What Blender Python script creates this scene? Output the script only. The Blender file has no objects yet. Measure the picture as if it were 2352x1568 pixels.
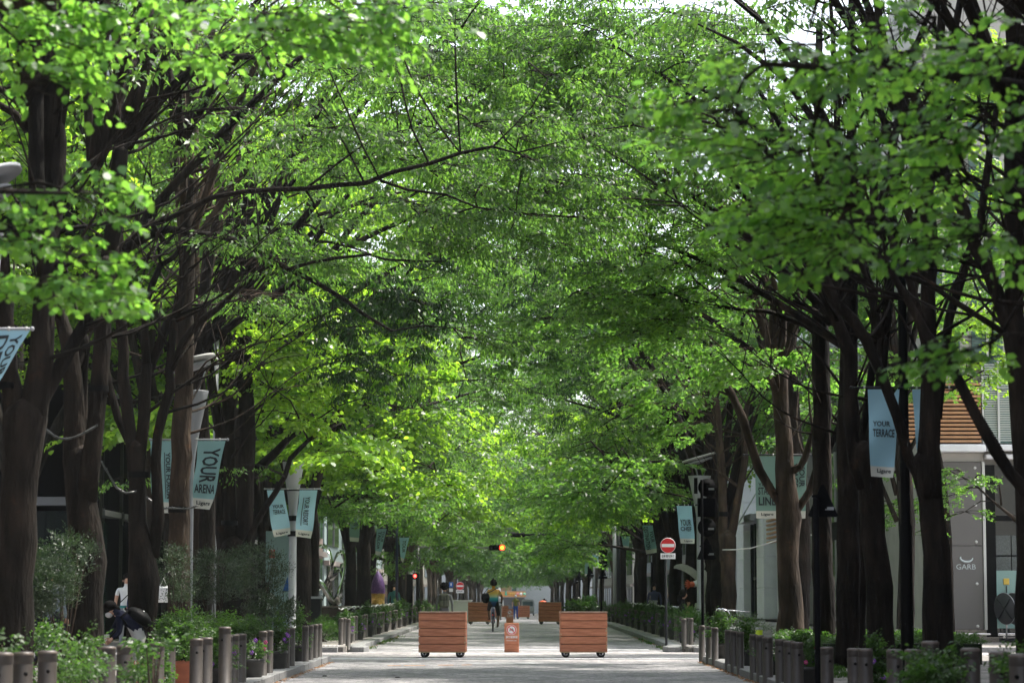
import bpy, bmesh, math, random
import numpy as np
from mathutils import Vector, Matrix, noise
PI = math.pi
R = math.radians
sc = bpy.context.scene
col = sc.collection

# ------------------------------------------------------------------ camera
F = 5800.0; CX, CY = 1176.0, 784.0; HZ = 1359.0; VX = 1185.0; H = 1.4
TH = math.atan((HZ - CY) / F); YAW = math.atan((VX - CX) / F)
cam_d = bpy.data.cameras.new('camera'); cam = bpy.data.objects.new('camera', cam_d); col.objects.link(cam)
sc.camera = cam
cam.location = (0, 0, H)
cam.rotation_euler = (PI / 2 + TH, 0, YAW)
cam_d.sensor_width = 36; cam_d.lens = F / 2352 * 36
cam_d.clip_start = 0.5; cam_d.clip_end = 3000
cam_d.dof.use_dof = True; cam_d.dof.focus_distance = 54; cam_d.dof.aperture_fstop = 3.5

# ------------------------------------------------------------------ light
SUN = Vector((0.42, 0.20, 0.88)).normalized()
w = bpy.data.worlds.new('World'); sc.world = w; w.use_nodes = True
nt = w.node_tree; nt.nodes.clear()
sky = nt.nodes.new('ShaderNodeTexSky'); sky.sky_type = 'NISHITA'; sky.sun_disc = False
sky.sun_elevation = math.asin(SUN.z); sky.sun_rotation = math.atan2(SUN.x, SUN.y)
sky.air_density = 1.0; sky.dust_density = 2.5; sky.ozone_density = 1.0
bg = nt.nodes.new('ShaderNodeBackground'); bg.inputs[1].default_value = 0.15
wo = nt.nodes.new('ShaderNodeOutputWorld')
hsv = nt.nodes.new('ShaderNodeHueSaturation'); hsv.inputs['Saturation'].default_value = 0.45; hsv.inputs['Value'].default_value = 1.08   # thin white cloud veil
nt.links.new(sky.outputs[0], hsv.inputs['Color']); nt.links.new(hsv.outputs[0], bg.inputs[0]); nt.links.new(bg.outputs[0], wo.inputs[0])
sl = bpy.data.lights.new('sun', 'SUN'); sl.energy = 2.9; sl.angle = R(2.0); sl.color = (1.0, 0.95, 0.86)
so = bpy.data.objects.new('sun', sl); col.objects.link(so); so.location = (20, 10, 60)
so.rotation_euler = SUN.to_track_quat('Z', 'Y').to_euler()
sc.view_settings.view_transform = 'Standard'; sc.view_settings.look = 'None'
sc.view_settings.gamma = 1; sc.view_settings.exposure = 1.65; sc.view_settings.use_curve_mapping = False
sc.render.engine = 'CYCLES'
sc.cycles.max_bounces = 8; sc.cycles.diffuse_bounces = 4; sc.cycles.transmission_bounces = 6
sc.cycles.glossy_bounces = 2; sc.cycles.transparent_max_bounces = 6
sc.cycles.sample_clamp_indirect = 6

# ------------------------------------------------------------------ projection helpers (photo measured at 2352 px width)
_c, _s = math.cos(TH), math.sin(TH)
FW = Vector((-math.sin(YAW) * _c, math.cos(YAW) * _c, _s))
RT = Vector((math.cos(YAW), math.sin(YAW), 0)); UP = RT.cross(FW)
def P(x, y, Y):
    r = FW * F + RT * (x - CX) + UP * (CY - y)
    t = Y / r.y
    return Vector((r.x * t, Y, H + r.z * t))
def S(s): return 5800.0 / s
def PX(Y): return Y / 5800.0          # metres per photo pixel at distance Y
def zg(Y): return 0.0 if Y < 110 else -(min(Y, 430) - 110) * 0.0072

# ------------------------------------------------------------------ tagging
def tag(o, label=None, cat=None, group=None, kind=None):
    if label: o['label'] = label
    if cat: o['category'] = cat
    if group: o['group'] = group
    if kind: o['kind'] = kind
    return o
def empty(name, loc, rz=0, label=None, cat=None, group=None):
    o = bpy.data.objects.new(name, None); col.objects.link(o)
    o.location = loc; o.rotation_euler = (0, 0, rz); o.empty_display_size = 0.2
    return tag(o, label, cat, group)
def copy_tree(o, parent=None):
    c = o.copy(); col.objects.link(c)
    if parent is not None: c.parent = parent
    for ch in o.children: copy_tree(ch, c)
    return c
ORD = ['first','second','third','fourth','fifth','sixth','seventh','eighth','ninth','tenth','eleventh','twelfth',
       'thirteenth','fourteenth','fifteenth','sixteenth','seventeenth','eighteenth','nineteenth','twentieth']

# ------------------------------------------------------------------ materials
MATS = {}
def N(nt, t, **kw):
    n = nt.nodes.new(t)
    for k, v in kw.items(): setattr(n, k, v)
    return n
def mat(name, color, rough=0.6, metal=0.0, var=0.0, scale=8.0, bump=0.0, bscale=40.0, spec=0.5, emit=None, stretch=None, col2=None, detail=4.0, coat=0.0, trans=0.0):
    if name in MATS: return MATS[name]
    m = bpy.data.materials.new(name); m.use_nodes = True; MATS[name] = m
    nt = m.node_tree; b = nt.nodes['Principled BSDF']; L = nt.links
    b.inputs['Base Color'].default_value = (*color, 1); b.inputs['Roughness'].default_value = rough
    b.inputs['Metallic'].default_value = metal; b.inputs['Specular IOR Level'].default_value = spec
    if coat: b.inputs['Coat Weight'].default_value = coat
    if trans: b.inputs['Transmission Weight'].default_value = trans
    if emit: b.inputs['Emission Color'].default_value = (*emit[0], 1); b.inputs['Emission Strength'].default_value = emit[1]
    if var or bump or col2:
        tc = N(nt, 'ShaderNodeTexCoord'); mp = N(nt, 'ShaderNodeMapping')
        L.new(tc.outputs['Object'], mp.inputs[0])
        if stretch: mp.inputs['Scale'].default_value = stretch
        if var or col2:
            nz = N(nt, 'ShaderNodeTexNoise'); nz.inputs['Scale'].default_value = scale; nz.inputs['Detail'].default_value = detail
            L.new(mp.outputs[0], nz.inputs[0])
            rp = N(nt, 'ShaderNodeValToRGB'); L.new(nz.outputs[0], rp.inputs[0])
            e = rp.color_ramp.elements; e[0].position = 0.3; e[1].position = 0.7
            c2 = col2 if col2 else tuple(min(1, c * (1 + var)) for c in color)
            e[0].color = (*[c * (1 - var) for c in color], 1); e[1].color = (*c2, 1)
            L.new(rp.outputs[0], b.inputs['Base Color'])
        if bump:
            n2 = N(nt, 'ShaderNodeTexNoise'); n2.inputs['Scale'].default_value = bscale; n2.inputs['Detail'].default_value = 5
            L.new(mp.outputs[0], n2.inputs[0])
            bp = N(nt, 'ShaderNodeBump'); bp.inputs['Strength'].default_value = bump; bp.inputs['Distance'].default_value = 0.02
            L.new(n2.outputs[0], bp.inputs['Height']); L.new(bp.outputs[0], b.inputs['Normal'])
    return m
def leafmat(name, front, back, rough=0.38, spec=0.5, tw=0.5, var=0.35):
    m = bpy.data.materials.new(name); m.use_nodes = True; nt = m.node_tree; L = nt.links; MATS[name] = m
    b = nt.nodes['Principled BSDF']; out = nt.nodes['Material Output']
    g = N(nt, 'ShaderNodeNewGeometry')
    def rampd(c):
        r = N(nt, 'ShaderNodeValToRGB'); L.new(g.outputs['Random Per Island'], r.inputs[0])
        e = r.color_ramp.elements
        e[0].color = (c[0] * (1 - var), c[1] * (1 - var * .8), c[2] * (1 - var * .5), 1); e[1].color = (c[0] * (1 + var * 1.3), c[1] * (1 + var * .8), c[2], 1)
        return r
    L.new(rampd(front).outputs[0], b.inputs['Base Color']); b.inputs['Roughness'].default_value = rough; b.inputs['Specular IOR Level'].default_value = spec
    t = N(nt, 'ShaderNodeBsdfTranslucent'); L.new(rampd(back).outputs[0], t.inputs[0])
    mx = N(nt, 'ShaderNodeMixShader'); mx.inputs[0].default_value = tw
    L.new(b.outputs[0], mx.inputs[1]); L.new(t.outputs[0], mx.inputs[2]); L.new(mx.outputs[0], out.inputs[0])
    return m
LF = {
 'zel': leafmat('zelkova_leaf', (0.045, 0.100, 0.028), (0.18, 0.40, 0.058), rough=.42, tw=.55),
 'lime': leafmat('broad_leaf', (0.070, 0.150, 0.024), (0.36, 0.66, 0.05), rough=.36, tw=.55),
 'maple': leafmat('maple_leaf', (0.048, 0.110, 0.030), (0.19, 0.43, 0.058), rough=.38, tw=.55),
 'blur': leafmat('near_branch_leaf', (0.060, 0.150, 0.042), (0.24, 0.54, 0.07), rough=.36, tw=.6),
 'fard': leafmat('distant_dark_leaf', (0.038, 0.095, 0.028), (0.13, 0.31, 0.05), rough=.5, tw=.45),
 'dark': leafmat('evergreen_leaf', (0.020, 0.050, 0.016), (0.05, 0.15, 0.022), tw=.35, rough=.30),
 'olive': leafmat('olive_leaf', (0.034, 0.058, 0.034), (0.045, 0.10, 0.03), tw=.25, rough=.45),
 'lush': leafmat('shrub_leaf', (0.032, 0.072, 0.020), (0.085, 0.21, 0.030), tw=.45, rough=.45),
 'far': leafmat('distant_leaf', (0.048, 0.110, 0.030), (0.16, 0.36, 0.055), rough=.5, tw=.5),
}
def barkmat(name, c1, c2):
    m = mat(name, c1, rough=.9, col2=c2, scale=6, bump=1.0, bscale=16, stretch=(1, 1, .25), spec=.2, var=.3)
    nt = m.node_tree; L = nt.links; b = nt.nodes['Principled BSDF']
    for n in nt.nodes:
        if n.type == 'BUMP': n.inputs['Distance'].default_value = .05
        if n.type == 'VALTORGB': base = n
    tc = N(nt, 'ShaderNodeTexCoord'); n1 = N(nt, 'ShaderNodeTexNoise'); n1.inputs['Scale'].default_value = 2.3; n1.inputs['Detail'].default_value = 7; n1.inputs['Roughness'].default_value = .7; L.new(tc.outputs['Object'], n1.inputs[0])
    r = N(nt, 'ShaderNodeValToRGB'); L.new(n1.outputs[0], r.inputs[0]); r.color_ramp.elements[0].position = .60; r.color_ramp.elements[0].color = (0, 0, 0, 1); r.color_ramp.elements[1].position = .70; r.color_ramp.elements[1].color = (.6, .6, .6, 1)
    mx = N(nt, 'ShaderNodeMixRGB'); L.new(r.outputs[0], mx.inputs[0]); L.new(base.outputs[0], mx.inputs[1]); mx.inputs[2].default_value = (c2[0] * 2.2, c2[1] * 1.5, c2[2] * 1.1, 1)
    n2 = N(nt, 'ShaderNodeTexNoise'); n2.inputs['Scale'].default_value = 1.1; n2.inputs['Detail'].default_value = 3; L.new(tc.outputs['Object'], n2.inputs[0])
    r2 = N(nt, 'ShaderNodeValToRGB'); L.new(n2.outputs[0], r2.inputs[0]); r2.color_ramp.elements[0].position = .35; r2.color_ramp.elements[0].color = (.55, .58, .55, 1); r2.color_ramp.elements[1].position = .65; r2.color_ramp.elements[1].color = (1.5, 1.45, 1.35, 1)
    mu = N(nt, 'ShaderNodeMixRGB', blend_type='MULTIPLY'); mu.inputs[0].default_value = 1; L.new(mx.outputs[0], mu.inputs[1]); L.new(r2.outputs[0], mu.inputs[2]); L.new(mu.outputs[0], b.inputs['Base Color'])
    return m
BARK = barkmat('bark', (0.008, 0.0065, 0.0055), (0.026, 0.020, 0.016))
BARK2 = barkmat('bark_brown', (0.030, 0.022, 0.017), (0.070, 0.051, 0.039))
BOLL = mat('bollard_bronze', (0.052, 0.043, 0.037), rough=.5, metal=.1, var=.15, scale=12)
BLACK = mat('black_paint', (0.006, 0.006, 0.006), rough=.6, spec=.12)
DARK = mat('dark_metal', (0.014, 0.015, 0.017), rough=.5, metal=.2, spec=.3)
GREYP = mat('grey_lamp_paint', (0.36, 0.37, 0.39), rough=.5, bump=.25, bscale=60)
STEEL = mat('steel', (0.55, 0.56, 0.58), rough=.22, metal=1)
WHITE = mat('white_paint', (0.75, 0.75, 0.74), rough=.5)
RUBBER = mat('rubber', (0.018, 0.018, 0.018), rough=.8)
CONC = mat('pale_concrete', (0.42, 0.42, 0.38), rough=.85, var=.12, scale=5)
SKIN = mat('skin', (0.50, 0.29, 0.20), rough=.55)
TAN = mat('tanned_skin', (0.20, 0.105, 0.065), rough=.55)
HAIR = mat('black_hair', (0.006, 0.005, 0.0045), rough=.8, spec=.15)
INK = mat('dark_ink', (0.02, 0.03, 0.035), rough=.7)
BARK3 = barkmat('bark_grey', (0.050, 0.040, 0.032), (0.11, 0.088, 0.07))
def woodmat():
    m = mat('planter_wood', (0.47, 0.165, 0.085), rough=.6, col2=(0.60, 0.235, 0.130), scale=3.2, stretch=(1.2, 1.2, 7), var=.12, bump=.06, bscale=30)
    return m
WOOD = woodmat()

# ------------------------------------------------------------------ mesh builder
class MB:
    def __init__(s): s.v = []; s.f = []; s.m = []; s.sm = []
    def add(s, vs, fs, mi=0, smooth=False):
        o = len(s.v); s.v.extend([tuple(v) for v in vs])
        for f in fs: s.f.append(tuple(i + o for i in f)); s.m.append(mi); s.sm.append(smooth)
    def box(s, c, d, mi=0, rz=0, rot=None):
        hx, hy, hz = d[0] / 2, d[1] / 2, d[2] / 2
        vs = [Vector((x, y, z)) for x in (-hx, hx) for y in (-hy, hy) for z in (-hz, hz)]
        M = rot if rot is not None else Matrix.Rotation(rz, 3, 'Z')
        vs = [M @ v + Vector(c) for v in vs]
        s.add(vs, [(0, 1, 3, 2), (4, 6, 7, 5), (0, 4, 5, 1), (2, 3, 7, 6), (0, 2, 6, 4), (1, 5, 7, 3)], mi)
    def tube(s, pts, rad, n=10, mi=0, caps=True, smooth=True, jit=0):
        pts = [Vector(p) for p in pts]
        if isinstance(rad, (int, float)): rad = [rad] * len(pts)
        rings = []; u = None
        for i, p in enumerate(pts):
            t = (pts[min(i + 1, len(pts) - 1)] - pts[max(i - 1, 0)])
            if t.length < 1e-9: t = Vector((0, 0, 1))
            t.normalize()
            if u is None:
                a = Vector((1, 0, 0)) if abs(t.x) < .9 else Vector((0, 1, 0)); u = t.cross(a).normalized()
            else:
                u = (u - t * u.dot(t))
                u = u.normalized() if u.length > 1e-6 else t.orthogonal().normalized()
            v = t.cross(u)
            ring = []
            for k in range(n):
                a = 2 * PI * k / n; rr = rad[i] * (1 + (random.uniform(-jit, jit) if jit else 0))
                ring.append(p + (u * math.cos(a) + v * math.sin(a)) * rr)
            rings.append(ring)
        vs = [q for r in rings for q in r]; fs = []
        for i in range(len(rings) - 1):
            for k in range(n):
                k2 = (k + 1) % n; fs.append((i * n + k, i * n + k2, (i + 1) * n + k2, (i + 1) * n + k))
        if caps: fs.append(tuple(range(n - 1, -1, -1))); fs.append(tuple((len(rings) - 1) * n + k for k in range(n)))
        s.add(vs, fs, mi, smooth)
    def lathe(s, prof, n=16, mi=0, c=(0, 0, 0), smooth=True):
        vs = []; fs = []
        for (r, z) in prof:
            for k in range(n):
                a = 2 * PI * k / n; vs.append((c[0] + r * math.cos(a), c[1] + r * math.sin(a), c[2] + z))
        for i in range(len(prof) - 1):
            for k in range(n):
                k2 = (k + 1) % n; fs.append((i * n + k, i * n + k2, (i + 1) * n + k2, (i + 1) * n + k))
        s.add(vs, fs, mi, smooth)
    def ell(s, c, r, n=10, mi=0, rot=None):
        vs = []; fs = []
        for i in range(n + 1):
            th = PI * i / n
            for k in range(n * 2):
                a = PI * k / n
                v = Vector((r[0] * math.sin(th) * math.cos(a), r[1] * math.sin(th) * math.sin(a), r[2] * math.cos(th)))
                if rot is not None: v = rot @ v
                vs.append(v + Vector(c))
        q = n * 2
        for i in range(n):
            for k in range(q): fs.append((i * q + k, (i + 1) * q + k, (i + 1) * q + (k + 1) % q, i * q + (k + 1) % q))
        s.add(vs, fs, mi, True)
    def prism(s, poly, y0, y1, mi=0):      # polygon in x,z extruded along y
        n = len(poly); vs = [(x, y0, z) for x, z in poly] + [(x, y1, z) for x, z in poly]
        fs = [tuple(range(n)), tuple(range(2 * n - 1, n - 1, -1))] + [(i, i + n, (i + 1) % n + n, (i + 1) % n) for i in range(n)]
        s.add(vs, fs, mi)
    def build(s, name, m, parent=None, kind=None, label=None, bevel=0):
        me = bpy.data.meshes.new(name); me.from_pydata(s.v, [], s.f)
        ms = m if isinstance(m, (list, tuple)) else [m]
        for q in ms: me.materials.append(q)
        me.polygons.foreach_set('material_index', s.m); me.polygons.foreach_set('use_smooth', s.sm)
        me.update()
        bm = bmesh.new(); bm.from_mesh(me); bmesh.ops.recalc_face_normals(bm, faces=bm.faces); bm.to_mesh(me); bm.free()
        o = bpy.data.objects.new(name, me); col.objects.link(o)
        if parent is not None: o.parent = parent
        if kind: o['kind'] = kind
        if label: o['label'] = label
        return o
def bobj(name, c, d, m, parent=None, rz=0, bev=0.0, **kw):
    if bev <= 0:
        b = MB(); b.box(c, d, 0, rz); return b.build(name, m, parent, **kw)
    bm = bmesh.new(); bmesh.ops.create_cube(bm, size=1)
    bmesh.ops.scale(bm, vec=d, verts=bm.verts)
    bmesh.ops.bevel(bm, geom=list(bm.edges), offset=bev, segments=1, affect='EDGES')
    bmesh.ops.rotate(bm, cent=(0, 0, 0), matrix=Matrix.Rotation(rz, 3, 'Z'), verts=bm.verts)
    bmesh.ops.translate(bm, vec=c, verts=bm.verts)
    me = bpy.data.meshes.new(name); bm.to_mesh(me); bm.free(); me.materials.append(m)
    o = bpy.data.objects.new(name, me); col.objects.link(o)
    if parent is not None: o.parent = parent
    if kw.get('kind'): o['kind'] = kw['kind']
    if kw.get('label'): o['label'] = kw['label']
    return o
def text_mesh(txt, bold=0.0):
    """2-D glyph outline mesh, normalised: returns verts (x 0..1, y 0..1), faces, aspect"""
    cu = bpy.data.curves.new('t', 'FONT'); cu.body = txt; cu.size = 1; cu.resolution_u = 2; cu.offset = bold
    o = bpy.data.objects.new('t', cu); col.objects.link(o)
    dg = bpy.context.evaluated_depsgraph_get(); me = bpy.data.meshes.new_from_object(o.evaluated_get(dg))
    bpy.data.objects.remove(o); bpy.data.curves.remove(cu)
    vs = [v.co.copy() for v in me.vertices]; fs = [tuple(p.vertices) for p in me.polygons]
    bpy.data.meshes.remove(me)
    if not vs: return [], [], 1
    x0 = min(v.x for v in vs); x1 = max(v.x for v in vs); y0 = min(v.y for v in vs); y1 = max(v.y for v in vs)
    return [((v.x - x0) / (x1 - x0), (v.y - y0) / (y1 - y0)) for v in vs], fs, (x1 - x0) / (y1 - y0)
def raw(name, vs, fs, m, parent=None, **kw):
    b = MB(); b.add(vs, fs); return b.build(name, m, parent, **kw)

# ------------------------------------------------------------------ foliage (numpy)
rng = np.random.default_rng(7)
LEAFP = {   # outline in (along, across) units of leaf length, starts at the stalk
 'zel': np.array([[0, 0, 0], [.42, .21, .05], [1, 0, -.10], [.42, -.21, .05]]),
 'lime': np.array([[0, 0, 0], [.25, .38, .06], [.70, .36, .03], [1, 0, -.12], [.70, -.36, .03], [.25, -.38, .06]]),
 'maple': np.array([[0, 0, 0], [.1, .42, .03], [.38, .22, .03], [.62, .46, -.02], [.66, .14, .03], [1, 0, -.08], [.66, -.14, .03], [.62, -.46, -.02], [.38, -.22, .03], [.1, -.42, .03]]),
 'olive': np.array([[0, 0, 0], [.45, .12, .03], [1, 0, -.03], [.45, -.12, .03]]),
}
LEAFP['dark'] = LEAFP['zel']; LEAFP['blur'] = LEAFP['lime']; LEAFP['far'] = np.array([[0, 0, 0], [.45, .30, .05], [1, 0, -.10], [.45, -.30, .05]]); LEAFP['lush'] = LEAFP['far']; LEAFP['fard'] = LEAFP['far']
def spray_template(n, length, leaf, droop, kind):
    """n leaves set alternately along a flat frond of twigs growing along +x: positions, directions, normals"""
    lines = [(np.zeros(3), np.array([1., 0, 0]), length, 1.0)]
    ns = 5
    for i in range(ns):
        t = .12 + .68 * (i + rng.uniform(-.2, .2)) / ns; sd = 1 if i % 2 else -1; an = sd * rng.uniform(.6, 1.05)
        lines.append((np.array([t * length, 0, 0]), np.array([math.cos(an), math.sin(an), rng.uniform(-.15, .1)]), length * rng.uniform(.35, .6) * (1 - .45 * t), .7))
    tot = sum(l[2] for l in lines); pos = []; dr = []; nm = []
    hang = {'zel': (-1.2, -.2), 'dark': (-1.45, -.6), 'far': (-1.1, .1), 'olive': (-.2, .9)}.get(kind, (-.95, .1))
    for (o, d, L_, _) in lines:
        m = max(2, int(round(n * L_ / tot)))
        for k in range(m):
            f = (k + rng.uniform(.1, .9)) / m; sd = 1 if k % 2 else -1
            p = o + d * f * L_; p = p + np.array([0, 0, -droop * p[0] ** 2]) + rng.normal(0, .012 * length + .01, 3)
            ang = math.atan2(d[1], d[0]) + sd * rng.uniform(.35, 1.0); el = rng.uniform(*hang)
            q = np.array([math.cos(ang) * math.cos(el), math.sin(ang) * math.cos(el), math.sin(el)])
            u = np.array([0, 0, 1.0]) + rng.normal(0, .4, 3); u -= q * u.dot(q); u /= np.linalg.norm(u)
            pos.append(p); dr.append(q); nm.append(u)
    while len(pos) < n: k = rng.integers(0, len(pos)); pos.append(pos[k] + rng.normal(0, .03, 3)); dr.append(dr[k]); nm.append(nm[k])
    return np.array(pos[:n]), np.array(dr[:n]), np.array(nm[:n])
def mesh_from_np(name, V, nper, material):
    nf = len(V) // nper
    me = bpy.data.meshes.new(name)
    me.vertices.add(len(V)); me.vertices.foreach_set('co', V.astype(np.float32).ravel())
    me.loops.add(len(V)); me.loops.foreach_set('vertex_index', np.arange(len(V), dtype=np.int32))
    me.polygons.add(nf); me.polygons.foreach_set('loop_start', np.arange(0, len(V), nper, dtype=np.int32))
    me.materials.append(material); me.update(calc_edges=True)
    return me
def leaves(pos, dr, nm, size, kind):
    side = np.cross(nm, dr)
    T = LEAFP[kind]; n = len(T)
    V = (pos[:, None, :] + size[:, None, None] * (T[None, :, 0:1] * dr[:, None, :] + T[None, :, 1:2] * side[:, None, :] + T[None, :, 2:3] * nm[:, None, :]))
    return V.reshape(-1, 3), n
def crown_verts(centers, heading, tilt, kind, nleaf, length, leaf, droop=.25, K=6):
    """centers (m,3); heading angle (m,), tilt (m,)"""
    out = []; m = len(centers); which = rng.integers(0, K, m)
    for k in range(K):
        idx = np.where(which == k)[0]
        if len(idx) == 0: continue
        p, d, u = spray_template(nleaf, length, leaf, droop, kind)
        h = heading[idx]; t = tilt[idx]; roll = rng.normal(0, .35, len(idx))
        ch, sh, ct, st, cr, sr = np.cos(h), np.sin(h), np.cos(t), np.sin(t), np.cos(roll), np.sin(roll)
        # M = Rz(h) * Ry(-t) * Rx(roll)
        M = np.zeros((len(idx), 3, 3))
        M[:, 0, 0] = ch * ct; M[:, 1, 0] = sh * ct; M[:, 2, 0] = st
        ax = np.stack([-sh, ch, np.zeros_like(h)], 1); az = np.stack([-ch * st, -sh * st, ct], 1)
        M[:, :, 1] = ax * cr[:, None] + az * sr[:, None]; M[:, :, 2] = -ax * sr[:, None] + az * cr[:, None]
        scl = rng.uniform(.75, 1.25, len(idx))
        PP = np.einsum('mij,nj->mni', M, p) * scl[:, None, None] + centers[idx][:, None, :]
        DD = np.einsum('mij,nj->mni', M, d); UU = np.einsum('mij,nj->mni', M, u)
        sz = leaf * rng.uniform(.65, 1.25, (len(idx), nleaf))
        v, n = leaves(PP.reshape(-1, 3), DD.reshape(-1, 3), UU.reshape(-1, 3), sz.ravel(), kind)
        out.append(v)
    return np.concatenate(out), len(LEAFP[kind])
def twig_mesh(A, B, ra, rb, sag=.06):
    """thin three-sided twigs from A to B (m,3), one bend; returns verts, faces"""
    m = len(A); mid = (A + B) / 2 + rng.normal(0, 1, (m, 3)) * (np.linalg.norm(B - A, axis=1) * sag)[:, None]
    rings = []
    for p, r in ((A, ra), (mid, (np.asarray(ra) + rb) / 2), (B, rb)):
        t = B - A; t /= np.maximum(np.linalg.norm(t, axis=1), 1e-6)[:, None]
        a = np.where(np.abs(t[:, 2:3]) > .9, np.array([[1., 0, 0]]), np.array([[0, 0, 1.]]))
        u = np.cross(t, a); u /= np.linalg.norm(u, axis=1)[:, None]; v = np.cross(t, u)
        for k in range(3):
            an = 2 * PI * k / 3
            rings.append(p + (u * math.cos(an) + v * math.sin(an)) * np.broadcast_to(np.asarray(r), (m,))[:, None])
    V = np.stack(rings, 1).reshape(-1, 3)      # m*9
    base = (np.arange(m) * 9)[:, None]
    f = []
    for i in (0, 3):
        for k in range(3):
            k2 = (k + 1) % 3; f.append([i + k, i + k2, i + 3 + k2, i + 3 + k])
    Fc = (base[:, :, None] + np.array(f)[None]).reshape(-1, 4)
    return V, Fc
def quads_obj(name, V, Fc, material, parent=None):
    me = bpy.data.meshes.new(name)
    me.vertices.add(len(V)); me.vertices.foreach_set('co', V.astype(np.float32).ravel())
    me.loops.add(Fc.size); me.loops.foreach_set('vertex_index', Fc.astype(np.int32).ravel())
    me.polygons.add(len(Fc)); me.polygons.foreach_set('loop_start', np.arange(0, Fc.size, 4, dtype=np.int32))
    me.materials.append(material); me.update(calc_edges=True)
    o = bpy.data.objects.new(name, me); col.objects.link(o)
    if parent is not None: o.parent = parent
    if name == 'twigs': o['kind'] = 'stuff'
    return o
def addmesh(name, me, parent=None):
    return _addmesh(name, me, parent)
def _addmesh(name, me, parent=None):
    o = bpy.data.objects.new(name, me); col.objects.link(o)
    if parent is not None: o.parent = parent
    return o

def twk(o): o['kind'] = 'stuff'; return o
# ================================================================== GROUND
def strip(name, x0, x1, y0, y1, z, m, kind='structure', step=10, label=None):
    ys = [y0]
    while ys[-1] < y1: ys.append(min(ys[-1] + step, y1))
    b = MB(); vs = []; fs = []
    for y in ys: vs += [(x0, y, z + zg(y)), (x1, y, z + zg(y))]
    for i in range(len(ys) - 1): fs.append((2 * i, 2 * i + 1, 2 * i + 3, 2 * i + 2))
    b.add(vs, fs); return b.build(name, m, kind=kind, label=label)
def setts(name, c1, c2, cm, sx, sy, bump=.6, big=(.35, .35)):
    m = bpy.data.materials.new(name); m.use_nodes = True; nt = m.node_tree; L = nt.links; b = nt.nodes['Principled BSDF']
    tc = N(nt, 'ShaderNodeTexCoord'); mp = N(nt, 'ShaderNodeMapping'); L.new(tc.outputs['Object'], mp.inputs[0])
    nzw = N(nt, 'ShaderNodeTexNoise'); nzw.inputs['Scale'].default_value = .9; nzw.inputs['Detail'].default_value = 4; L.new(mp.outputs[0], nzw.inputs[0])
    ad = N(nt, 'ShaderNodeVectorMath', operation='SCALE'); ad.inputs['Scale'].default_value = .55; L.new(nzw.outputs['Color'], ad.inputs[0])
    av = N(nt, 'ShaderNodeVectorMath', operation='ADD'); L.new(mp.outputs[0], av.inputs[0]); L.new(ad.outputs[0], av.inputs[1])
    br = N(nt, 'ShaderNodeTexBrick'); L.new(av.outputs[0], br.inputs[0])
    br.inputs['Color1'].default_value = (*c1, 1); br.inputs['Color2'].default_value = (*c2, 1); br.inputs['Mortar'].default_value = (*cm, 1)
    br.inputs['Scale'].default_value = 1; br.inputs['Brick Width'].default_value = sx; br.inputs['Row Height'].default_value = sy
    br.inputs['Mortar Size'].default_value = .012; br.inputs['Mortar Smooth'].default_value = .3
    nz = N(nt, 'ShaderNodeTexNoise'); nz.inputs['Scale'].default_value = .8; nz.inputs['Detail'].default_value = 6; L.new(mp.outputs[0], nz.inputs[0])
    rp = N(nt, 'ShaderNodeValToRGB'); L.new(nz.outputs[0], rp.inputs[0]); rp.color_ramp.elements[0].color = (.55, .55, .55, 1); rp.color_ramp.elements[1].color = (1.25, 1.22, 1.2, 1)
    rp.color_ramp.elements[0].position = .3; rp.color_ramp.elements[1].position = .7
    # worn streaks and per-stone variation
    n3 = N(nt, 'ShaderNodeTexNoise'); n3.inputs['Scale'].default_value = 5; n3.inputs['Detail'].default_value = 3; L.new(mp.outputs[0], n3.inputs[0])
    r3 = N(nt, 'ShaderNodeValToRGB'); L.new(n3.outputs[0], r3.inputs[0]); r3.color_ramp.elements[0].color = (.45, .45, .47, 1); r3.color_ramp.elements[1].color = (1.35, 1.33, 1.3, 1)
    r3.color_ramp.elements[0].position = .36; r3.color_ramp.elements[1].position = .64
    mu = N(nt, 'ShaderNodeMixRGB', blend_type='MULTIPLY'); mu.inputs[0].default_value = 1; L.new(br.outputs[0], mu.inputs[1]); L.new(rp.outputs[0], mu.inputs[2])
    m2 = N(nt, 'ShaderNodeMixRGB', blend_type='MULTIPLY'); m2.inputs[0].default_value = .8; L.new(mu.outputs[0], m2.inputs[1]); L.new(r3.outputs[0], m2.inputs[2])
    L.new(m2.outputs[0], b.inputs['Base Color']); b.inputs['Roughness'].default_value = .7
    bp = N(nt, 'ShaderNodeBump'); bp.inputs['Strength'].default_value = bump; bp.inputs['Distance'].default_value = .02
    iv = N(nt, 'ShaderNodeMath', operation='SUBTRACT'); iv.inputs[0].default_value = 1; L.new(br.outputs['Fac'], iv.inputs[1])
    a2 = N(nt, 'ShaderNodeMath', operation='ADD'); L.new(iv.outputs[0], a2.inputs[0]); L.new(n3.outputs[0], a2.inputs[1])
    L.new(a2.outputs[0], bp.inputs['Height']); L.new(bp.outputs[0], b.inputs['Normal'])
    return m
ROADM = setts('grey_setts', (.20, .197, .21), (.36, .355, .375), (.13, .128, .132), .23, .11)
CROSSM = setts('pale_setts', (.36, .34, .35), (.46, .44, .45), (.2, .19, .19), .12, .12, .4)
PAVEM = setts('pavement_slabs', (.23, .215, .205), (.31, .29, .275), (.1, .095, .09), .4, .3, .3)
EARTH = mat('far_ground', (.2, .19, .18), rough=.9, var=.2, scale=.3)
KERBM = mat('kerb_granite', (.20, .20, .20), rough=.75, var=.25, scale=30, bump=.3, bscale=90)
SLABM = mat('pale_slab', (.52, .52, .53), rough=.7, var=.1, scale=12, bump=.2, bscale=60)
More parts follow.
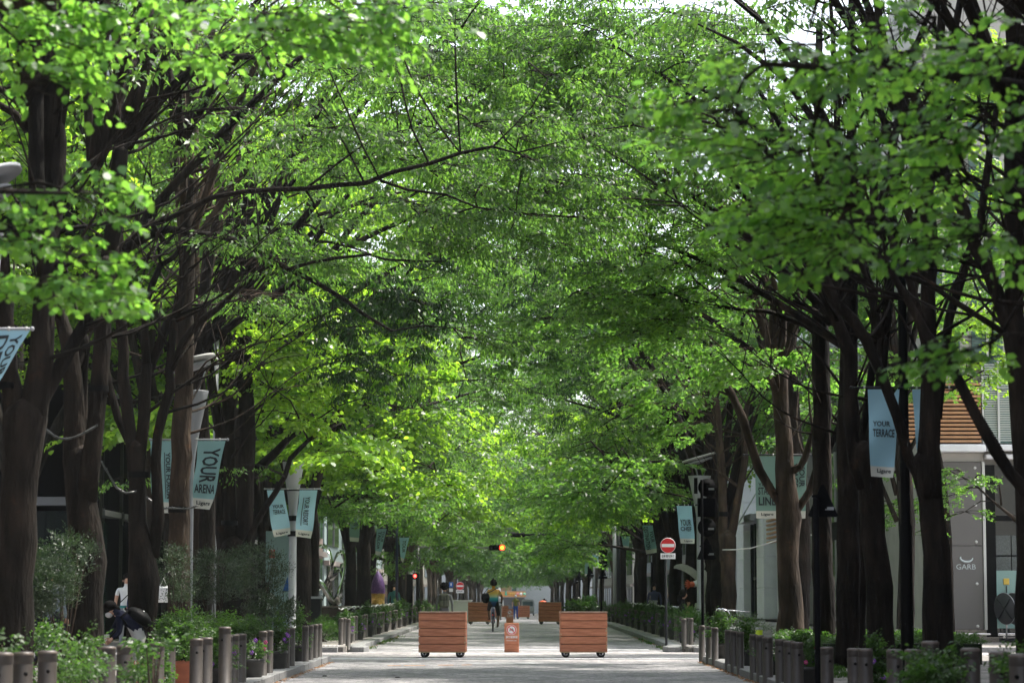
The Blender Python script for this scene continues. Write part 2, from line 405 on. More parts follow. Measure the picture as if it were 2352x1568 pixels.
strip('ground', -400, 400, -30, 1200, -.05, EARTH, step=40)
strip('road', -3.75, 3.75, 8, 430, 0, ROADM)
strip('crossing', -60, 60, 51.6, 59.4, .004, CROSSM, step=8)
Y0, Y1, Y2 = 51.5, 59.5, 66.0
for sx, nm in ((-1, 'pavement'), (1, 'pavement')):
    for (a, c) in ((8, Y0), (Y1, 430)):
        b = MB(); ys = [a]
        while ys[-1] < c: ys.append(min(ys[-1] + 12, c))
        xi = 4.05 * sx; xo = (11.2 if c > 100 else 22) * sx
        vs = []
        for y in ys: vs += [(xi, y, .12 + zg(y)), (xo, y, .12 + zg(y)), (xi, y, -.1 + zg(y)), (xo, y, -.1 + zg(y))]
        fs = []
        for i in range(len(ys) - 1):
            q = 4 * i; fs += [(q, q + 4, q + 5, q + 1), (q + 2, q, q + 4, q + 6)]
        fs += [(0, 1, 3, 2)]; q = 4 * (len(ys) - 1); fs += [(q, q + 1, q + 3, q + 2)]
        b.add(vs, fs); b.build(nm, PAVEM, kind='structure')
# pavement along the cross street, far side (in front of the corner buildings)
for sx in (-1, 1):
    bobj('pavement', (sx * 36.2, 62.75, .01), (50, 6.5, .22), PAVEM, kind='structure')
# kerb stones, real pieces of the kerb
def kerb_line(name, label, sx, ya, yb, step, shared={}):
    root = empty(name, (0, 0, 0)); root['kind'] = 'structure'
    if step not in shared:
        bm = bmesh.new(); bmesh.ops.create_cube(bm, size=1); bmesh.ops.scale(bm, vec=(.29, step - .012, .22), verts=bm.verts)
        bmesh.ops.bevel(bm, geom=list(bm.edges), offset=.012, segments=1, affect='EDGES')
        me = bpy.data.meshes.new('kerb_stone'); bm.to_mesh(me); bm.free(); me.materials.append(KERBM); shared[step] = me
    y = ya + step / 2
    while y < yb:
        fl = 0
        if abs(y - Y1) < 3 and ya >= Y1: fl = -.30 * max(0, 1 - (y - Y1) / 3) ** 1.5
        if Y0 - y < 2 and yb <= Y0 + .1: fl = .0
        o = addmesh('kerb_stone', shared[step], root); o.location = (sx * (3.9 + fl) + random.uniform(-.008, .008), y, .015 + zg(y) + random.uniform(-.004, .006))
        o.rotation_euler = (0, random.uniform(-.008, .008), sx * (.1 if fl else 0) + random.uniform(-.006, .006)); y += step
    return root
random.seed(3)
for sx in (-1, 1):
    kerb_line('kerb', '', sx, 30, Y0, .8); kerb_line('kerb', '', sx, Y1, 110, .8)
    b = MB(); y = 110
    while y < 428: b.box((sx * 3.9, y + .8, .02 + zg(y + .8)), (.29, 1.58, .22)); y += 1.6
    b.build('kerb', KERBM, kind='stuff')
# kerb returns along the cross street at the block corners
for sx in (-1, 1):
    for yy in (Y0 + .14, Y1 - .14):
        root = empty('kerb', (0, 0, 0)); root['kind'] = 'structure'
        x = 4.6
        while x < 22: bobj('kerb_stone', (sx * x, yy, .015), (.88, .27, .22), KERBM, root, bev=.012); x += .9
# pale slab rows across the road either side of the crossing
me = None
for (yy, x0, x1, dep, sw, m2) in ((53.6, -4.0, 3.9, .62, .158, SLABM), (61.6, -2.5, 3.2, .5, .22, SLABM)):
    root = empty('slab_row', (0, 0, 0)); root['kind'] = 'structure'
    x = x0; base = None
    while x < x1:
        if base is None:
            base = bobj('slab', (0, 0, 0), (sw - .008, dep, .03), m2, root, bev=.004); o = base
        else: o = addmesh('slab', base.data, root)
        o.location = (x + sw / 2, yy + (x * .02), -.001 + random.uniform(-.002, .002)); x += sw
for (c, d) in (((1.3, 60.2, .006), (1.6, .12, .002)), ((-3.1, 60.3, .006), (1.4, .12, .002))):
    bobj('pale_slab', c, d, SLABM, kind='structure')
# painted marks
PW = mat('worn_white_paint', (.62, .64, .66), rough=.7, var=.15, scale=14); PO = mat('worn_orange_paint', (.50, .24, .09), rough=.8, var=.3, scale=9)
def ground_poly(name, pts, z, m):
    b = MB(); b.add([(x, y, z) for x, y in pts], [tuple(range(len(pts)))]); return b.build(name, m, kind='structure')
ground_poly('painted_marking', [(-1.0, 50.35), (-.2, 50.15), (.65, 50.5), (.3, 50.6), (-.2, 50.35), (-.8, 50.55)], .004, PW)
for i, (x0, x1) in enumerate(((-2.45, -2.2), (-2.15, -1.75), (-1.5, -1.2), (-1.05, -.85))):
    ground_poly('painted_marking', [(x0, 48.6 + i * .15), (x1, 48.65 + i * .15), (x1, 48.85 + i * .15), (x0, 48.8 + i * .15)], .004, PO)
for sx in (1, -1):
    for yy in (52.2, 52.9):
        ground_poly('painted_marking', [(sx * 5.2, yy), (sx * 21, yy), (sx * 21, yy + .16), (sx * 5.2, yy + .16)], .010, PW)
ground_poly('painted_marking', [(10.5, 54.6), (14, 54.6), (14, 54.8), (10.5, 54.8)], .010, PO)
# tactile bars at the block corners
for sx in (-1, 1):
    root = empty('tactile_paving', (0, 0, 0)); root['kind'] = 'structure'; base = None
    for r_ in range(2):
        for i in range(11):
            if base is None: base = bobj('tactile_bar', (0, 0, 0), (.05, .34, .012), SLABM, root); o = base
            else: o = addmesh('tactile_bar', base.data, root)
            o.location = (sx * (4.25 + i * .105), 60.6 + r_ * .45, .127); 
# drain covers: dark studs seen on the near road
for i, (x, yy) in enumerate(((-3.2, 42.6), (-1.95, 41.9))):
    b = MB(); b.lathe([(0, .018), (.03, .018), (.045, .004), (.045, 0)], 12, c=(x, yy, 0)); tag(b.build('road_stud', BLACK), 'small dark stud on the near cobbles, %s of the two' % ('left' if i == 0 else 'right'), 'road stud', 'dark studs on the near road')
# grass tufts and fallen leaves by the kerbs
V = []; 
for sx, ya, yb, n in ((-1, 36, 51, 420), (1, 36, 51, 520), (-1, 60, 80, 200), (1, 60, 80, 200)):
    k = rng.random((n, 2)); V.append(np.stack([sx * (3.72 - .10 * k[:, 0] ** 2), ya + (yb - ya) * k[:, 1], np.full(n, .012)], 1))
V = np.concatenate(V); n = len(V); d = rng.normal(0, 1, (n, 3)); d[:, 2] *= .15; d /= np.linalg.norm(d, axis=1)[:, None]
u = np.tile([0, 0, 1.], (n, 1)) + rng.normal(0, .2, (n, 3)); u -= d * (u * d).sum(1)[:, None]; u /= np.linalg.norm(u, axis=1)[:, None]
LITTER = mat('fallen_leaf', (.30, .14, .04), rough=.8, var=.4, scale=3)
vv, k = leaves(V, d, u, rng.uniform(.03, .07, n), 'zel'); o = addmesh('fallen_leaves', mesh_from_np('fallen_leaves', vv, k, LITTER)); tag(o, 'brown fallen leaves and blossom swept along the kerbs', 'leaves', kind='stuff')
V = []
for (x0, x1, ya, yb, n) in ((4.1, 5.4, 38, 50, 5200), (-5.2, -4.3, 40, 50, 700), (3.55, 3.68, 60, 75, 260), (-3.68, -3.55, 60, 80, 260)):
    c = rng.random((n // 20, 2)); c = np.stack([x0 + (x1 - x0) * c[:, 0], ya + (yb - ya) * c[:, 1]], 1)
    c = np.repeat(c, 20, 0) + rng.normal(0, .06, (n // 20 * 20, 2)); V.append(np.column_stack([c, np.full(len(c), .12 if abs(x0) > 4 or abs(x1) > 4 else .005)]))
V = np.concatenate(V); n = len(V); d = rng.normal(0, .35, (n, 3)); d[:, 2] = 1; d /= np.linalg.norm(d, axis=1)[:, None]
u = rng.normal(0, 1, (n, 3)); u -= d * (u * d).sum(1)[:, None]; u /= np.linalg.norm(u, axis=1)[:, None]
vv, k = leaves(V, d, u, rng.uniform(.04, .10, n), 'olive'); o = addmesh('grass', mesh_from_np('grass', vv, k, LF['lush'])); tag(o, 'short bright grass and weeds growing along kerbs and tree pits', 'grass', kind='stuff')

# ================================================================== BUILDINGS
STONE = mat('white_stone', (.78, .78, .81), rough=.6, var=.06, scale=2); STONE2 = mat('beige_stone', (.42, .40, .36), rough=.7, var=.1, scale=2)
GLASS = mat('dark_glass', (.015, .02, .02), rough=.06, spec=.8); GLASS2 = mat('green_tinted_glass', (.05, .11, .10), rough=.08, spec=.8)
LOUV = mat('tan_slat', (.46, .24, .12), rough=.6, var=.08, scale=3); BRNL = mat('brown_louvre', (.12, .075, .055), rough=.7)
PANEL = mat('grey_brown_panel', (.135, .125, .120), rough=.55); GRAN = mat('speckled_granite', (.20, .17, .15), rough=.6, col2=(.32, .27, .24), scale=45, var=.4)
FRAME = mat('window_frame', (.15, .15, .16), rough=.5); SILV = mat('pale_frame', (.55, .54, .52), rough=.5)
# --- right corner building, near part (faces the cross street at Y=66)
rb = empty('corner_building', (10.4, 66, 0), label='pale corner building with grey sign panel, tan slats and dark shop glass on the right', cat='building')
def loc(root):
    o = Vector(root.location)
    return lambda x, y, z: (x - o.x, y - o.y, z - o.z)
l = loc(rb)
yf = 66.0; px = PX(yf)
def fx(x): return P(x, HZ, yf).x
def fz(y): return P(2150, y, yf).z
X0, X1, XR = fx(2138), fx(2262), 21.0
bobj('wall', l((X0 + XR) / 2, 72, 9.0), (XR - X0, 11.6, 18), STONE2, rb)                      # body
# granite plinth and big sign panel
for i in range(3):
    bobj('plinth_block', l(X0 + (X1 - X0) * (i + .5) / 3, yf - .02, .12 + (fz(1445) - .12) / 2), ((X1 - X0) / 3 - .01, .35, fz(1445) - .12), GRAN, rb, bev=.01)
panel_z = [fz(1445), fz(1253), fz(1061)]
for i in range(2):
    pn = bobj('panel', l((X0 + X1) / 2 - .02, yf - .12, (panel_z[i] + panel_z[i + 1]) / 2), (X1 - X0 - .1, .16, panel_z[i + 1] - panel_z[i] - .012), PANEL, rb, bev=.006)
for (bx) in (2166, 2241):
    for by in (1075, 1160, 1244, 1340, 1437):
        b = MB(); b.ell(l(fx(bx), yf - .215, fz(by)), (.04, .02, .04), 6); b.build('rivet', SILV, rb)
bobj('edge_strip', l(X1 - .02, yf - .13, (fz(1445) + fz(1061)) / 2), (.07, .2, fz(1061) - fz(1445)), SILV, rb)
bobj('edge_strip', l(X0 + .02, yf - .13, (fz(1445) + fz(1061)) / 2), (.07, .2, fz(1061) - fz(1445)), SILV, rb)
# lettering and swirl
tv, tf, asp = text_mesh('GARB', .0); x0, x1, z0, z1 = fx(2194), fx(2239), fz(1307), fz(1295)
raw('lettering', [l(x0 + (x1 - x0) * x, yf - .212, z0 + (z1 - z0) * y) for x, y in tv], tf, mat('silver_letter', (.5, .55, .56), rough=.4), rb)
b = MB(); cx, cz = fx(2218), fz(1281); pts = []
for i in range(15):
    a = R(150) + R(215) * i / 14; pts.append(l(cx + .16 * math.cos(a), yf - .215, cz + .10 * math.sin(a) * (1 if math.sin(a) < 0 else .6)))
b.tube(pts, [.012 + .022 * math.sin(PI * i / 14) for i in range(15)], 6); b.build('emblem', MATS['silver_letter'], rb)
# stone course, slats, ledge above
bobj('stone_course', l((X0 + X1) / 2, yf + .05, (fz(1061) + fz(1040)) / 2), (X1 - X0, .3, fz(1040) - fz(1061) - .01), STONE2, rb)
bobj('ledge', l((fx(2130) + fx(2262)) / 2, yf - .18, (fz(1040) + fz(1022)) / 2), (fx(2262) - fx(2130), .7, fz(1022) - fz(1040) - .01), STONE, rb, bev=.02)
sx0, sx1 = fx(2060), fx(2259); base = None; zs = fz(1018); zt = fz(878); nsl = 15
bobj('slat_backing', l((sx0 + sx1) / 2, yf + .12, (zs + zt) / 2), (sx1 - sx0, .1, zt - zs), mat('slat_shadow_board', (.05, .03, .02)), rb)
for i in range(nsl):
    z = zs + (zt - zs) * (i + .5) / nsl
    if base is None: base = bobj('slat', (0, 0, 0), (sx1 - sx0, .16, (zt - zs) / nsl * .58), LOUV, rb, bev=.008); o = base
    else: o = addmesh('slat', base.data, rb)
    o.location = l((sx0 + sx1) / 2, yf - .04, z)
# windows with blinds at the right
wx0, wx1 = fx(2264), fx(2420)
bobj('window', l((wx0 + wx1) / 2, yf + .02, (fz(1018) + fz(830)) / 2), (wx1 - wx0, .1, fz(830) - fz(1018)), GLASS2, rb)
BL = mat('blind_slat', (.42, .46, .42), rough=.6); base = None
for i in range(34):
    z = fz(1014) + (fz(835) - fz(1014)) * (i + .5) / 34
    if base is None: base = bobj('blind_slat', (0, 0, 0), (wx1 - wx0 - .1, .02, .035), BL, rb); o = base
    else: o = addmesh('blind_slat', base.data, rb)
    o.location = l((wx0 + wx1) / 2, yf - .05, z)
for x in (2264, 2300, 2345): bobj('window_frame', l(fx(x), yf - .09, (fz(1018) + fz(830)) / 2), (.05, .06, fz(830) - fz(1018)), SILV, rb)
bobj('ledge', l((wx0 + wx1) / 2 + .02, yf - .2, (fz(1038) + fz(1022)) / 2), (wx1 - wx0, .6, .16), STONE, rb, bev=.02)
bobj('ledge', l((wx0 + wx1) / 2 + .02, yf - .12, (fz(1052) + fz(1040)) / 2 - .04), (wx1 - wx0, .4, .12), STONE, rb, bev=.02)
# upper storeys on the cross-street face
for k, (a, c) in enumerate(((835, 760), (700, 560), (500, 360), (300, 160))):
    for j in range(3):
        xx = fx(2150 + j * 100); ww = fx(2210) - fx(2150)
        f_ = bobj('window', l(xx + ww / 2, yf + .16, (fz(a) + fz(c)) / 2), (ww * 1.2, .1, fz(c) - fz(a)), GLASS2, rb)
        bobj('frame', (f_.location.x + xx + ww / 2 - rb.location.x, yf + .09 - rb.location.y, (fz(a) + fz(c)) / 2), (.06, .06, fz(c) - fz(a)), SILV, f_)
# shop front below: dark glass
bobj('window', l(fx(2330), yf + .02, (fz(1486) + fz(1068)) / 2), (fx(2440) - fx(2264), .1, fz(1068) - fz(1486)), GLASS, rb)
bobj('door_post', l(fx(2273), yf - .08, (fz(1486) + fz(1068)) / 2), (.32, .12, fz(1068) - fz(1486)), BLACK, rb)
bobj('lintel', l(fx(2330), yf - .1, fz(1190)), (fx(2400) - fx(2284), .1, .14), BLACK, rb)
for i in range(2):
    for j in range(2):
        bobj('granite_block', l(fx(2300 + 46 * j), yf - .07, fz(1245) - .5 * i - .1), (fx(2345) - fx(2300) - .012, .04, .56), mat('grey_rough_granite', (.09, .10, .095), rough=.7, var=.5, scale=60), rb, bev=.01)
bobj('base_course', l(fx(2330), yf - .2, (fz(1486) + fz(1462)) / 2), (fx(2440) - fx(2264), .3, fz(1462) - fz(1486)), GRAN, rb, bev=.015)
bobj('rail', l((X0 + X1) / 2, yf - .42, fz(1455)), (X1 - X0 + .1, .06, .05), STEEL, rb, bev=.01)
bobj('rail', l(fx(2350), yf - .5, fz(1456)), (fx(2430) - fx(2294), .06, .07), STEEL, rb, bev=.01)
for x in (2296, 2340): bobj('rail_post', l(fx(x), yf - .5, (fz(1456) + .12) / 2), (.05, .05, fz(1456) - .12), STEEL, rb)
# glass notice board and stacked round tables in front of the shop
nb = empty('notice_board', (fx(2305), yf - .7, .12), label='pale green glass board with a yellow square notice behind the round tables', cat='notice board')
l2 = loc(nb)
bobj('glass_sheet', l2(fx(2306), yf - .7, (fz(1450) + fz(1310)) / 2 + .05), (fx(2337) - fx(2280), .03, fz(1310) - fz(1450) - .1), mat('pale_green_glass', (.20, .32, .30), rough=.15), nb)
bobj('notice', l2(fx(2299.5), yf - .73, fz(1335)), (.15, .02, .16), mat('yellow_sign', (.55, .38, .06)), nb, bev=.01)
bobj('stand', l2(fx(2299.5), yf - .74, fz(1360)), (.02, .02, .35), DARK, nb)
bobj('foot', l2(fx(2306), yf - .7, .17), (.5, .3, .1), DARK, nb)
def round_table(x, i):
    t = empty('round_table', (x, yf - 1.1 - .05 * i, .12), 0, 'dark round cafe table folded on edge, %s of the row outside the shop' % ['leftmost', 'middle', 'rightmost'][i], 'table', 'folded round tables by the shop')
    M = Matrix.Rotation(R(30), 3, 'Z') @ Matrix.Rotation(R(84), 3, 'Y')
    b = MB(); b.lathe([(0, .012), (.40, .012), (.415, 0), (.40, -.015), (0, -.015)], 28); b.v = [tuple(M @ Vector(v) + Vector((0, 0, .86))) for v in b.v]
    b.build('tabletop', mat('table_top_grey', (.035, .036, .042), rough=.45), t)
    b = MB(); b.tube([M @ Vector((.4 * math.cos(a), .4 * math.sin(a), .0)) + Vector((0, 0, .86)) for a in [2 * PI * k / 28 for k in range(29)]], .014, 6); b.build('rim', mat('grey_rim', (.3, .3, .32), rough=.4, metal=.5), t)
    b = MB()
    for a in (PI / 4, 3 * PI / 4): b.tube([M @ Vector((.36 * math.cos(a), .36 * math.sin(a), -.03)) + Vector((0, 0, .86)), M @ Vector((-.36 * math.cos(a), -.36 * math.sin(a), -.03)) + Vector((0, 0, .86))], .012, 6)
    b.build('brace', DARK, t)
    b = MB(); b.tube([(0, .02, .86), (.05, .1, .4), (.05, .12, .06)], .022, 8); b.build('pedestal', STEEL, t)
    for a in range(4):
        b = MB(); b.tube([(.05, .12, .08), (.05 + .24 * math.cos(a * PI / 2 + .6), .12 + .24 * math.sin(a * PI / 2 + .6), .015)], .014, 6); b.build('leg', DARK, t)
for i, x in enumerate((2289, 2309, 2328)): round_table(fx(x), i)

# --- right street facade (receding), stone piers, dark recesses, louvres
def facade(root, sx, Xf, ya, yb, z0, z1, bay, pier_w, mats, rows, name_w='window'):
    """a street-side wall in the plane x=Xf: wall, piers, windows with frames"""
    pass
sb = empty('street_building', (12.2, 78, 0), label='white stone building with dark door and louvres lining the right pavement beyond the corner', cat='building')
l = loc(sb)
bobj('wall', l(16.4, 118, 10), (7, 80, 20), STONE, sb)
def pier(x, y, w_, d_, m, z1=12.0, z0=.12):
    n = int(z1 / 1.5)
    for i in range(n): bobj('stone_block', l(x, y, z0 + (z1 - z0) * (i + .5) / n), (w_, d_, (z1 - z0) / n - .012), m, sb, bev=.012)
for yy, w_, m in ((79, 2.6, STONE2), (105, 3.4, STONE2), (110.5, 2.4, STONE), (123.6, 3.6, STONE), (134.6, 4.0, STONE), (146, 4.5, STONE), (154, 4.5, STONE)): pier(12.45, yy, 1.1, w_, m)
for ya, yb in ((112, 121.5), (137, 143.5), (148.5, 151.5)):
    for k in range(6):
        for q in range(2): bobj('stone_block', l(12.75, ya + (yb - ya) * (q + .5) / 2, .12 + 1.98 * (k + .5)), (.5, (yb - ya) / 2 - .015, 1.965), STONE, sb, bev=.012)
    for (za, zb) in ((1.2, 3.4), (4.6, 6.6), (8, 10)):
        f_ = bobj('window', l(12.46, (ya + yb) / 2, (za + zb) / 2), (.08, min(1.6, yb - ya - 1), zb - za), GLASS, sb); bobj('frame', (12.40 - 12.2, (ya + yb) / 2 - 78, (za + zb) / 2), (.06, .08, zb - za), DARK, f_)
# tall dark doorway with bronze posts
bobj('doorway', l(12.6, 129, 2.5), (.3, 6.6, 4.8), BLACK, sb)
for yy in (126.4, 128.4, 130.2, 132.2): bobj('door_post', l(12.35, yy, 2.5), (.2, .35, 4.8), DARK, sb)
bobj('door_handle', l(12.2, 129.3, 2.1), (.08, .9, .14), STEEL, sb)
bobj('canopy', l(12.2, 129, 5.1), (1.2, 7, .35), STONE, sb, bev=.02)
bobj('recess', l(12.6, 99.5, 5), (.3, 7, 10), BLACK, sb)
for i, (ya, yb) in enumerate(((96.5, 99.4), (99.6, 102.6))):
    for (za, zb) in ((.3, 3.4), (4.1, 6.8)):
        f_ = bobj('window', l(12.42, (ya + yb) / 2, (za + zb) / 2), (.06, yb - ya - .2, zb - za), GLASS, sb); bobj('frame', (12.36 - 12.2, (ya + yb) / 2 - 78, (za + zb) / 2), (.06, .09, zb - za), SILV, f_)
for yy in (112, 121, 141, 150): bobj('ledge', l(12.5, yy, 7.4), (.9, 5, .25), STONE2, sb)
# brown louvre bays
base = None
for i in range(56):
    z = .4 + i * .105
    if base is None: base = bobj('louvre', (0, 0, 0), (.14, 15.4, .05), BRNL, sb); o = base
    else: o = addmesh('louvre', base.data, sb)
    o.location = l(12.35, 88.2, z)
bobj('louvre_backing', l(12.6, 88.2, 5), (.2, 15.6, 10), DARK, sb)
for yy in (81.2, 84, 87, 90, 93, 95.6): bobj('louvre_post', l(12.24, yy, 4), (.08, .07, 8), SILV, sb)
bobj('dark_bay', l(12.6, 73.5, 4), (.3, 8.2, 8), mat('blue_grey_panel', (.06, .07, .075), rough=.4), sb)
for yy in (70, 72.5, 75, 77.4): bobj('bay_post', l(12.42, yy, 4), (.1, .1, 8), DARK, sb)
b0 = None
for i in range(22):
    if b0 is None: b0 = bobj('slat', (0, 0, 0), (.16, 5.2, .09), LOUV, sb); o = b0
    else: o = addmesh('slat', b0.data, sb)
    o.location = l(11.8, 116, 3.7 + i * .2)
# green-white tilted awning panel and tall white arches of the facade seen through the leaves
aw = MB(); aw.add([l(10.6, 124, 4.3), l(11.8, 124, 6.3), l(12.2, 129, 6.3), l(11.0, 129, 4.3)], [(0, 1, 2, 3)]); aw.add([l(10.6, 124, 4.26), l(11.8, 124, 6.26), l(12.2, 129, 6.26), l(11.0, 129, 4.26)], [(3, 2, 1, 0)])
aw.build('awning', mat('pale_green_awning', (.32, .42, .27), rough=.5, var=.25, scale=3, stretch=(6, 6, 1)), sb)
for i in range(14):
    b = MB(); y_ = 80 + i * 4.6; b.tube([l(11.9, y_ + 1.2 * math.cos(a), 8.2 + 4.2 * math.sin(a)) for a in [PI * k / 10 for k in range(11)]], .12, 5); b.build('arch', WHITE, sb)
# further right side buildings
def plain_building(x, y, wx, wy, h, m, label, sx, floors=4, bays=5, gm=None):
    r = empty('street_building', (x, y, zg(y)), 0, label, 'building')
    bobj('wall', (0, 0, h / 2 - 1), (wx, wy, h + 2), m, r)
    fxx = -sx * wx / 2
    f0 = None; p0 = None
    for i in range(bays):
        for k in range(floors):
            yy = -wy / 2 + wy * (i + .5) / bays; z = 1.9 + k * h / floors; hh = h / floors * .72
            f_ = bobj('window', (fxx - sx * .02, yy, z), (.12, wy / bays * .72, hh), gm or GLASS, r)
            bobj('frame', (fxx - sx * .1, yy, z), (.08, .10, hh), FRAME, f_)
    for k in range(floors): bobj('ledge', (fxx - sx * .1, 0, 3.7 + k * h / floors), (.4, wy, .28), mat('stone_ledge', (.26, .22, .20), rough=.7), r)
    return r
plain_building(15.4, 172, 7, 28, 16, mat('grey_stone', (.30, .29, .28), rough=.7, var=.1, scale=1), 'grey building far along the right pavement behind the trees', 1, 4, 7)
plain_building(15.5, 215, 7, 70, 18, mat('blue_grey_wall', (.28, .31, .34), rough=.6), 'blue-grey building in the far distance on the right of the street', 1, 4, 8)
plain_building(15.5, 330, 7, 140, 18, STONE2, 'beige building farthest away on the right side of the avenue', 1, 4, 10)
# --- left street building: dark glass, mullions, grey ledges
db = empty('glass_building', (-11, 66, 0), label='black glazed building with grey ledges on the left beyond the crossing', cat='building')
l = loc(db)
BLK = mat('black_cladding', (.012, .012, .014), rough=.35)
bobj('wall', l(-17.2, 88, 12), (11.6, 44, 24), BLK, db)
bobj('wall', l(-23.5, 66.2, 12), (24, .4, 24), BLK, db)
for i in range(13):
    yy = 67 + i * 3.4
    bobj('column', l(-11.25, yy, 6), (.5, .5, 12), BLACK, db)
    if i == 12: break
    for k, (za, zb) in enumerate(((.3, 3.3), (3.7, 6.6), (7.2, 10.5))):
        f_ = bobj('window', l(-11.36, yy + 1.7, (za + zb) / 2), (.08, 2.9, zb - za), GLASS if (k + i) % 3 else GLASS2, db)
        bobj('frame', (-.26, yy + 1.7 - 66, (za + zb) / 2), (.1, .08, zb - za), DARK, f_)
    bobj('ledge', l(-11.1, yy + 1.7, 3.5), (.35, 2.88, .16), FRAME, db, bev=.01)
    bobj('ledge', l(-11.1, yy + 1.7, 6.9), (.35, 2.88, .3), FRAME, db, bev=.01)
for i, x in enumerate((-21, -18.6, -16.4, -14.2, -12.1)):
    f_ = bobj('window', l(x, 65.95, 1.9), (1.9, .08, 3.2), GLASS, db); bobj('frame', (x + 11 + .98, -.1, 1.9), (.09, .1, 3.2), FRAME, f_)
bobj('ledge', l(-17, 65.8, 3.75), (11.5, .4, .22), FRAME, db)
0 and bobj('soffit_light_strip', l(-17, 65.7, 4.5), (11.5, .3, .08), SILV, db)
# pale louvred storeys above, showing through the leaves
b0 = None
for i in range(26):
    if b0 is None: b0 = bobj('fin', (0, 0, 0), (.25, .12, 9), SILV, db); o = b0
    else: o = addmesh('fin', b0.data, db)
    o.location = l(-11.1, 67.5 + i * 1.6, 17)
bobj('upper_band', l(-11.3, 88, 16), (.1, 43, 9), mat('pale_upper_glass', (.25, .29, .30), rough=.3), db)
def shop(x, y, wy, h, m, label, gm): return plain_building(x, y, 7, wy, h, m, label, -1, 4, 5, gm)
shop(-14.8, 130, 36, 17, mat('pink_granite', (.30, .22, .19), rough=.6, var=.1, scale=2), 'pinkish granite building beyond the silver sculpture on the left', GLASS2)
shop(-15, 185, 66, 18, mat('pale_teal_wall', (.22, .28, .28), rough=.6), 'pale teal fronted building far along the left pavement', GLASS)
shop(-15.5, 310, 170, 18, STONE2, 'beige building farthest away on the left side of the avenue', GLASS)
# end of the vista
eb = empty('end_building', (0, 430, zg(430)), label='building closing the far end of the avenue, brown tower bay above an orange shop sign', cat='building')
bobj('wall', (0, 6, 10), (60, 8, 20), mat('end_wall', (.30, .32, .33), rough=.7), eb)
be = lambda x, y: P(x, y, 428) - Vector(eb.location)
def erect(nm, x0, y0, x1, y1, m, dy=0, par=eb, **k):
    a, c = be(x0, y0), be(x1, y1); return bobj(nm, ((a.x + c.x) / 2, 2.2 + dy - 2.2 - 1.2, (a.z + c.z) / 2), (abs(c.x - a.x), .3, abs(a.z - c.z)), m, par, **k)
erect('tower_bay', 1150, 1333, 1175, 1356, mat('brown_brick', (.27, .16, .09), rough=.8, var=.2, scale=2))
erect('glass_bay', 1176, 1336, 1186, 1357, GLASS2)
erect('pale_column', 1140, 1338, 1150, 1372, STONE)
erect('roof_canopy', 1148, 1314, 1180, 1326, WHITE)
sg = erect('sign_board', 1148, 1357, 1208, 1370, mat('orange_sign', (.55, .25, .08), rough=.6), -.3)
erect('shop_opening', 1142, 1371, 1205, 1400, mat('dark_opening', (.05, .05, .055)), .02)
def edisc(x, y, r, m):
    a = be(x, y); b = MB(); b.tube([(a.x, -1.72, a.z), (a.x, -1.6, a.z)], r * PX(428), 14); b.build('sign_disc', m, eb)
edisc(1189, 1363, 3.2, mat('pink_disc', (.7, .25, .25))); edisc(1196.5, 1363, 3.2, WHITE); edisc(1204.5, 1363, 3.2, mat('green_disc', (.25, .6, .42)))
edisc(1162, 1364, 2.8, mat('teal_disc', (.03, .42, .30))); edisc(1162, 1359, 2.0, MATS['teal_disc'])
for i in range(4):
    a = be(1169 + i * 4, 1363.5); b = MB(); b.tube([(a.x - .12, -1.7, a.z + .18), (a.x + .12, -1.7, a.z + .1), (a.x - .05, -1.7, a.z - .2)], .05, 4); b.build('sign_glyph', mat('yellow_sign2', (.75, .5, .06)), eb)

# unseen near-block buildings beside the viewpoint, added to shade the near street
plain_building(-14.8, 14, 7, 70, 26, BLK, 'dark building of the near block on the left, unseen, added for shade', -1, 6, 10)
plain_building(14.8, 14, 7, 70, 26, STONE2, 'stone building of the near block on the right, unseen, added for shade', 1, 6, 10)

# thin summer air over the avenue
hz = MB(); hz.box((0, 240, 15), (130, 520, 40)); hm = bpy.data.materials.new('air'); hm.use_nodes = True; hm.node_tree.nodes.clear()
pv = hm.node_tree.nodes.new('ShaderNodeVolumePrincipled'); ho = hm.node_tree.nodes.new('ShaderNodeOutputMaterial'); hm.node_tree.links.new(pv.outputs[0], ho.inputs['Volume'])
pv.inputs['Color'].default_value = (.80, .88, .92, 1); pv.inputs['Density'].default_value = .0002; pv.inputs['Anisotropy'].default_value = .3
hz = hz.build('haze', hm, kind='stuff')
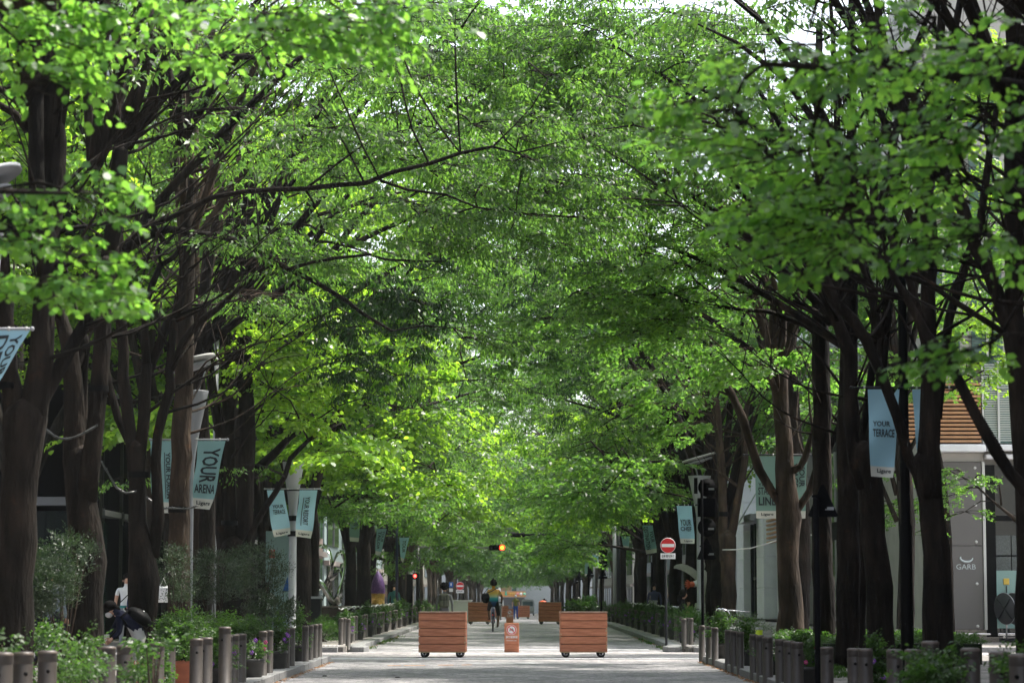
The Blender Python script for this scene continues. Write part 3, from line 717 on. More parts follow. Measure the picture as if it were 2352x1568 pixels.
# ================================================================== TREES
def resample(pts, rad, step, wob=.0):
    """Catmull-Rom through pts"""
    P_ = [Vector(p) for p in pts]; out = []; ro = []
    for i in range(len(P_) - 1):
        p0 = P_[max(i - 1, 0)]; p1 = P_[i]; p2 = P_[i + 1]; p3 = P_[min(i + 2, len(P_) - 1)]
        n = max(1, int((p2 - p1).length / step))
        for k in range(n):
            t = k / n; t2 = t * t; t3 = t2 * t
            q = .5 * ((2 * p1) + (-p0 + p2) * t + (2 * p0 - 5 * p1 + 4 * p2 - p3) * t2 + (-p0 + 3 * p1 - 3 * p2 + p3) * t3)
            r = rad[i] * (1 - t) + rad[i + 1] * t
            out.append(q + Vector((random.uniform(-1, 1), random.uniform(-1, 1), random.uniform(-.5, .5))) * wob * r); ro.append(r)
    out.append(P_[-1]); ro.append(rad[-1]); return out, ro
def blob_sprays(cs, rs, n, rr):
    """n points inside an ellipsoid, thinned into horizontal shelves"""
    out = []
    while len(out) < n:
        v = np.concatenate([rng.uniform(-1, 1, (n * 2, 3)), rng.normal(0, .55, (n * 2, 3))]); v = v[((v ** 2).sum(1) < 1) | ((np.arange(len(v)) >= n * 2) & ((v ** 2).sum(1) < 2.6))]; rng.shuffle(v)
        out = v[:n]
        if len(v) < n: n = len(v)
    return np.array(cs) + out * np.array(rs)
class TreeB:
    def __init__(s, base, sx): s.base = Vector(base); s.mb = MB(); s.pts = []; s.r = []; s.groups = {}; s.tw = []; s.sx = sx
    def limb(s, pts, rad, n=9, step=.35, wob=.12):
        p, r = resample(pts, rad, step, wob)
        pp = list(p); rr_ = list(r); t_ = (p[-1] - p[-2]).normalized(); re = r[-1]
        if re > .05: pp += [p[-1] + t_ * re * .45, p[-1] + t_ * re * .8, p[-1] + t_ * re]; rr_ += [re * .88, re * .55, re * .15]
        s.mb.tube([q - s.base for q in pp], rr_, n, jit=.05); 
        for q, k in zip(p, r): s.pts.append(tuple(q)); s.r.append(k)
    def near(s, q, rmax=.12):
        A = np.array(s.pts); rr = np.array(s.r); ok = rr < rmax
        if ok.sum() == 0: ok[:] = True
        A = A[ok]; rr = rr[ok]; d = A - np.array(q); d2 = (d ** 2).sum(1) + d[:, 2] ** 2 * 1.5 + np.maximum(0, d[:, 2]) ** 2 * 1.5; i = d2.argmin(); return A[i], rr[i]
    def subbranch(s, q, r=.028):
        a, ra = s.near(q); a = Vector(a); q = Vector(q); m = (a + q) / 2 + Vector((random.uniform(-.16, .16), random.uniform(-.16, .16), random.uniform(.05, .16))) * (q - a).length
        s.limb([a, m, q], [min(ra * .6, .035), r * .75, .006], 5, .3, .9)
    def foliage(s, C, kind, nleaf, length, leaf, droop=.25, outward=None, cols=None):
        C = np.asarray(C); A = np.array(s.pts); rr = np.array(s.r)
        ok = rr < .10; 
        if ok.sum() > 5: A = A[ok]
        # connect every spray by a thin twig to the nearest branch point
        bi = np.empty(len(C), int)
        for i in range(0, len(C), 500):
            d = ((C[i:i + 500, None, :] - A[None]) ** 2).sum(2); bi[i:i + 500] = d.argmin(1)
        B = A[bi]; dd = C - B; L_ = np.linalg.norm(dd, axis=1)
        s.tw.append((B, C.copy()))
        head = np.arctan2(dd[:, 1], dd[:, 0]) + rng.normal(0, .5, len(C))
        if outward is not None: head = np.where(rng.random(len(C)) < .5, head, outward + rng.normal(0, .9, len(C)))
        tilt = rng.normal(.05, .3, len(C))
        tips = C + np.stack([np.cos(head) * np.cos(tilt), np.sin(head) * np.cos(tilt), np.sin(tilt)], 1) * length * .8
        s.tw.append((C.copy(), tips))
        v, n = crown_verts(C - np.array(s.base), head, tilt, kind, nleaf, length, leaf, droop)
        s.groups.setdefault(kind, []).append((v, n))
    def meshes(s, bark, leafm=None):
        me_list = []
        return None
    def finish(s, name, label, group, bark=BARK, crown_mats=None):
        t = empty(name, s.base, 0, label, 'tree', group)
        s.mb.build('trunk', bark, t)
        for kind, lst in s.groups.items():
            v = np.concatenate([a for a, _ in lst]); 
            me = mesh_from_np('crown', v, lst[0][1], (crown_mats or LF)[kind]); addmesh('crown', me, t)
        if s.tw:
            A = np.concatenate([a for a, _ in s.tw]) - np.array(s.base); B = np.concatenate([b for _, b in s.tw]) - np.array(s.base)
            V, Fc = twig_mesh(A, B, .0075, .003); o = quads_obj('twigs', V, Fc, bark, t)
        return t
def shelves(T, S, per, spread, kind, nleaf, length, leaf, droop=.3, outward=None, connect=True):
    """every shelf centre carries a flat fan of sprays, as zelkova branches do"""
    C = []; Hd = []; Tl = []; A = []
    for s in S:
        a0 = rng.uniform(0, 2 * PI) if outward is None else outward + rng.normal(0, .5)
        if connect: T.subbranch(s, .02)
        for k in range(per):
            if outward is None: a = a0 + 2 * PI * k / per + rng.normal(0, .35)
            else: a = a0 + rng.uniform(-1.9, 1.9)
            d = spread * rng.uniform(.1, 1) ** .7
            C.append((s[0] + math.cos(a) * d, s[1] + math.sin(a) * d, s[2] + rng.normal(0, .05) - .12 * d)); Hd.append(a + rng.normal(0, .3)); Tl.append(rng.normal(-.12, .16)); A.append(s)
    C = np.array(C); Hd = np.array(Hd); Tl = np.array(Tl); A = np.array(A)
    T.tw.append((A, C.copy()))
    T.tw.append((C.copy(), C + np.stack([np.cos(Hd) * np.cos(Tl), np.sin(Hd) * np.cos(Tl), np.sin(Tl)], 1) * length * .85))
    v, n = crown_verts(C - np.array(T.base), Hd, Tl, kind, nleaf, length, leaf, droop); T.groups.setdefault(kind, []).append((v, n))
def traced(x, y, r, Y): return P(x, y, Y), r * PX(Y)
def add_traced(T, Y, limbs):
    trunk = None
    for L_ in limbs:
        dy = L_[0]; pts = []; rad = []
        n = len(L_[1])
        for i, (x, y, r) in enumerate(L_[1]):
            yy = Y + (dy[0] + (dy[1] - dy[0]) * i / max(1, n - 1) if isinstance(dy, tuple) else dy)
            if y == 'g': 
                q = P(x, 1400, yy); pts.append(Vector((q.x, yy, .10))); rad.append(r * PX(yy))
            else: p, rr = traced(x, y, r, yy); pts.append(p); rad.append(rr)
        if trunk is None: trunk = (pts[-1], rad[-1], (pts[-1] - pts[-2]).normalized())
        elif (pts[0] - trunk[0]).length < trunk[1] * 2.2 and rad[0] > .05:
            pts.insert(0, trunk[0] - trunk[2] * trunk[1] * 2.4 + (pts[0] - trunk[0]) * .35); rad.insert(0, max(rad[0], trunk[1] * .72)); rad[1] = rad[1] * 1.05
        T.limb(pts, rad, 14 if rad[0] > .1 else 8)
def blob(T, x, y, rx, ry, Y, rY, n, kind, nleaf=42, length=.75, leaf=.085, subs=6, droop=.25, outward=None):
    c = P(x, y, Y); k = PX(Y); cs = (c.x, c.y, c.z); rs = (rx * k, rY, ry * k)
    per = 7; S = blob_sprays(cs, rs, max(2, n // per + 1), None)
    sp = .75 if length > .5 else .42
    shelves(T, S, per, sp, kind, nleaf, length, leaf, droop, outward)
random.seed(11)
GL = 'street trees along the left kerb'; GR = 'street trees along the right kerb'
TREES = []
def overhead(T, base, sx, Y, n=90, z0=9, z1=13, toward=3.0, kind='zel', lean=None):
    """upper crown above the frame: limbs and coarse sprays"""
    bx = base[0]
    top = Vector((bx, Y, 7.0)) if lean is None else Vector(lean)
    C = []
    for k in range(5):
        a = 2 * PI * k / 5 + random.random(); rd = random.uniform(1.5, 3.6)
        e = Vector((bx + math.cos(a) * rd - sx * 1.2, Y + math.sin(a) * rd * .8, random.uniform(z0, z1)))
        T.limb([top, (top + e) / 2 + Vector((0, 0, .8)), e], [.08, .05, .015], 5, .6)
        for j in range(n // 5): 
            f = random.uniform(.35, 1.15); q = top.lerp(e, f); C.append((q.x + random.gauss(0, .8), q.y + random.gauss(0, .8), max(z0 - 1, q.z + random.gauss(0, .6))))
    T.foliage(np.array(C), kind, 30, 1.0, .13)
# ---------------- left kerb trees
def kb(x, Y): return (P(x, 1400, Y).x, Y, .1)
# out-of-frame nearest trees whose leafy branch ends hang, blurred, into the picture
Y = 15.5; T = TreeB((-5.9, Y, .1), -1)
T.limb([(-5.9, Y, .1), (-5.8, Y, 2.2), (-5.6, Y, 3.4)], [.24, .2, .19]); 
T.limb([(-5.6, Y, 3.3), (-4.6, Y - .3, 4.2), (-3.3, Y - .6, 4.85), (-1.6, Y - .8, 5.05)], [.12, .07, .04, .015], 8)
T.limb([(-5.6, Y, 3.2), (-4.3, Y - .5, 3.5), (-3.2, Y - .8, 3.75), (-2.6, Y - 1, 3.7)], [.08, .05, .02, .01], 7)
T.limb([(-5.6, Y, 3.4), (-5.9, Y + .6, 6), (-5.2, Y + 1.2, 8.5)], [.16, .12, .06], 8)
blob(T, 330, 15, 480, 75, 15.6, .9, 96, 'blur', 22, .40, .062, 10, .3, 0.)
blob(T, 640, 60, 150, 40, 15.6, .5, 26, 'blur', 22, .40, .062, 3, .3, 0.)
blob(T, 110, 500, 170, 110, 15.2, .5, 34, 'blur', 20, .34, .060, 6, .3, 0.)
blob(T, 130, 660, 125, 42, 15.2, .4, 22, 'blur', 20, .34, .060, 3, .3, 0.)
blob(T, 30, 120, 90, 90, 15.2, .5, 16, 'blur', 20, .36, .060, 3, .3, 0.)
overhead(T, T.base, -1, Y, 15, 9, 11)
T.finish('street_tree', 'nearest left tree whose blurred leaves fill the upper left corner', GL)
Y = 15.0; T = TreeB((5.9, Y, .1), 1)
T.limb([(5.9, Y, .1), (5.8, Y, 2.2), (5.6, Y, 3.4)], [.24, .2, .19])
T.limb([(5.6, Y, 3.3), (4.4, Y - .4, 3.9), (3.0, Y - .6, 4.3), (1.4, Y - .8, 4.4)], [.12, .07, .04, .015], 8)
T.limb([(5.6, Y, 3.2), (4.3, Y - .5, 3.3), (3.2, Y - .8, 3.5), (2.6, Y - 1, 3.6)], [.08, .05, .02, .01], 7)
T.limb([(5.6, Y, 3.4), (5.9, Y + .6, 6), (5.2, Y + 1.2, 8.5)], [.16, .12, .06], 8)
blob(T, 2030, 150, 400, 190, 14.6, 1.2, 100, 'blur', 18, .36, .060, 12, .3, PI)
blob(T, 1880, 450, 310, 180, 14.8, 1.0, 84, 'blur', 18, .36, .060, 8, .3, PI)
blob(T, 2260, 400, 130, 230, 14.4, .6, 30, 'blur', 18, .32, .060, 4, .3, PI)
blob(T, 1690, 250, 130, 170, 14.6, .7, 26, 'blur', 18, .32, .060, 3, .3, PI)
blob(T, 2310, 820, 30, 150, 14.2, .3, 8, 'blur', 14, .3, .06, 2, .3, PI)
overhead(T, T.base, 1, Y, 15, 9, 11)
T.finish('street_tree', 'right tree out of frame whose large blurred leaves hang across the upper right', GR)

def LT(x, Y, limbs, label, blobs=(), over=90, bark=BARK, name='street_tree', group=GL, sx=-1, lean=None, okind='zel'):
    T = TreeB(kb(x, Y), sx); add_traced(T, Y, limbs)
    src = [(Vector(p), r) for p, r in zip(T.pts, T.r) if p[2] > 4.0 and r > .02]
    for k in range(26 if src else 0):
        p, r = random.choice(src); a_ = random.uniform(0, 2 * PI); ln = random.uniform(1.2, 3.2); up = random.uniform(.35, 1.3)
        d_ = Vector((math.cos(a_) - sx * .35, math.sin(a_) * .7, up)).normalized(); q = p + d_ * ln; m_ = (p + q) / 2 + Vector((random.uniform(-.15, .15), 0, -.12 * ln * (1 if random.random() < .7 else -1)))
        T.limb([p, m_, q], [min(r * .55, .032), .016, .005], 5, .3, .8)
        for e_ in range(2):
            f = random.uniform(.4, .8); s_ = m_.lerp(q, f); q3 = s_ + (d_ + Vector((random.uniform(-.9, .9), random.uniform(-.6, .6), random.uniform(-.3, .5)))).normalized() * ln * .4
            T.limb([s_, (s_ + q3) / 2 + Vector((0, 0, .04)), q3], [.011, .008, .003], 4, .3, .8)
    for bl in blobs: blob(T, *bl)
    if over: overhead(T, T.base, sx, Y, over, kind=okind, lean=lean)
    TREES.append(T.finish(name, label, group, bark)); return TREES[-1]
LT(38, 28.7, [
 (0, [(38, 'g', 50), (36, 1500, 44), (40, 1250, 42), (46, 1080, 42), (58, 960, 50)]),
 (0, [(40, 980, 30), (22, 850, 20), (12, 700, 16), (5, 560, 14)]),
 (0, [(70, 960, 34), (98, 830, 28), (104, 700, 26), (110, 560, 26), (88, 470, 20), (82, 330, 18), (84, 200, 17), (82, 60, 14), (80, -60, 12)]),
 (.3, [(105, 600, 22), (122, 460, 26), (126, 330, 27), (120, 240, 24), (113, 150, 18), (118, 60, 14), (122, -60, 12)]),
 (.3, [(126, 300, 22), (150, 180, 18), (170, 90, 18), (186, 10, 18), (195, -60, 16)]),
 (.5, [(150, 215, 9), (165, 165, 9), (205, 110, 9), (253, 52, 8), (285, 20, 6)]),
 (.4, [(64, 275, 9), (40, 235, 8), (0, 205, 7), (-40, 170, 5)]),
 (.6, [(66, 300, 11), (35, 262, 9), (0, 242, 8), (-40, 220, 6)]),
 (.1, [(92, 915, 20), (128, 860, 18), (165, 797, 15), (190, 750, 15), (209, 713, 14), (222, 643, 14), (243, 600, 13)]),
 (.4, [(0, 700, 14), (-15, 560, 14), (-20, 430, 14)])],
 'leftmost big zelkova trunk, a light blue banner hanging before it', over=60)
LT(196, 33.5, [
 (0, [(196, 'g', 45), (197, 1450, 38), (202, 1290, 40), (186, 1150, 36), (182, 1050, 36)]),
 (0, [(170, 1060, 26), (168, 950, 24), (168, 880, 22), (158, 790, 20), (142, 740, 15), (122, 640, 13), (100, 540, 12)]),
 (.2, [(188, 1040, 16), (189, 930, 14), (190, 850, 13), (195, 790, 12), (192, 770, 9)]),
 (-.2, [(205, 1080, 22), (218, 980, 20), (226, 887, 20), (236, 790, 20), (240, 700, 19), (248, 610, 20), (262, 520, 20), (272, 420, 19), (276, 350, 18)]),
 (-.2, [(276, 360, 14), (268, 290, 10), (272, 220, 8), (265, 140, 7), (262, 60, 6)]),
 (0, [(280, 330, 13), (318, 234, 11), (334, 160, 10), (345, 90, 9), (352, 0, 8)]),
 (.2, [(285, 330, 13), (340, 250, 12), (365, 170, 10), (388, 105, 9), (400, 30, 7)]),
 (.3, [(290, 340, 14), (325, 285, 12), (366, 232, 11), (400, 196, 11), (440, 165, 11), (470, 130, 10), (492, 105, 9)]),
 (.5, [(275, 440, 8), (290, 350, 5), (300, 260, 5), (330, 210, 4)])],
 'second zelkova on the left with a burr-covered base and two black straps on its stems', over=60)
LT(318, 38.7, [
 (0, [(320, 'g', 40), (323, 1460, 32), (330, 1330, 37), (314, 1200, 21), (313, 1100, 19), (313, 1030, 22)]),
 (0, [(305, 1040, 14), (296, 980, 14), (291, 920, 15), (284, 860, 13), (284, 810, 13), (276, 720, 13), (278, 610, 13), (270, 520, 11), (262, 440, 9)]),
 (0, [(322, 1030, 13), (330, 950, 14), (336, 870, 12), (338, 840, 12)]),
 (0, [(338, 850, 11), (332, 760, 9), (335, 700, 8), (348, 655, 8), (369, 609, 7), (400, 590, 6), (420, 560, 5)]),
 (.2, [(342, 850, 11), (365, 797, 11), (385, 745, 11), (404, 725, 11), (418, 661, 12), (432, 590, 12), (430, 520, 10), (440, 420, 8)]),
 (0, [(350, 1280, 15), (362, 1190, 14), (358, 1060, 12), (362, 1000, 11), (374, 950, 12), (393, 890, 11), (388, 850, 10), (394, 800, 9), (400, 740, 9)]),
 (0, [(392, 850, 8), (420, 785, 9), (442, 755, 8), (470, 730, 8), (504, 706, 7), (545, 665, 6), (588, 630, 5), (640, 590, 4)]),
 (.4, [(300, 1020, 11), (272, 960, 10), (250, 880, 9), (243, 840, 8)]),
 ((-.2, -3.6), [(380, 560, 6.6), (344, 487 + 20, 6.0), (362, 513, 6.0), (421, 487, 6.6), (487, 454, 6.6), (560, 440, 6.0), (622, 436, 6.0), (700, 434, 6.0), (770, 426, 6.0), (838, 421, 5.4), (904, 395, 5.4), (984, 377, 4.8), (1057, 352, 4.2), (1131, 337, 3.6), (1185, 352, 2.4), (1250, 335, 1.8), (1317, 319, 1.5)]),
 (-2.2, [(874, 415, 4.2), (936, 436, 3.6), (1024, 447, 3.0), (1094, 476, 2.4), (1185, 489, 2.4), (1350, 500, 1.5)]),
 (-3.4, [(1134, 335, 2.4), (1180, 290, 1.8), (1222, 245, 1.8), (1259, 183, 1.5)]),
 (0, [(286, 574, 12), (340, 540, 11), (388, 527, 9), (458, 538, 8), (520, 545, 8), (574, 568, 7), (618, 590, 7), (665, 620, 6), (720, 645, 6), (794, 689, 5), (830, 718, 4), (900, 760, 3)]),
 (-.5, [(665, 618, 5), (713, 603, 4), (775, 592, 4), (849, 585, 3), (885, 596, 3), (1013, 601, 2)]),
 (.2, [(262, 700, 16), (258, 640, 13), (272, 600, 13), (300, 560, 12), (344, 487, 11), (403, 421, 10), (469, 355, 11), (516, 300, 10), (549, 264, 9), (575, 242, 8), (637, 183, 7), (685, 136, 6), (804, 88, 4), (900, 60, 3)])],
 'third zelkova on the left, its long limb reaching over the road',
 blobs=[(900, 340, 330, 80, 37.8, 1.2, 150, 'zel', 42, .7, .095, 12, .3, 0.), (1250, 330, 260, 150, 37, 1.4, 150, 'zel', 42, .65, .09, 12, .3, 0.),
        (1150, 500, 330, 110, 37.8, 1.2, 190, 'zel', 42, .65, .09, 14, .3, 0.), (640, 540, 240, 70, 38.6, 1.0, 70, 'zel', 42, .65, .09, 8, .3, 0.),
        (1060, 800, 110, 60, 38.2, .7, 26, 'zel', 40, .6, .085, 5, .35, 0.),
        (470, 300, 120, 50, 38.9, .6, 18, 'zel', 40, .6, .085, 4), (900, 120, 200, 110, 38, 1.2, 50, 'zel', 42, .65, .085, 8, .3)], over=70, lean=(-5.2, 38.7, 8.3))
LT(411, 42.4, [
 (0, [(411, 'g', 30), (411, 1400, 26), (412, 1200, 24), (418, 1000, 23), (424, 800, 20), (430, 600, 18), (433, 400, 16), (433, 200, 15), (434, 0, 13), (436, -250, 10)]),
 (.2, [(424, 800, 8), (450, 720, 6), (462, 690, 5)]),
 (0, [(417, 480, 9), (436, 366, 8), (454, 256, 7), (476, 183, 6), (476, 128, 5)]),
 (.3, [(430, 560, 9), (480, 430, 8), (520, 330, 6), (549, 260, 5)])],
 'tall straight brown trunk standing right in front of the grey trumpet lamp post', bark=BARK2, over=60,
 blobs=[(560, 700, 120, 60, 44, 1.0, 30, 'zel', 40, .6, .075, 3, .3)])
LT(453, 50.0, [(0, [(453, 'g', 16), (453, 1300, 14), (453, 1000, 13), (450, 800, 12), (448, 600, 11), (446, 300, 10), (446, -100, 8)])],
 'slim brown trunk just behind the grey lamp pole on the left', bark=BARK2, over=60)
LT(540, 51.0, [
 (0, [(540, 'g', 42), (540, 1400, 36), (538, 1260, 34)]),
 (0, [(520, 1270, 18), (500, 1150, 11), (504, 994, 11), (492, 920, 11), (481, 848, 11), (470, 760, 10), (462, 640, 8)]),
 (0, [(530, 1270, 18), (526, 1100, 15), (522, 892, 14), (516, 760, 13), (520, 620, 11), (530, 480, 9)]),
 (0, [(556, 1270, 20), (566, 1100, 19), (568, 960, 19), (560, 850, 16), (566, 720, 14), (575, 560, 12), (580, 420, 10)]),
 (.3, [(505, 1220, 10), (480, 1180, 9), (462, 1120, 8), (450, 1060, 6)]),
 (-.4, [(566, 1243, 8), (607, 1170, 7), (654, 1094, 6), (666, 1053, 6), (707, 1012, 5), (740, 990, 4)]),
 (.2, [(578, 1088, 12), (636, 1035, 9), (680, 986, 7), (720, 950, 5)])],
 'many-stemmed tree with a round pale pruning scar, on the left before the crossing', over=60,
 blobs=[(590, 760, 130, 70, 50.5, 1.2, 46, 'lime', 40, .7, .10, 6, .35, 0.), (600, 880, 140, 80, 51, 1.0, 64, 'lime', 40, .65, .10, 6, .4, 0.), (660, 990, 70, 40, 50.2, .6, 12, 'lime', 34, .5, .10, 2, .4, 0.),
        (470, 680, 130, 70, 52, 1, 30, 'lime', 40, .65, .09, 4), (430, 1085, 160, 20, 49, .8, 8, 'zel', 30, .5, .08, 3)])
# ---------------- right kerb trees
LT(2352 + 60, 24.5, [
 (0, [(2430, 'g', 60), (2425, 1400, 50), (2415, 1200, 46), (2395, 1150, 30)]),
 (0, [(2400, 1180, 16), (2352, 1120, 15), (2320, 1085, 14), (2286, 1033, 16), (2240, 950, 13), (2199, 870, 13), (2171, 817, 12), (2129, 769, 11), (2084, 689, 9), (2042, 619, 8), (1990, 560, 6), (1920, 500, 4)]),
 (0, [(2415, 1160, 34), (2420, 900, 30), (2410, 600, 26), (2400, 300, 22), (2390, 0, 18)])],
 'tree at the right picture edge, dark limb slanting before the tan slats', group=GR, sx=1, over=50)
LT(2335, 28.3, [
 (0, [(2364, 'g', 34), (2362, 1400, 30), (2360, 1200, 28), (2350, 1000, 27), (2338, 850, 26), (2328, 740, 28)]),
 (0, [(2322, 760, 18), (2296, 690, 17), (2270, 620, 17), (2244, 574, 16), (2210, 480, 15), (2170, 400, 14), (2140, 330, 13), (2100, 220, 12), (2040, 120, 10), (1990, 40, 8)]),
 (0, [(2332, 760, 22), (2330, 620, 20), (2325, 480, 20), (2322, 340, 18), (2326, 180, 16), (2320, 40, 13), (2310, -60, 11)]),
 (.3, [(2345, 640, 14), (2350, 460, 13), (2345, 250, 12), (2352, 60, 10)]),
 (-.4, [(2303, 762, 8), (2250, 728, 7), (2199, 696, 7), (2147, 661, 6), (2100, 640, 6), (2060, 626, 6), (2008, 602, 5), (1920, 574, 4), (1850, 540, 3)]),
 (.2, [(2280, 640, 8), (2240, 560, 7), (2215, 500, 6), (2200, 400, 6)])],
 'rightmost dark trunk rising along the right edge of the view past stacked tables', group=GR, sx=1, over=60)
LT(2158, 34.0, [
 (0, [(2165, 'g', 44), (2160, 1500, 36), (2155, 1400, 34), (2148, 1270, 30), (2138, 1140, 28), (2128, 1060, 32)]),
 (0, [(2110, 1085, 15), (2088, 1054, 13), (2060, 957, 12), (2044, 910, 12), (2028, 870, 12), (1990, 783, 13), (1960, 735, 13), (1921, 696, 12), (1886, 626, 12), (1851, 574, 11), (1800, 500, 10), (1760, 440, 8), (1700, 360, 6)]),
 (0, [(2132, 1080, 26), (2136, 980, 25), (2138, 887, 23), (2134, 783, 18), (2133, 678, 17), (2138, 574, 18), (2130, 460, 18), (2112, 400, 16), (2085, 320, 13), (2062, 200, 12), (2030, 100, 10), (2010, -20, 8)]),
 (.2, [(2152, 960, 14), (2164, 835, 12), (2181, 731, 11), (2202, 661, 11), (2227, 574, 10), (2250, 520, 10), (2262, 440, 9), (2275, 340, 8), (2290, 240, 6)]),
 (.1, [(2128, 640, 12), (2100, 520, 12), (2070, 440, 10), (2050, 330, 9), (2000, 200, 8)]),
 (-.3, [(2130, 800, 12), (2105, 700, 10), (2088, 640, 9), (2050, 560, 8), (2020, 480, 6)])],
 'large leaning trunk left of the grey sign panel, forking in front of the right banner', group=GR, sx=1, over=60)
LT(2024, 39.5, [
 (0, [(2030, 'g', 36), (2026, 1480, 31), (2020, 1350, 30), (2008, 1230, 28), (1996, 1110, 28), (1985, 1040, 30)]),
 (0, [(1966, 1060, 16), (1957, 990, 15), (1955, 900, 17), (1952, 817, 17), (1925, 745, 14), (1910, 713, 14), (1886, 661, 12), (1870, 590, 10)]),
 (0, [(1996, 1060, 16), (2004, 1000, 14), (2016, 920, 12), (2024, 860, 12), (2028, 783, 14)]),
 (0, [(2026, 790, 11), (2010, 720, 10), (2002, 660, 9), (1985, 620, 8), (1960, 560, 7)]),
 (.2, [(2030, 790, 12), (2042, 700, 11), (2048, 620, 10), (2056, 540, 9), (2040, 420, 8)]),
 (.3, [(1980, 1040, 12), (1996, 900, 9), (2010, 780, 8)])],
 'dark forked trunk between the light blue banner and the brown louvres', group=GR, sx=1, over=60)
LT(1946, 43.3, [
 (0, [(1949, 'g', 32), (1946, 1500, 28), (1946, 1350, 27), (1948, 1200, 25), (1946, 1050, 23), (1948, 900, 22), (1950, 750, 19), (1952, 600, 16), (1954, 420, 13), (1956, 200, 11), (1956, 0, 8)]),
 (0, [(1950, 760, 9), (1930, 650, 7), (1926, 540, 6), (1910, 440, 5)])],
 'straight dark trunk rooted in the paving in front of the clipped hedge', group=GR, sx=1, over=50)
LT(1888, 47.0, [
 (0, [(1893, 'g', 30), (1892, 1400, 25), (1890, 1250, 23), (1888, 1100, 22), (1888, 950, 21), (1886, 800, 20), (1882, 680, 17), (1880, 560, 14), (1884, 420, 12), (1880, 250, 10), (1882, 60, 8)]),
 (0, [(1876, 765, 8), (1850, 746, 7), (1823, 738, 7), (1790, 724, 6), (1764, 715, 6), (1700, 712, 4), (1640, 700, 3)]),
 (-.2, [(1910, 745, 8), (1880, 722, 8), (1847, 703, 8), (1810, 690, 7), (1764, 675, 6), (1700, 668, 5), (1640, 640, 4), (1560, 600, 3)]),
 (-.2, [(1880, 672, 10), (1850, 640, 10), (1820, 620, 9), (1792, 598, 8), (1750, 560, 7), (1700, 520, 6), (1640, 480, 4)]),
 (.2, [(1900, 1040, 8), (1918, 1000, 8), (1930, 970, 6), (1945, 960, 5)])],
 'dark trunk growing behind the hedge, partly hidden by a black triangular sign', group=GR, sx=1, over=50,
 blobs=[(1560, 640, 230, 80, 46.5, 1.4, 150, 'maple', 34, .6, .085, 9, .3, PI), (1420, 720, 200, 70, 47, 1.2, 90, 'maple', 34, .6, .085, 6, .3, PI), (1560, 760, 200, 60, 47.5, 1.0, 80, 'maple', 34, .6, .085, 6, .35, PI),
        (1700, 560, 180, 90, 46.5, 1.2, 80, 'maple', 34, .6, .08, 6, .3, PI)])
LT(1810, 51.0, [
 (0, [(1815, 'g', 38), (1814, 1400, 30), (1811, 1290, 25), (1812, 1190, 29), (1806, 1120, 24), (1800, 1026, 20), (1794, 940, 18), (1790, 860, 20)]),
 (0, [(1790, 1150, 12), (1772, 1125, 10), (1745, 1080, 11), (1722, 1010, 10), (1705, 960, 10), (1680, 905, 9), (1655, 870, 9), (1630, 845, 7), (1600, 820, 5)]),
 (0, [(1826, 1175, 11), (1845, 1150, 9), (1862, 1125, 9), (1880, 1060, 8), (1892, 990, 6)]),
 (-.2, [(1820, 1080, 10), (1838, 1072, 8), (1850, 1050, 8), (1865, 1000, 7), (1880, 950, 6)]),
 (0, [(1784, 870, 11), (1762, 800, 10), (1748, 740, 9), (1735, 680, 7)]), (.1, [(1788, 870, 11), (1775, 780, 10), (1776, 700, 8), (1770, 600, 6)]),
 (.2, [(1792, 870, 11), (1796, 780, 10), (1800, 700, 9), (1812, 620, 7)]), (.1, [(1797, 870, 12), (1818, 780, 12), (1826, 700, 10), (1840, 600, 8)]),
 (-.2, [(1784, 900, 7), (1764, 850, 7), (1750, 800, 6), (1738, 760, 5)])],
 'smooth grey-brown tree before the crossing that forks low in front of a green banner', group=GR, sx=1, bark=BARK2, over=50,
 blobs=[(1800, 830, 170, 46, 49.5, 1.0, 64, 'maple', 34, .55, .09, 6, .35, PI), (1600, 870, 130, 60, 50.5, .9, 44, 'maple', 34, .55, .09, 5, .35, PI), (1560, 960, 120, 50, 51, .8, 30, 'maple', 34, .5, .085, 4, .35, PI)])
LT(1673, 70.0, [
 (0, [(1676, 'g', 22), (1674, 1400, 18), (1672, 1300, 17), (1670, 1235, 20)]),
 (0, [(1662, 1245, 11), (1660, 1150, 10), (1657, 1080, 10), (1652, 1000, 9), (1644, 920, 8)]),
 (0, [(1677, 1240, 11), (1690, 1180, 9), (1700, 1120, 8), (1712, 1050, 8), (1708, 1000, 7), (1716, 930, 6)])],
 'forked tree first beyond the crossing on the right in front of white stone', group=GR, sx=1, bark=BARK2, over=0)
T = TreeB(kb(1640, 76), 1); add_traced(T, 76, [(0, [(1640, 'g', 19), (1638, 1300, 16), (1632, 1180, 15), (1628, 1060, 13), (1622, 940, 12), (1615, 820, 10)])])
T.finish('street_tree', 'second trunk beyond the crossing on the right, behind the stack of black signs', GR)
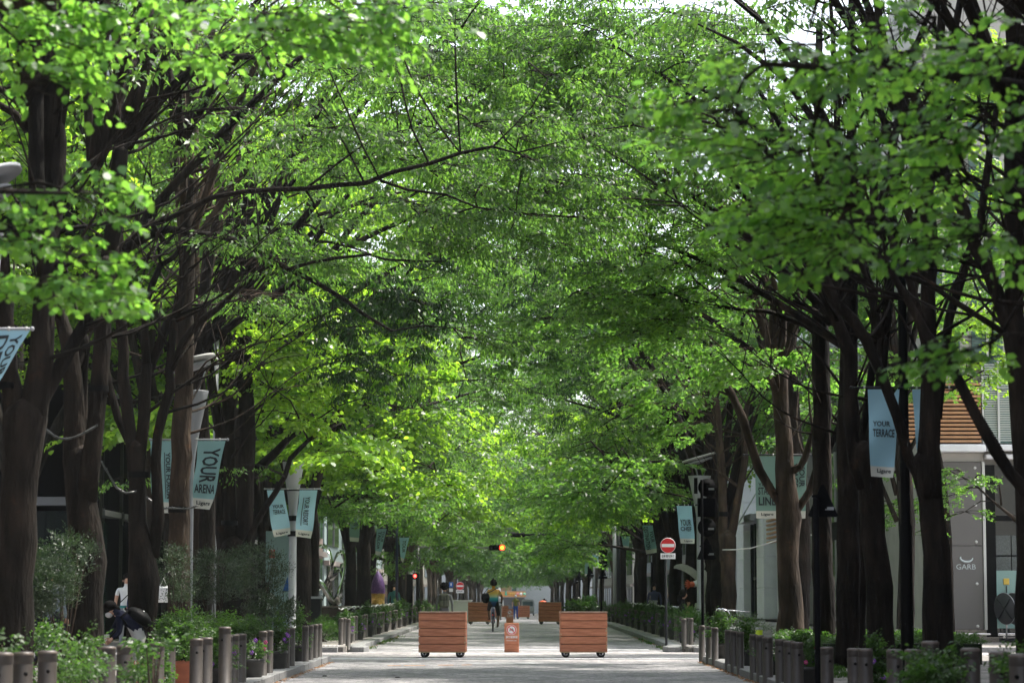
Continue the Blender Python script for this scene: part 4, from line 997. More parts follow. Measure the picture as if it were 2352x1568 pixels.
# small maple with pale green leaves in front of the grey sign panel
T = TreeB((fx(2330), 62.4, .1), 1)
fz2 = lambda x, y: P(x, y, 62)
T.limb([(fx(2380), 62.4, .1), fz2(2370, 1250), fz2(2330, 1190)], [.09, .08, .06], 8)
T.limb([fz2(2330, 1190), fz2(2280, 1150), fz2(2230, 1105), fz2(2180, 1080), fz2(2120, 1085)], [.05, .035, .022, .014, .008], 6)
T.limb([fz2(2300, 1160), fz2(2296, 1120), fz2(2290, 1090)], [.03, .02, .01], 6)
blob(T, 2210, 1090, 110, 32, 61.5, .7, 46, 'maple', 34, .42, .055, 5, .3, PI); blob(T, 2200, 1165, 130, 40, 61.5, .8, 70, 'maple', 34, .42, .055, 6, .35, PI); blob(T, 2060, 1190, 80, 35, 61.3, .5, 26, 'maple', 34, .4, .055, 3, .35, PI)
blob(T, 1990, 1110, 50, 40, 61.8, .5, 14, 'maple', 34, .4, .055, 2, .35, PI)
T.finish('maple_tree', 'small bright green maple spreading in front of the grey sign panel', None, BARK)
T = TreeB((fx(2180), 63.6, .1), 1)
T.limb([(10.9, 63.6, .1), (10.8, 63.5, 3.5), (10.4, 63.3, 6), (10.2, 63.2, 8)], [.10, .08, .06, .03], 8)
blob(T, 2200, 720, 120, 110, 63, 1.2, 60, 'lime', 40, .7, .08, 7, .35); blob(T, 2120, 860, 100, 50, 62.8, .9, 26, 'maple', 34, .5, .07, 3, .35); blob(T, 2240, 400, 100, 140, 63, 1.2, 60, 'lime', 40, .7, .08, 7, .35)
T.finish('street_tree', 'sunlit yellow-green tree against the corner building wall above the tan slats', None, BARK)

# taller trees whose crowns fill the upper middle of the view
def filler(x, Y, sx, blobs, label, group=None, r=.2, top=9.0):
    T = TreeB((x, Y, .1), sx); T.limb([(x, Y, .1), (x + .1, Y, 3), (x - .1, Y, 6), (x - sx * .3, Y, top)], [r, r * .85, r * .7, r * .35], 9)
    for bl in blobs: 
        q = P(bl[0], bl[1], bl[4]); T.limb([(x - .05, Y, min(6, max(3.0, q.z - 2.5))), ((x + q.x) / 2, (Y + bl[4]) / 2, q.z * .8 + .6), q], [r * .5, r * .3, .02], 7); blob(T, *bl)
    return T.finish('street_tree', label, group, BARK)
filler(-9.0, 61.5, -1, [(150, 330, 190, 230, 61, 1.6, 190, 'lime', 40, .75, .105, 10, .3), (420, 300, 200, 220, 62, 1.6, 200, 'lime', 40, .75, .105, 10, .3), (360, 620, 240, 160, 62, 1.6, 190, 'lime', 40, .75, .105, 8, .3), (140, 760, 180, 120, 61.5, 1.4, 110, 'lime', 40, .75, .10, 6, .3), (40, 120, 120, 110, 61, 1.5, 60, 'lime', 40, .75, .105, 5, .3)],
 'broad-leaved sunlit tree glowing yellow-green behind the dark left trunks', 'bright trees by the crossing')
filler(-7.2, 63.5, -1, [(620, 250, 190, 220, 63, 1.6, 210, 'lime', 40, .75, .105, 10, .3), (620, 520, 170, 150, 63.5, 1.4, 130, 'lime', 40, .75, .10, 8, .3), (640, 830, 140, 130, 63.2, 1.2, 130, 'lime', 40, .7, .105, 8, .35), (780, 90, 140, 120, 63, 1.4, 90, 'lime', 40, .75, .10, 6, .3), (560, 80, 200, 90, 62.5, 1.4, 100, 'lime', 40, .75, .10, 6)],
 'tall bright yellow-green tree at the left corner of the crossing, centre-left of the canopy', 'bright trees by the crossing')
filler(-5.9, 47.5, -1, [(930, 90, 250, 130, 47, 2.0, 210, 'zel', 42, .75, .105, 10, .3, 0.), (1120, 200, 190, 150, 46.5, 2.0, 190, 'zel', 42, .75, .105, 8, .3, 0.), (760, 330, 130, 110, 48, 1.4, 80, 'zel', 42, .7, .10, 6), (1150, 420, 180, 120, 48.5, 1.5, 130, 'zel', 42, .7, .105, 6, .3, 0.)],
 'kerb zelkova on the left whose crown closes the top middle of the view', 'trees closing the canopy over the road', .18)
filler(6.0, 45.0, 1, [(1420, 110, 210, 150, 45, 2.0, 200, 'zel', 42, .75, .105, 10, .3, PI), (1340, 330, 190, 150, 46, 2.0, 190, 'zel', 42, .75, .105, 8, .3, PI), (1560, 300, 160, 170, 45.5, 1.6, 150, 'zel', 42, .75, .105, 8, .3, PI), (1660, 110, 160, 120, 45, 1.6, 110, 'zel', 42, .75, .105, 6, .3, PI), (1420, 520, 180, 110, 47, 1.6, 130, 'zel', 42, .7, .105, 6, .3, PI)],
 'kerb zelkova on the right whose crown closes the upper right middle of the view', 'trees closing the canopy over the road', .18)
filler(8.8, 57.5, 1, [(2180, 560, 190, 160, 58, 1.6, 130, 'maple', 40, .75, .10, 8, .3), (2000, 640, 150, 150, 58, 1.5, 110, 'maple', 40, .75, .10, 6, .3), (2250, 130, 160, 150, 57.5, 1.5, 100, 'lime', 40, .75, .10, 6), (1980, 330, 170, 190, 58, 1.6, 150, 'maple', 40, .75, .10, 8), (1840, 480, 140, 140, 58, 1.5, 110, 'maple', 40, .75, .10, 6), (1760, 200, 150, 160, 57, 1.6, 120, 'zel', 42, .75, .105, 6), (2080, 860, 120, 50, 58.5, 1.0, 36, 'maple', 36, .6, .085, 4)],
 'tree of the inner right row filling the gaps between the dark right trunks', 'trees closing the canopy over the road', .2)
filler(9.2, 60.8, 1, [(2260, 850, 80, 50, 60.8, .8, 24, 'lime', 36, .6, .08, 3), (1960, 900, 90, 60, 61, .8, 30, 'maple', 36, .6, .08, 3), (2290, 700, 80, 100, 61, 1.0, 50, 'lime', 40, .7, .085, 4), (1880, 960, 60, 50, 61, .6, 18, 'maple', 36, .6, .08, 2)],
 'slim bright tree just before the pale corner building on the right', 'bright trees by the crossing', .13)
filler(-6.1, 55.5, -1, [(1050, 60, 260, 120, 55, 2.2, 240, 'maple', 38, .8, .12, 10, .3), (1250, 230, 220, 140, 55.5, 2.2, 230, 'lime', 38, .8, .12, 10, .3), (1000, 300, 200, 140, 56, 2.0, 180, 'lime', 38, .8, .12, 8, .3), (1150, 520, 200, 130, 57, 2.0, 130, 'zel', 42, .75, .11, 8, .3)],
 'very tall tree at the near left corner of the crossing arching over the road', 'trees closing the canopy over the road', .2, 11)
filler(6.3, 56.5, 1, [(1500, 90, 240, 140, 56, 2.2, 220, 'zel', 42, .8, .12, 10, .3), (1420, 320, 200, 150, 56.5, 2.0, 210, 'zel', 42, .8, .11, 10, .3), (1380, 600, 200, 130, 57, 2.0, 130, 'dark', 40, .75, .10, 8, .3), (1600, 520, 160, 120, 56, 1.6, 90, 'zel', 42, .75, .11, 8, .3)],
 'very tall tree at the near right corner of the crossing arching over the road', 'trees closing the canopy over the road', .2, 11)
filler(-6.2, 76.5, -1, [(1080, 640, 170, 120, 74, 2.4, 150, 'zel', 40, .85, .13, 8, .3), (1190, 790, 120, 90, 78, 2.4, 100, 'maple', 40, .85, .13, 6, .3), (1130, 890, 110, 70, 82, 2.2, 70, 'zel', 40, .85, .13, 5, .3)],
 'far-reaching tree beyond the crossing whose boughs meet over the road from the left', 'trees closing the canopy over the road', .2, 11)
filler(6.3, 82, 1, [(1330, 700, 160, 110, 78, 2.4, 140, 'dark', 40, .85, .12, 8, .3), (1230, 900, 110, 80, 88, 2.4, 90, 'zel', 40, .85, .13, 6, .3), (1350, 850, 140, 90, 84, 2.2, 90, 'dark', 40, .85, .12, 6, .3), (1220, 620, 120, 110, 76, 2.2, 110, 'zel', 40, .85, .13, 6, .3)],
 'deep green far-reaching tree beyond the crossing whose boughs meet from the right', 'trees closing the canopy over the road', .2, 11)
filler(-6.4, 112, -1, [(985, 1215, 90, 55, 112, 2.2, 70, 'maple', 36, .9, .15, 6, .3), (1030, 1110, 110, 80, 110, 2.4, 90, 'maple', 36, .9, .15, 6, .3), (1085, 1190, 60, 36, 113, 1.8, 26, 'zel', 36, .9, .15, 3, .3), (930, 1290, 60, 34, 112, 1.6, 24, 'zel', 36, .9, .15, 3, .3)],
 'lower-hanging tree beyond the second boxes on the left, hiding the signal arm', 'trees closing the canopy over the road', .17, 8)
filler(6.2, 110, 1, [(1330, 1190, 110, 80, 110, 2.2, 90, 'zel', 36, .9, .15, 6, .3), (1270, 1130, 100, 70, 112, 2.2, 70, 'maple', 36, .9, .15, 6, .3), (1290, 1250, 80, 40, 114, 1.8, 36, 'maple', 36, .9, .15, 4, .3)],
 'lower-hanging tree on the right whose boughs droop beside the far sign stack', 'trees closing the canopy over the road', .17, 8)
# ---------------- procedural trees of the rows further on (vase-shaped zelkovas), local frame: +x leans over the road
def proc_tree(seed, h, fork, nl, road, side, nspr, nleaf, leaf, length, kind, low=4.6, detail=1):
    global rng
    random.seed(seed); T = TreeB((0, 0, 0), 1)
    T.limb([(0, 0, -.1), (.05, 0, fork * .5), (.0, .05, fork)], [.25, .20, .19] if detail else [.19, .15, .14], 9 if detail else 6, .5)
    cent = []
    for k in range(nl):
        a = 2 * PI * (k + random.uniform(-.25, .25)) / nl
        dx, dy = math.cos(a), math.sin(a)
        reach = (road if dx > 0 else side) * abs(dx) + side * 1.1 * abs(dy); reach *= random.uniform(.8, 1.1)
        ez = h * random.uniform(.62, .98) - (1.2 if dx > .5 else 0)
        e = Vector((dx * reach, dy * reach, ez))
        m1 = Vector((dx * reach * .22, dy * reach * .22, fork + (ez - fork) * .38)); m2 = Vector((dx * reach * .58, dy * reach * .58, fork + (ez - fork) * .74))
        pts = [Vector((0, 0, fork - .2)), m1, m2, e]; T.limb(pts, [.13, .10, .06, .018], 7 if detail else 4, .6 if detail else 1.2)
        for j in range(5):
            t = random.uniform(.3, .95); q = m1.lerp(m2, (t - .3) / .35) if t < .65 else m2.lerp(e, (t - .65) / .35)
            aa = a + random.uniform(-1.2, 1.2); ln = random.uniform(1.2, 2.8)
            z2 = q.z + random.uniform(-1.3, 1.0)
            q2 = Vector((q.x + math.cos(aa) * ln, q.y + math.sin(aa) * ln, max(low, z2)))
            T.limb([q, (q + q2) / 2 + Vector((0, 0, .35)), q2], [.045, .03, .01], 5 if detail else 3, .6 if detail else 1.2); cent.append((q, q2))
        cent.append((m2, e))
    # drooping lower skirt on the road side
    for j in range(6):
        a = random.uniform(-1.1, 1.1); rr = random.uniform(2.0, road + .6)
        q2 = Vector((math.cos(a) * rr, math.sin(a) * rr, low + random.uniform(-.2, 1.8))); q, _ = T.near(q2); q = Vector(q)
        T.limb([q, (q + q2) / 2 + Vector((0, 0, .4)), q2], [.04, .025, .01], 5 if detail else 3, .6 if detail else 1.2); cent.append((q, q2))
    S = []
    for i in range(nspr // 8):
        q, q2 = random.choice(cent); f = random.uniform(.2, 1.08); c = q.lerp(q2, f)
        S.append((c.x + random.gauss(0, .25), c.y + random.gauss(0, .25), max(low - .3, c.z + random.gauss(0, .15))))
    shelves(T, S, 8, .8, kind, nleaf, length, leaf, .28, None, False)
    v = np.concatenate([a for a, _ in T.groups[kind]]); n = T.groups[kind][0][1]
    cr = mesh_from_np('crown', v, n, LF[kind])
    A = np.concatenate([a for a, _ in T.tw]); B = np.concatenate([b for _, b in T.tw]); V, Fc = twig_mesh(A, B, .008, .003)
    return T.mb, cr, (V, Fc)
class Var: pass
VARS = {}
def make_var(key, **kw):
    mb, cr, tw = proc_tree(**kw); v = Var(); v.crown = cr
    t = mb.build('trunk', BARK3 if key[0] == 'f' else BARK); v.trunk = t.data; bpy.data.objects.remove(t)
    o = quads_obj('twigs', *tw, BARK); v.tw = o.data; bpy.data.objects.remove(o); VARS[key] = v
make_var('m0', seed=1, h=15.5, fork=2.8, nl=7, road=4.4, side=3.2, nspr=860, nleaf=46, leaf=.125, length=.9, kind='zel')
make_var('m1', seed=2, h=14.5, fork=3.3, nl=6, road=4.8, side=3.0, nspr=820, nleaf=46, leaf=.12, length=.9, kind='zel', low=4.2)
make_var('m2', seed=3, h=15.0, fork=3.0, nl=7, road=4.2, side=3.4, nspr=640, nleaf=40, leaf=.135, length=.9, kind='lime')
make_var('m3', seed=4, h=15.0, fork=2.6, nl=6, road=4.6, side=3.0, nspr=620, nleaf=34, leaf=.12, length=.85, kind='maple', low=4.0)
make_var('f0', seed=5, h=12.5, fork=3.0, nl=6, road=4.6, side=3.2, nspr=480, nleaf=28, leaf=.19, length=1.1, kind='far', low=3.7, detail=0)
make_var('f1', seed=6, h=13.0, fork=2.7, nl=6, road=5.0, side=3.0, nspr=480, nleaf=28, leaf=.19, length=1.1, kind='fard', low=3.4, detail=0)
make_var('m4', seed=14, h=15.0, fork=2.9, nl=7, road=5.0, side=3.2, nspr=860, nleaf=44, leaf=.12, length=.9, kind='dark', low=4.6)
make_var('d0', seed=8, h=10.5, fork=3.2, nl=6, road=3.6, side=2.6, nspr=520, nleaf=44, leaf=.12, length=.7, kind='dark', low=4.2)
def put(key, x, y, side, s=1.0, rot=0, label='', group=None, name='street_tree', zs=1.0):
    v = VARS[key]; t = empty(name, (x, y, .1 + zg(y)), (PI if side > 0 else 0) + rot, label, 'tree', group); t.scale = (s, s * (1 if key != 'x' else 1), s * zs)
    addmesh('trunk', v.trunk, t); addmesh('crown', v.crown, t); twk(addmesh('twigs', v.tw, t)); return t
random.seed(21)
# crowns for the two traced trees beyond the crossing come from neighbours behind; rows go on from Y=66
lx = [(-5.75, 68.5, 'm2'), (-6.2, 74, 'm0'), (-7.9, 79, 'm1'), (-7.4, 85.5, 'm3'), (-6.0, 91.5, 'm0'), (-5.7, 95.5, 'm1'), (-6.3, 103, 'm2')]
rx = [(5.9, 73.5, 'm3'), (6.1, 79, 'm1'), (5.9, 84.5, 'm1'), (5.7, 90, 'm3'), (6.0, 95.5, 'm2'), (5.8, 101, 'm0'), (6.0, 107, 'm1')]
GLb, GRb = 'trees in the left row beyond the crossing', 'trees in the right row beyond the crossing'
for i, (x, y, k) in enumerate(lx): put(k, x, y, -1, random.uniform(.95, 1.08), random.uniform(-.5, .5), 'zelkova %s in the left row counting away from the crossing' % ORD[i], GLb)
for i, (x, y, k) in enumerate(rx): put(k, x, y, 1, random.uniform(.95, 1.08), random.uniform(-.5, .5), 'tree %s in the right row behind the black sign stack, counting away' % ORD[i], GRb)
y = 113; i = 0
while y < 420:
    for sx in (-1, 1):
        if 150 < y < 160: continue
        k = ('m0', 'm2', 'm1', 'm3')[i % 4] if y < 135 else ('f0', 'f1')[(i + (sx > 0)) % 2]
        put(k, sx * (5.8 + random.uniform(-.3, .3)), y + random.uniform(-1, 1) + (2 if sx > 0 else 0), sx, random.uniform(.95, 1.12) * (1.3 if y > 225 else 1), random.uniform(-.6, .6),
            'distant avenue tree on the %s merging into the green tunnel' % ('left' if sx < 0 else 'right'), 'distant avenue trees on the %s' % ('left' if sx < 0 else 'right'))
    y += 8.5 if y < 200 else 13; i += 1
# trees arching directly over the road far away, low branches closing the vista
for i, (x, y, s) in enumerate(((-4.6, 175, .95), (4.4, 205, 1.0), (-5.2, 250, 1.35), (5.0, 300, 1.4), (-5.2, 350, 1.45), (5.8, 250, 1.3), (-6.4, 300, 1.35))):
    put('f1', x, y, -1 if x < 0 else 1, s, random.uniform(-.3, .3), 'distant avenue tree leaning far over the road, %s of those closing the tunnel' % ORD[i], 'distant trees leaning over the road')
# second row along the buildings and trees beyond the crossing on each side: sunlit limes at the left, evergreens hanging at centre-left
inner = [('m2', -8.8, 69.5, -1, 1.15), ('m2', -9.4, 78, -1, 1.2), ('m2', -8.6, 60.8 + 2.2, -1, 1.1), ('m2', -12.5, 63.6, -1, 1.2), ('m3', -9.3, 88, -1, 1.1), ('m0', -9.6, 100, -1, 1.1)]
lab = ['broad-leaved bright tree by the left corner of the far block', 'bright broad-leaved tree close to the black glazed building', 'sunlit yellow-green tree standing at the left crossing corner', 'bright tree in the cross street at far left behind the dark trunks',
       'maple-like tree deep along the left pavement near the ledges', 'tall tree along the left wall past the silver sculpture']
for i, (k, x, y, sd, s) in enumerate(inner): put(k, x, y, sd, s, random.uniform(-1, 1), lab[i], 'trees of the inner rows by the buildings')
# dark drooping evergreen sprays hanging at centre-left
YD = 49.5; T = TreeB((-6.6, YD, .1), -1)
T.limb([(-6.6, YD, .1), (-6.5, YD, 3.5), (-6.2, YD, 6), (-5.6, YD, 8.0), (-4.8, YD, 9.2)], [.16, .14, .12, .09, .04], 9)
for (x, y) in ((700, 640), (800, 560), (900, 600), (980, 620), (760, 760)):
    q = P(x, y, YD); T.limb([(-5.8, YD, 7.4), ((-5.8 + q.x) / 2, YD, max(7.8, q.z + .4)), q], [.05, .035, .012], 6)
for (x, y, rx_, ry_, n) in ((700, 690, 40, 70, 30), (780, 770, 36, 110, 46), (860, 680, 80, 50, 44), (970, 700, 50, 60, 38), (800, 620, 110, 36, 34), (830, 880, 24, 50, 20), (1000, 610, 30, 40, 12), (1100, 560, 20, 40, 10), (910, 800, 24, 46, 14)):
    blob(T, x, y, rx_, ry_, YD, .5, n, 'dark', 40, .45, .10, 4, .7)
T.finish('evergreen_tree', 'dark glossy evergreen whose drooping sprays hang at centre-left', None, BARK)
# ================================================================== STREET FURNITURE
random.seed(31)
# --- rolling planter boxes
def make_box(x, Y, s, label, detail=True):
    t = empty('planter_box', (x, Y, zg(Y)), random.uniform(-.03, .03), label, 'planter box', 'rolling wooden boxes blocking the road')
    W, D, z0, z1 = 1.01 * s, .62 * s, .125 * s, .975 * s
    ph = (z1 - z0 - .02) / 5
    for i in range(5):
        pl = bobj('plank', (0, -D / 2, z0 + ph * (i + .5)), (W, .025, ph - .013), WOOD, t, bev=.004)
    for sx in (-1, 1):
        for i in range(5): bobj('plank', (sx * (W / 2 - .0125), .014, z0 + ph * (i + .5)), (.025, D - .03, ph - .013), WOOD, t, bev=.004)
    bobj('back_board', (0, D / 2 - .0, (z0 + z1) / 2), (W, .02, z1 - z0 - .03), WOOD, t)
    bobj('core', (0, 0, (z0 + z1) / 2 - .01), (W - .06, D - .04, z1 - z0 - .04), mat('dark_box_inside', (.05, .025, .018), rough=.9), t)
    bobj('top_rim', (0, 0, z1 - .004), (W + .015, D + .04, .022), mat('pale_worn_wood', (.42, .27, .2), rough=.7, var=.2, scale=8), t, bev=.004)
    bobj('bottom_rim', (0, 0, z0 - .006), (W - .004, D + .01, .016), mat('bare_ply_edge', (.5, .38, .22), rough=.8, var=.3, scale=12), t)
    # chipped corners on the front edge
    if detail:
        for k in range(9):
            sx = 1 if k < 7 else -1
            bobj('paint_chip', (sx * (W / 2 - .010 - random.random() * .012), -D / 2 - .0135, z0 + .04 + random.random() * .42), (.010 + .02 * random.random(), .003, .008 + .035 * random.random()), MATS['bare_ply_edge'], t)
    for cx in (-W / 2 + .12, W / 2 - .13):
        for cy in (-D / 2 + .1, D / 2 - .1):
            c = MB(); c.tube([(cx - .0, cy - .028, .085 * s), (cx, cy + .028, .085 * s)], .085 * s, 20); w_ = c.build('caster', RUBBER, t)
            c = MB(); c.tube([(cx, cy - .034, .085 * s), (cx, cy + .034, .085 * s)], .05 * s, 14); c.build('rim', STEEL, w_)
            c = MB(); c.tube([(cx, cy - .040, .085 * s), (cx, cy + .040, .085 * s)], .018 * s, 8); c.build('hub', DARK, w_)
            c = MB(); c.box((cx, cy, .13 * s), (.12, .075, .03)); c.build('fork', DARK, w_)
    return t
def gx(x, s): return (x - VX) / s
B1 = make_box(gx(1018.5, 105.6), 54.9, 1, 'left of the two nearest reddish wooden boxes on wheels, standing on the crossing edge')
B2 = make_box(gx(1338.5, 105.6), 54.9, 1, 'right of the two nearest reddish wooden boxes on wheels, worn pale corner')
make_box(gx(1101.7, 51), 113.5, 1, 'second-row wooden box on the left, partly behind the orange-shirted cyclist', False)
make_box(gx(1262.5, 51), 113.5, 1, 'second-row wooden box on the right, dark casters showing', False)
make_box(gx(1201, 30.4), 190, 1, 'far wooden box right of the person in blue trousers', False)
make_box(gx(1152, 30.4), 192, 1, 'far wooden box left of the small red signs, behind the cyclist', False)
# --- pedestrian zone boards
JT = text_mesh('歩行者専用', .02); ET = text_mesh('Pedestrian zone', .01)
REDP = mat('sign_red', (.60, .02, .025), rough=.35); WHP = mat('sign_white', (.78, .79, .80), rough=.4)
def disc(b, c, r, y, n=32, r0=0, th=.004):
    if r0 == 0: b.add([(c[0] + r * math.cos(2 * PI * k / n), y, c[1] + r * math.sin(2 * PI * k / n)) for k in range(n)], [tuple(range(n))])
    else:
        vs = [(c[0] + q * math.cos(2 * PI * k / n), y, c[1] + q * math.sin(2 * PI * k / n)) for q in (r0, r) for k in range(n)]
        b.add(vs, [(k, (k + 1) % n, (k + 1) % n + n, k + n) for k in range(n)])
def make_board(x, Y, label, sc_=1.0):
    t = empty('pedestrian_sign_board', (x, Y, zg(Y)), -.02, label, 'sign', 'small wooden no-cars boards along the middle of the road')
    W, Hh = .31, .66; n = 4
    M = Matrix.Shear('XY', 4, (0, 0))
    for i in range(n):
        bobj('plank', (0, 0, .015 + Hh * (i + .5) / n), (W, .03, Hh / n - .006), WOOD, t, bev=.003)
    bobj('side_board', (W / 2 + .006, .15, Hh / 2), (.014, .3, Hh), WOOD, t); bobj('side_board', (-W / 2 - .006, .15, Hh / 2), (.014, .3, Hh), WOOD, t)
    bobj('top_board', (0, .14, Hh + .012), (W + .02, .31, .012), WOOD, t); bobj('back_board', (0, .3, Hh / 2), (W, .02, Hh), WOOD, t)
    cz = Hh - .135; b = MB(); disc(b, (0, cz), .118, -.0175); d = b.build('sign_disc', WHP, t)
    b = MB(); disc(b, (0, cz), .108, -.0190, r0=.086); b.build('red_ring', REDP, d)
    b = MB(); b.prism([(-.052, cz - .012), (.052, cz - .012), (.052, cz + .010), (.034, cz + .014), (.028, cz + .042), (-.028, cz + .042), (-.034, cz + .014), (-.052, cz + .010)], -.0200, -.0185); b.prism([(-.05, cz - .03), (-.032, cz - .03), (-.032, cz - .012), (-.05, cz - .012)], -.0200, -.0185); b.prism([(.032, cz - .03), (.05, cz - .03), (.05, cz - .012), (.032, cz - .012)], -.0200, -.0185); b.build('car_symbol', INK, d)
    b = MB(); b.prism([(-.024, cz + .016), (.024, cz + .016), (.020, cz + .036), (-.020, cz + .036)], -.0212, -.0202); disc(b, (-.038, cz), .010, -.0212, 12); disc(b, (.038, cz), .010, -.0212, 12); b.build('symbol_cutout', WHP, d)
    b = MB(); a = R(-45); u = Vector((math.cos(a), 0, math.sin(a))); v = Vector((-u.z, 0, u.x)); c = Vector((0, -.0222, cz))
    b.add([c - u * .088 - v * .008, c + u * .088 - v * .008, c + u * .088 + v * .008, c - u * .088 + v * .008], [(0, 1, 2, 3)]); b.build('red_bar', REDP, d)
    tv, tf, _ = JT; raw('lettering', [(-.135 + .27 * x, -.0175, Hh - .335 + .062 * y) for x, y in tv], tf, WHP, t)
    tv, tf, _ = ET; raw('lettering', [(-.115 + .23 * x, -.0175, Hh - .395 + .028 * y) for x, y in tv], tf, WHP, t)
    return t
make_board(gx(1175, 98.5), 59.4, 'nearest small wooden board with a crossed-out car and Japanese lettering, between the two boxes')
make_board(gx(1170.6, 48), 121, 'second small wooden no-cars board, just behind the nearest one')
make_board(gx(1173.5, 29), 200, 'farthest small wooden no-cars board, its disc peeping over the second')
# --- bollards
def bollard_data(r, h, hole):
    b = MB(); b.lathe([(r * 1.25, 0), (r * 1.25, .012), (r, .02), (r, h - .10), (r * .985, h - .098), (r * .985, h - .088), (r, h - .086), (r * 1.0, h - .02), (r * .93, h - .006), (r * .8, h), (0, h + .002)], 20)
    bod = b.build('post', BOLL); me = bod.data; bpy.data.objects.remove(bod)
    c = MB(); c.tube([(0, -r - .004, h - .17), (0, -r + .012, h - .17)], r * .20, 12); o = c.build('chain_hole', BLACK); m2 = o.data; bpy.data.objects.remove(o)
    d = MB(); d.lathe([(r * 1.04, h - .028), (r * 1.04, h - .012), (r * .98, h - .008)], 20); o = d.build('cap_ring', mat('bollard_cap', (.12, .095, .08), rough=.5, metal=.1)); m3 = o.data; bpy.data.objects.remove(o)
    return me, m2 if hole else None, m3
BD = {'n': bollard_data(.080, .90, True), 'm': bollard_data(.064, .77, False), 'f': bollard_data(.062, .75, False)}
def bollard(k, x, Y, label, group):
    t = empty('bollard', (x, Y, .12 + zg(Y)), random.uniform(-.5, .5) if k == 'n' else 0, label, 'bollard', group)
    t.location.z = .12 + zg(Y) if k != 'f' else .12 + zg(Y)
    me, m2, m3 = BD[k]; addmesh('post', me, t)
    if m2: addmesh('chain_hole', m2, t)
    addmesh('cap_ring', m3, t); t.scale = (1, 1, 1) if k == 'n' else (1, 1, 1)
    return t
LX = 4.22
def by_x(xs, side, lat, kind_fn, word):
    xs = sorted(xs, key=lambda x: abs(x - VX))
    for i, x in enumerate(xs):
        s = abs(x - VX) / lat; Y = 5800 / s
        if Y > 51.2: Y = 51.2 - .3 * 0; 
        k = kind_fn(s); xx = P(x, 1400, Y).x
        o = bollard(k, xx, Y, '%s bronze bollard from the crossing along the near %s kerb' % (ORD[i] if i < 20 else '%s plus' % ORD[19], word), 'bollards along the near %s kerb' % word)
        # heights follow the pavement so that the tops meet the eye line as measured
        tot = (.735 + max(0, s - 185) * .0023) if side > 0 else (.78 + max(0, s - 120) * .0009); o.location.z = min(tot, .94) - {'n': .90, 'm': .77}[k]
kf = lambda s: 'n' if s > 150 else 'm'
by_x([1611.7, 1627.8, 1641.5, 1672, 1685, 1699, 1730, 1745, 1762, 1792, 1812, 1830, 1898, 1961, 1986, 2053, 2096, 2227, 2293], 1, 3.80, kf, 'right')
by_x([55, 111, 248, 288, 362, 388, 452, 475, 521, 537, 554, 605, 619, 658, 670, 702, 713, 724, 733], -1, 3.92, kf, 'left')
for (x, Y, w_) in ((8, 19.2, 'left'), (2340, 18.8, 'right'), (217, 24.6, 'left'), (2135, 23.6, 'right'), (517, 33.3, 'left')):
    o = bollard('n', P(x, 1400, Y).x, Y, {8: 'nearest bollard at the left picture edge, half cut off', 2340: 'nearest bollard at the right picture edge, behind blurred leaves', 217: 'bollard standing half hidden by leaves on the left, behind the pair with holes', 2135: 'bollard half hidden behind a trunk and blurred leaves on the right', 517: 'bollard standing behind the grey pots on the left'}[x], 'bollards along the near %s kerb' % w_); o.location.z = .05
# far block: regular groups of three bollards and a pot
POTS = []
for sx, word in ((-1, 'left'), (1, 'right')):
    y = 61.0; i = 0
    while y < 205:
        for j in range(3):
            i += 1
            lab = '%s bollard past the crossing on the %s side' % (ORD[i - 1], word) if i <= 9 else 'dark distant bollard in the long %s row beyond the crossing' % word
            o = bollard('f', sx * 4.28 - (.25 * sx if i < 2 else 0), y + j * 1.15, lab, 'bollards beyond the crossing, %s row' % word); o.location.z -= .10
        POTS.append((sx, y + 3.4, word, i // 3)); y += 4.55
b = MB(); 
o = bollard('m', P(1713.5, 1400, 50.4).x, 50.6, 'short post with a bright yellow band behind the right bollards', None) if False else None
yb = empty('marker_post', (P(1743, 1400, 55).x, 50.9, .1), label='short grey post wearing a fluorescent yellow band, behind the right bollards', cat='post')
q = P(1743, 1441, 50.9); b.lathe([(.07, 0), (.07, q.z - .1), (.06, q.z - .09), (0, q.z - .085)], 16); b.build('post', GREYP, yb)
b = MB(); b.lathe([(.075, q.z - .24), (.075, q.z - .14)], 16); b.build('yellow_band', mat('fluorescent_yellow', (.62, .80, .03), rough=.5), yb)
yb.location.x = q.x
# --- chains of light: white ornamental chain along the far left hedge tops
CH = mat('chain_grey', (.5, .5, .5), rough=.4, metal=.5)
for sx, ya, yb_ in ((-1, 66, 100), (1, 72, 104)):
    b = MB(); y = ya; pts = []
    while y < yb_: pts += [(sx * 4.6, y, .98), (sx * 4.6, y + .9, .93), (sx * 4.6, y + 1.8, .97)]; y += 2.7
    b.tube(pts, .022, 5, jit=.3); tag(b.build('light_chain', CH), 'pale rope of small lights strung along the %s planting beyond the crossing' % ('left' if sx < 0 else 'right'), 'light rope', 'ropes of small lights')

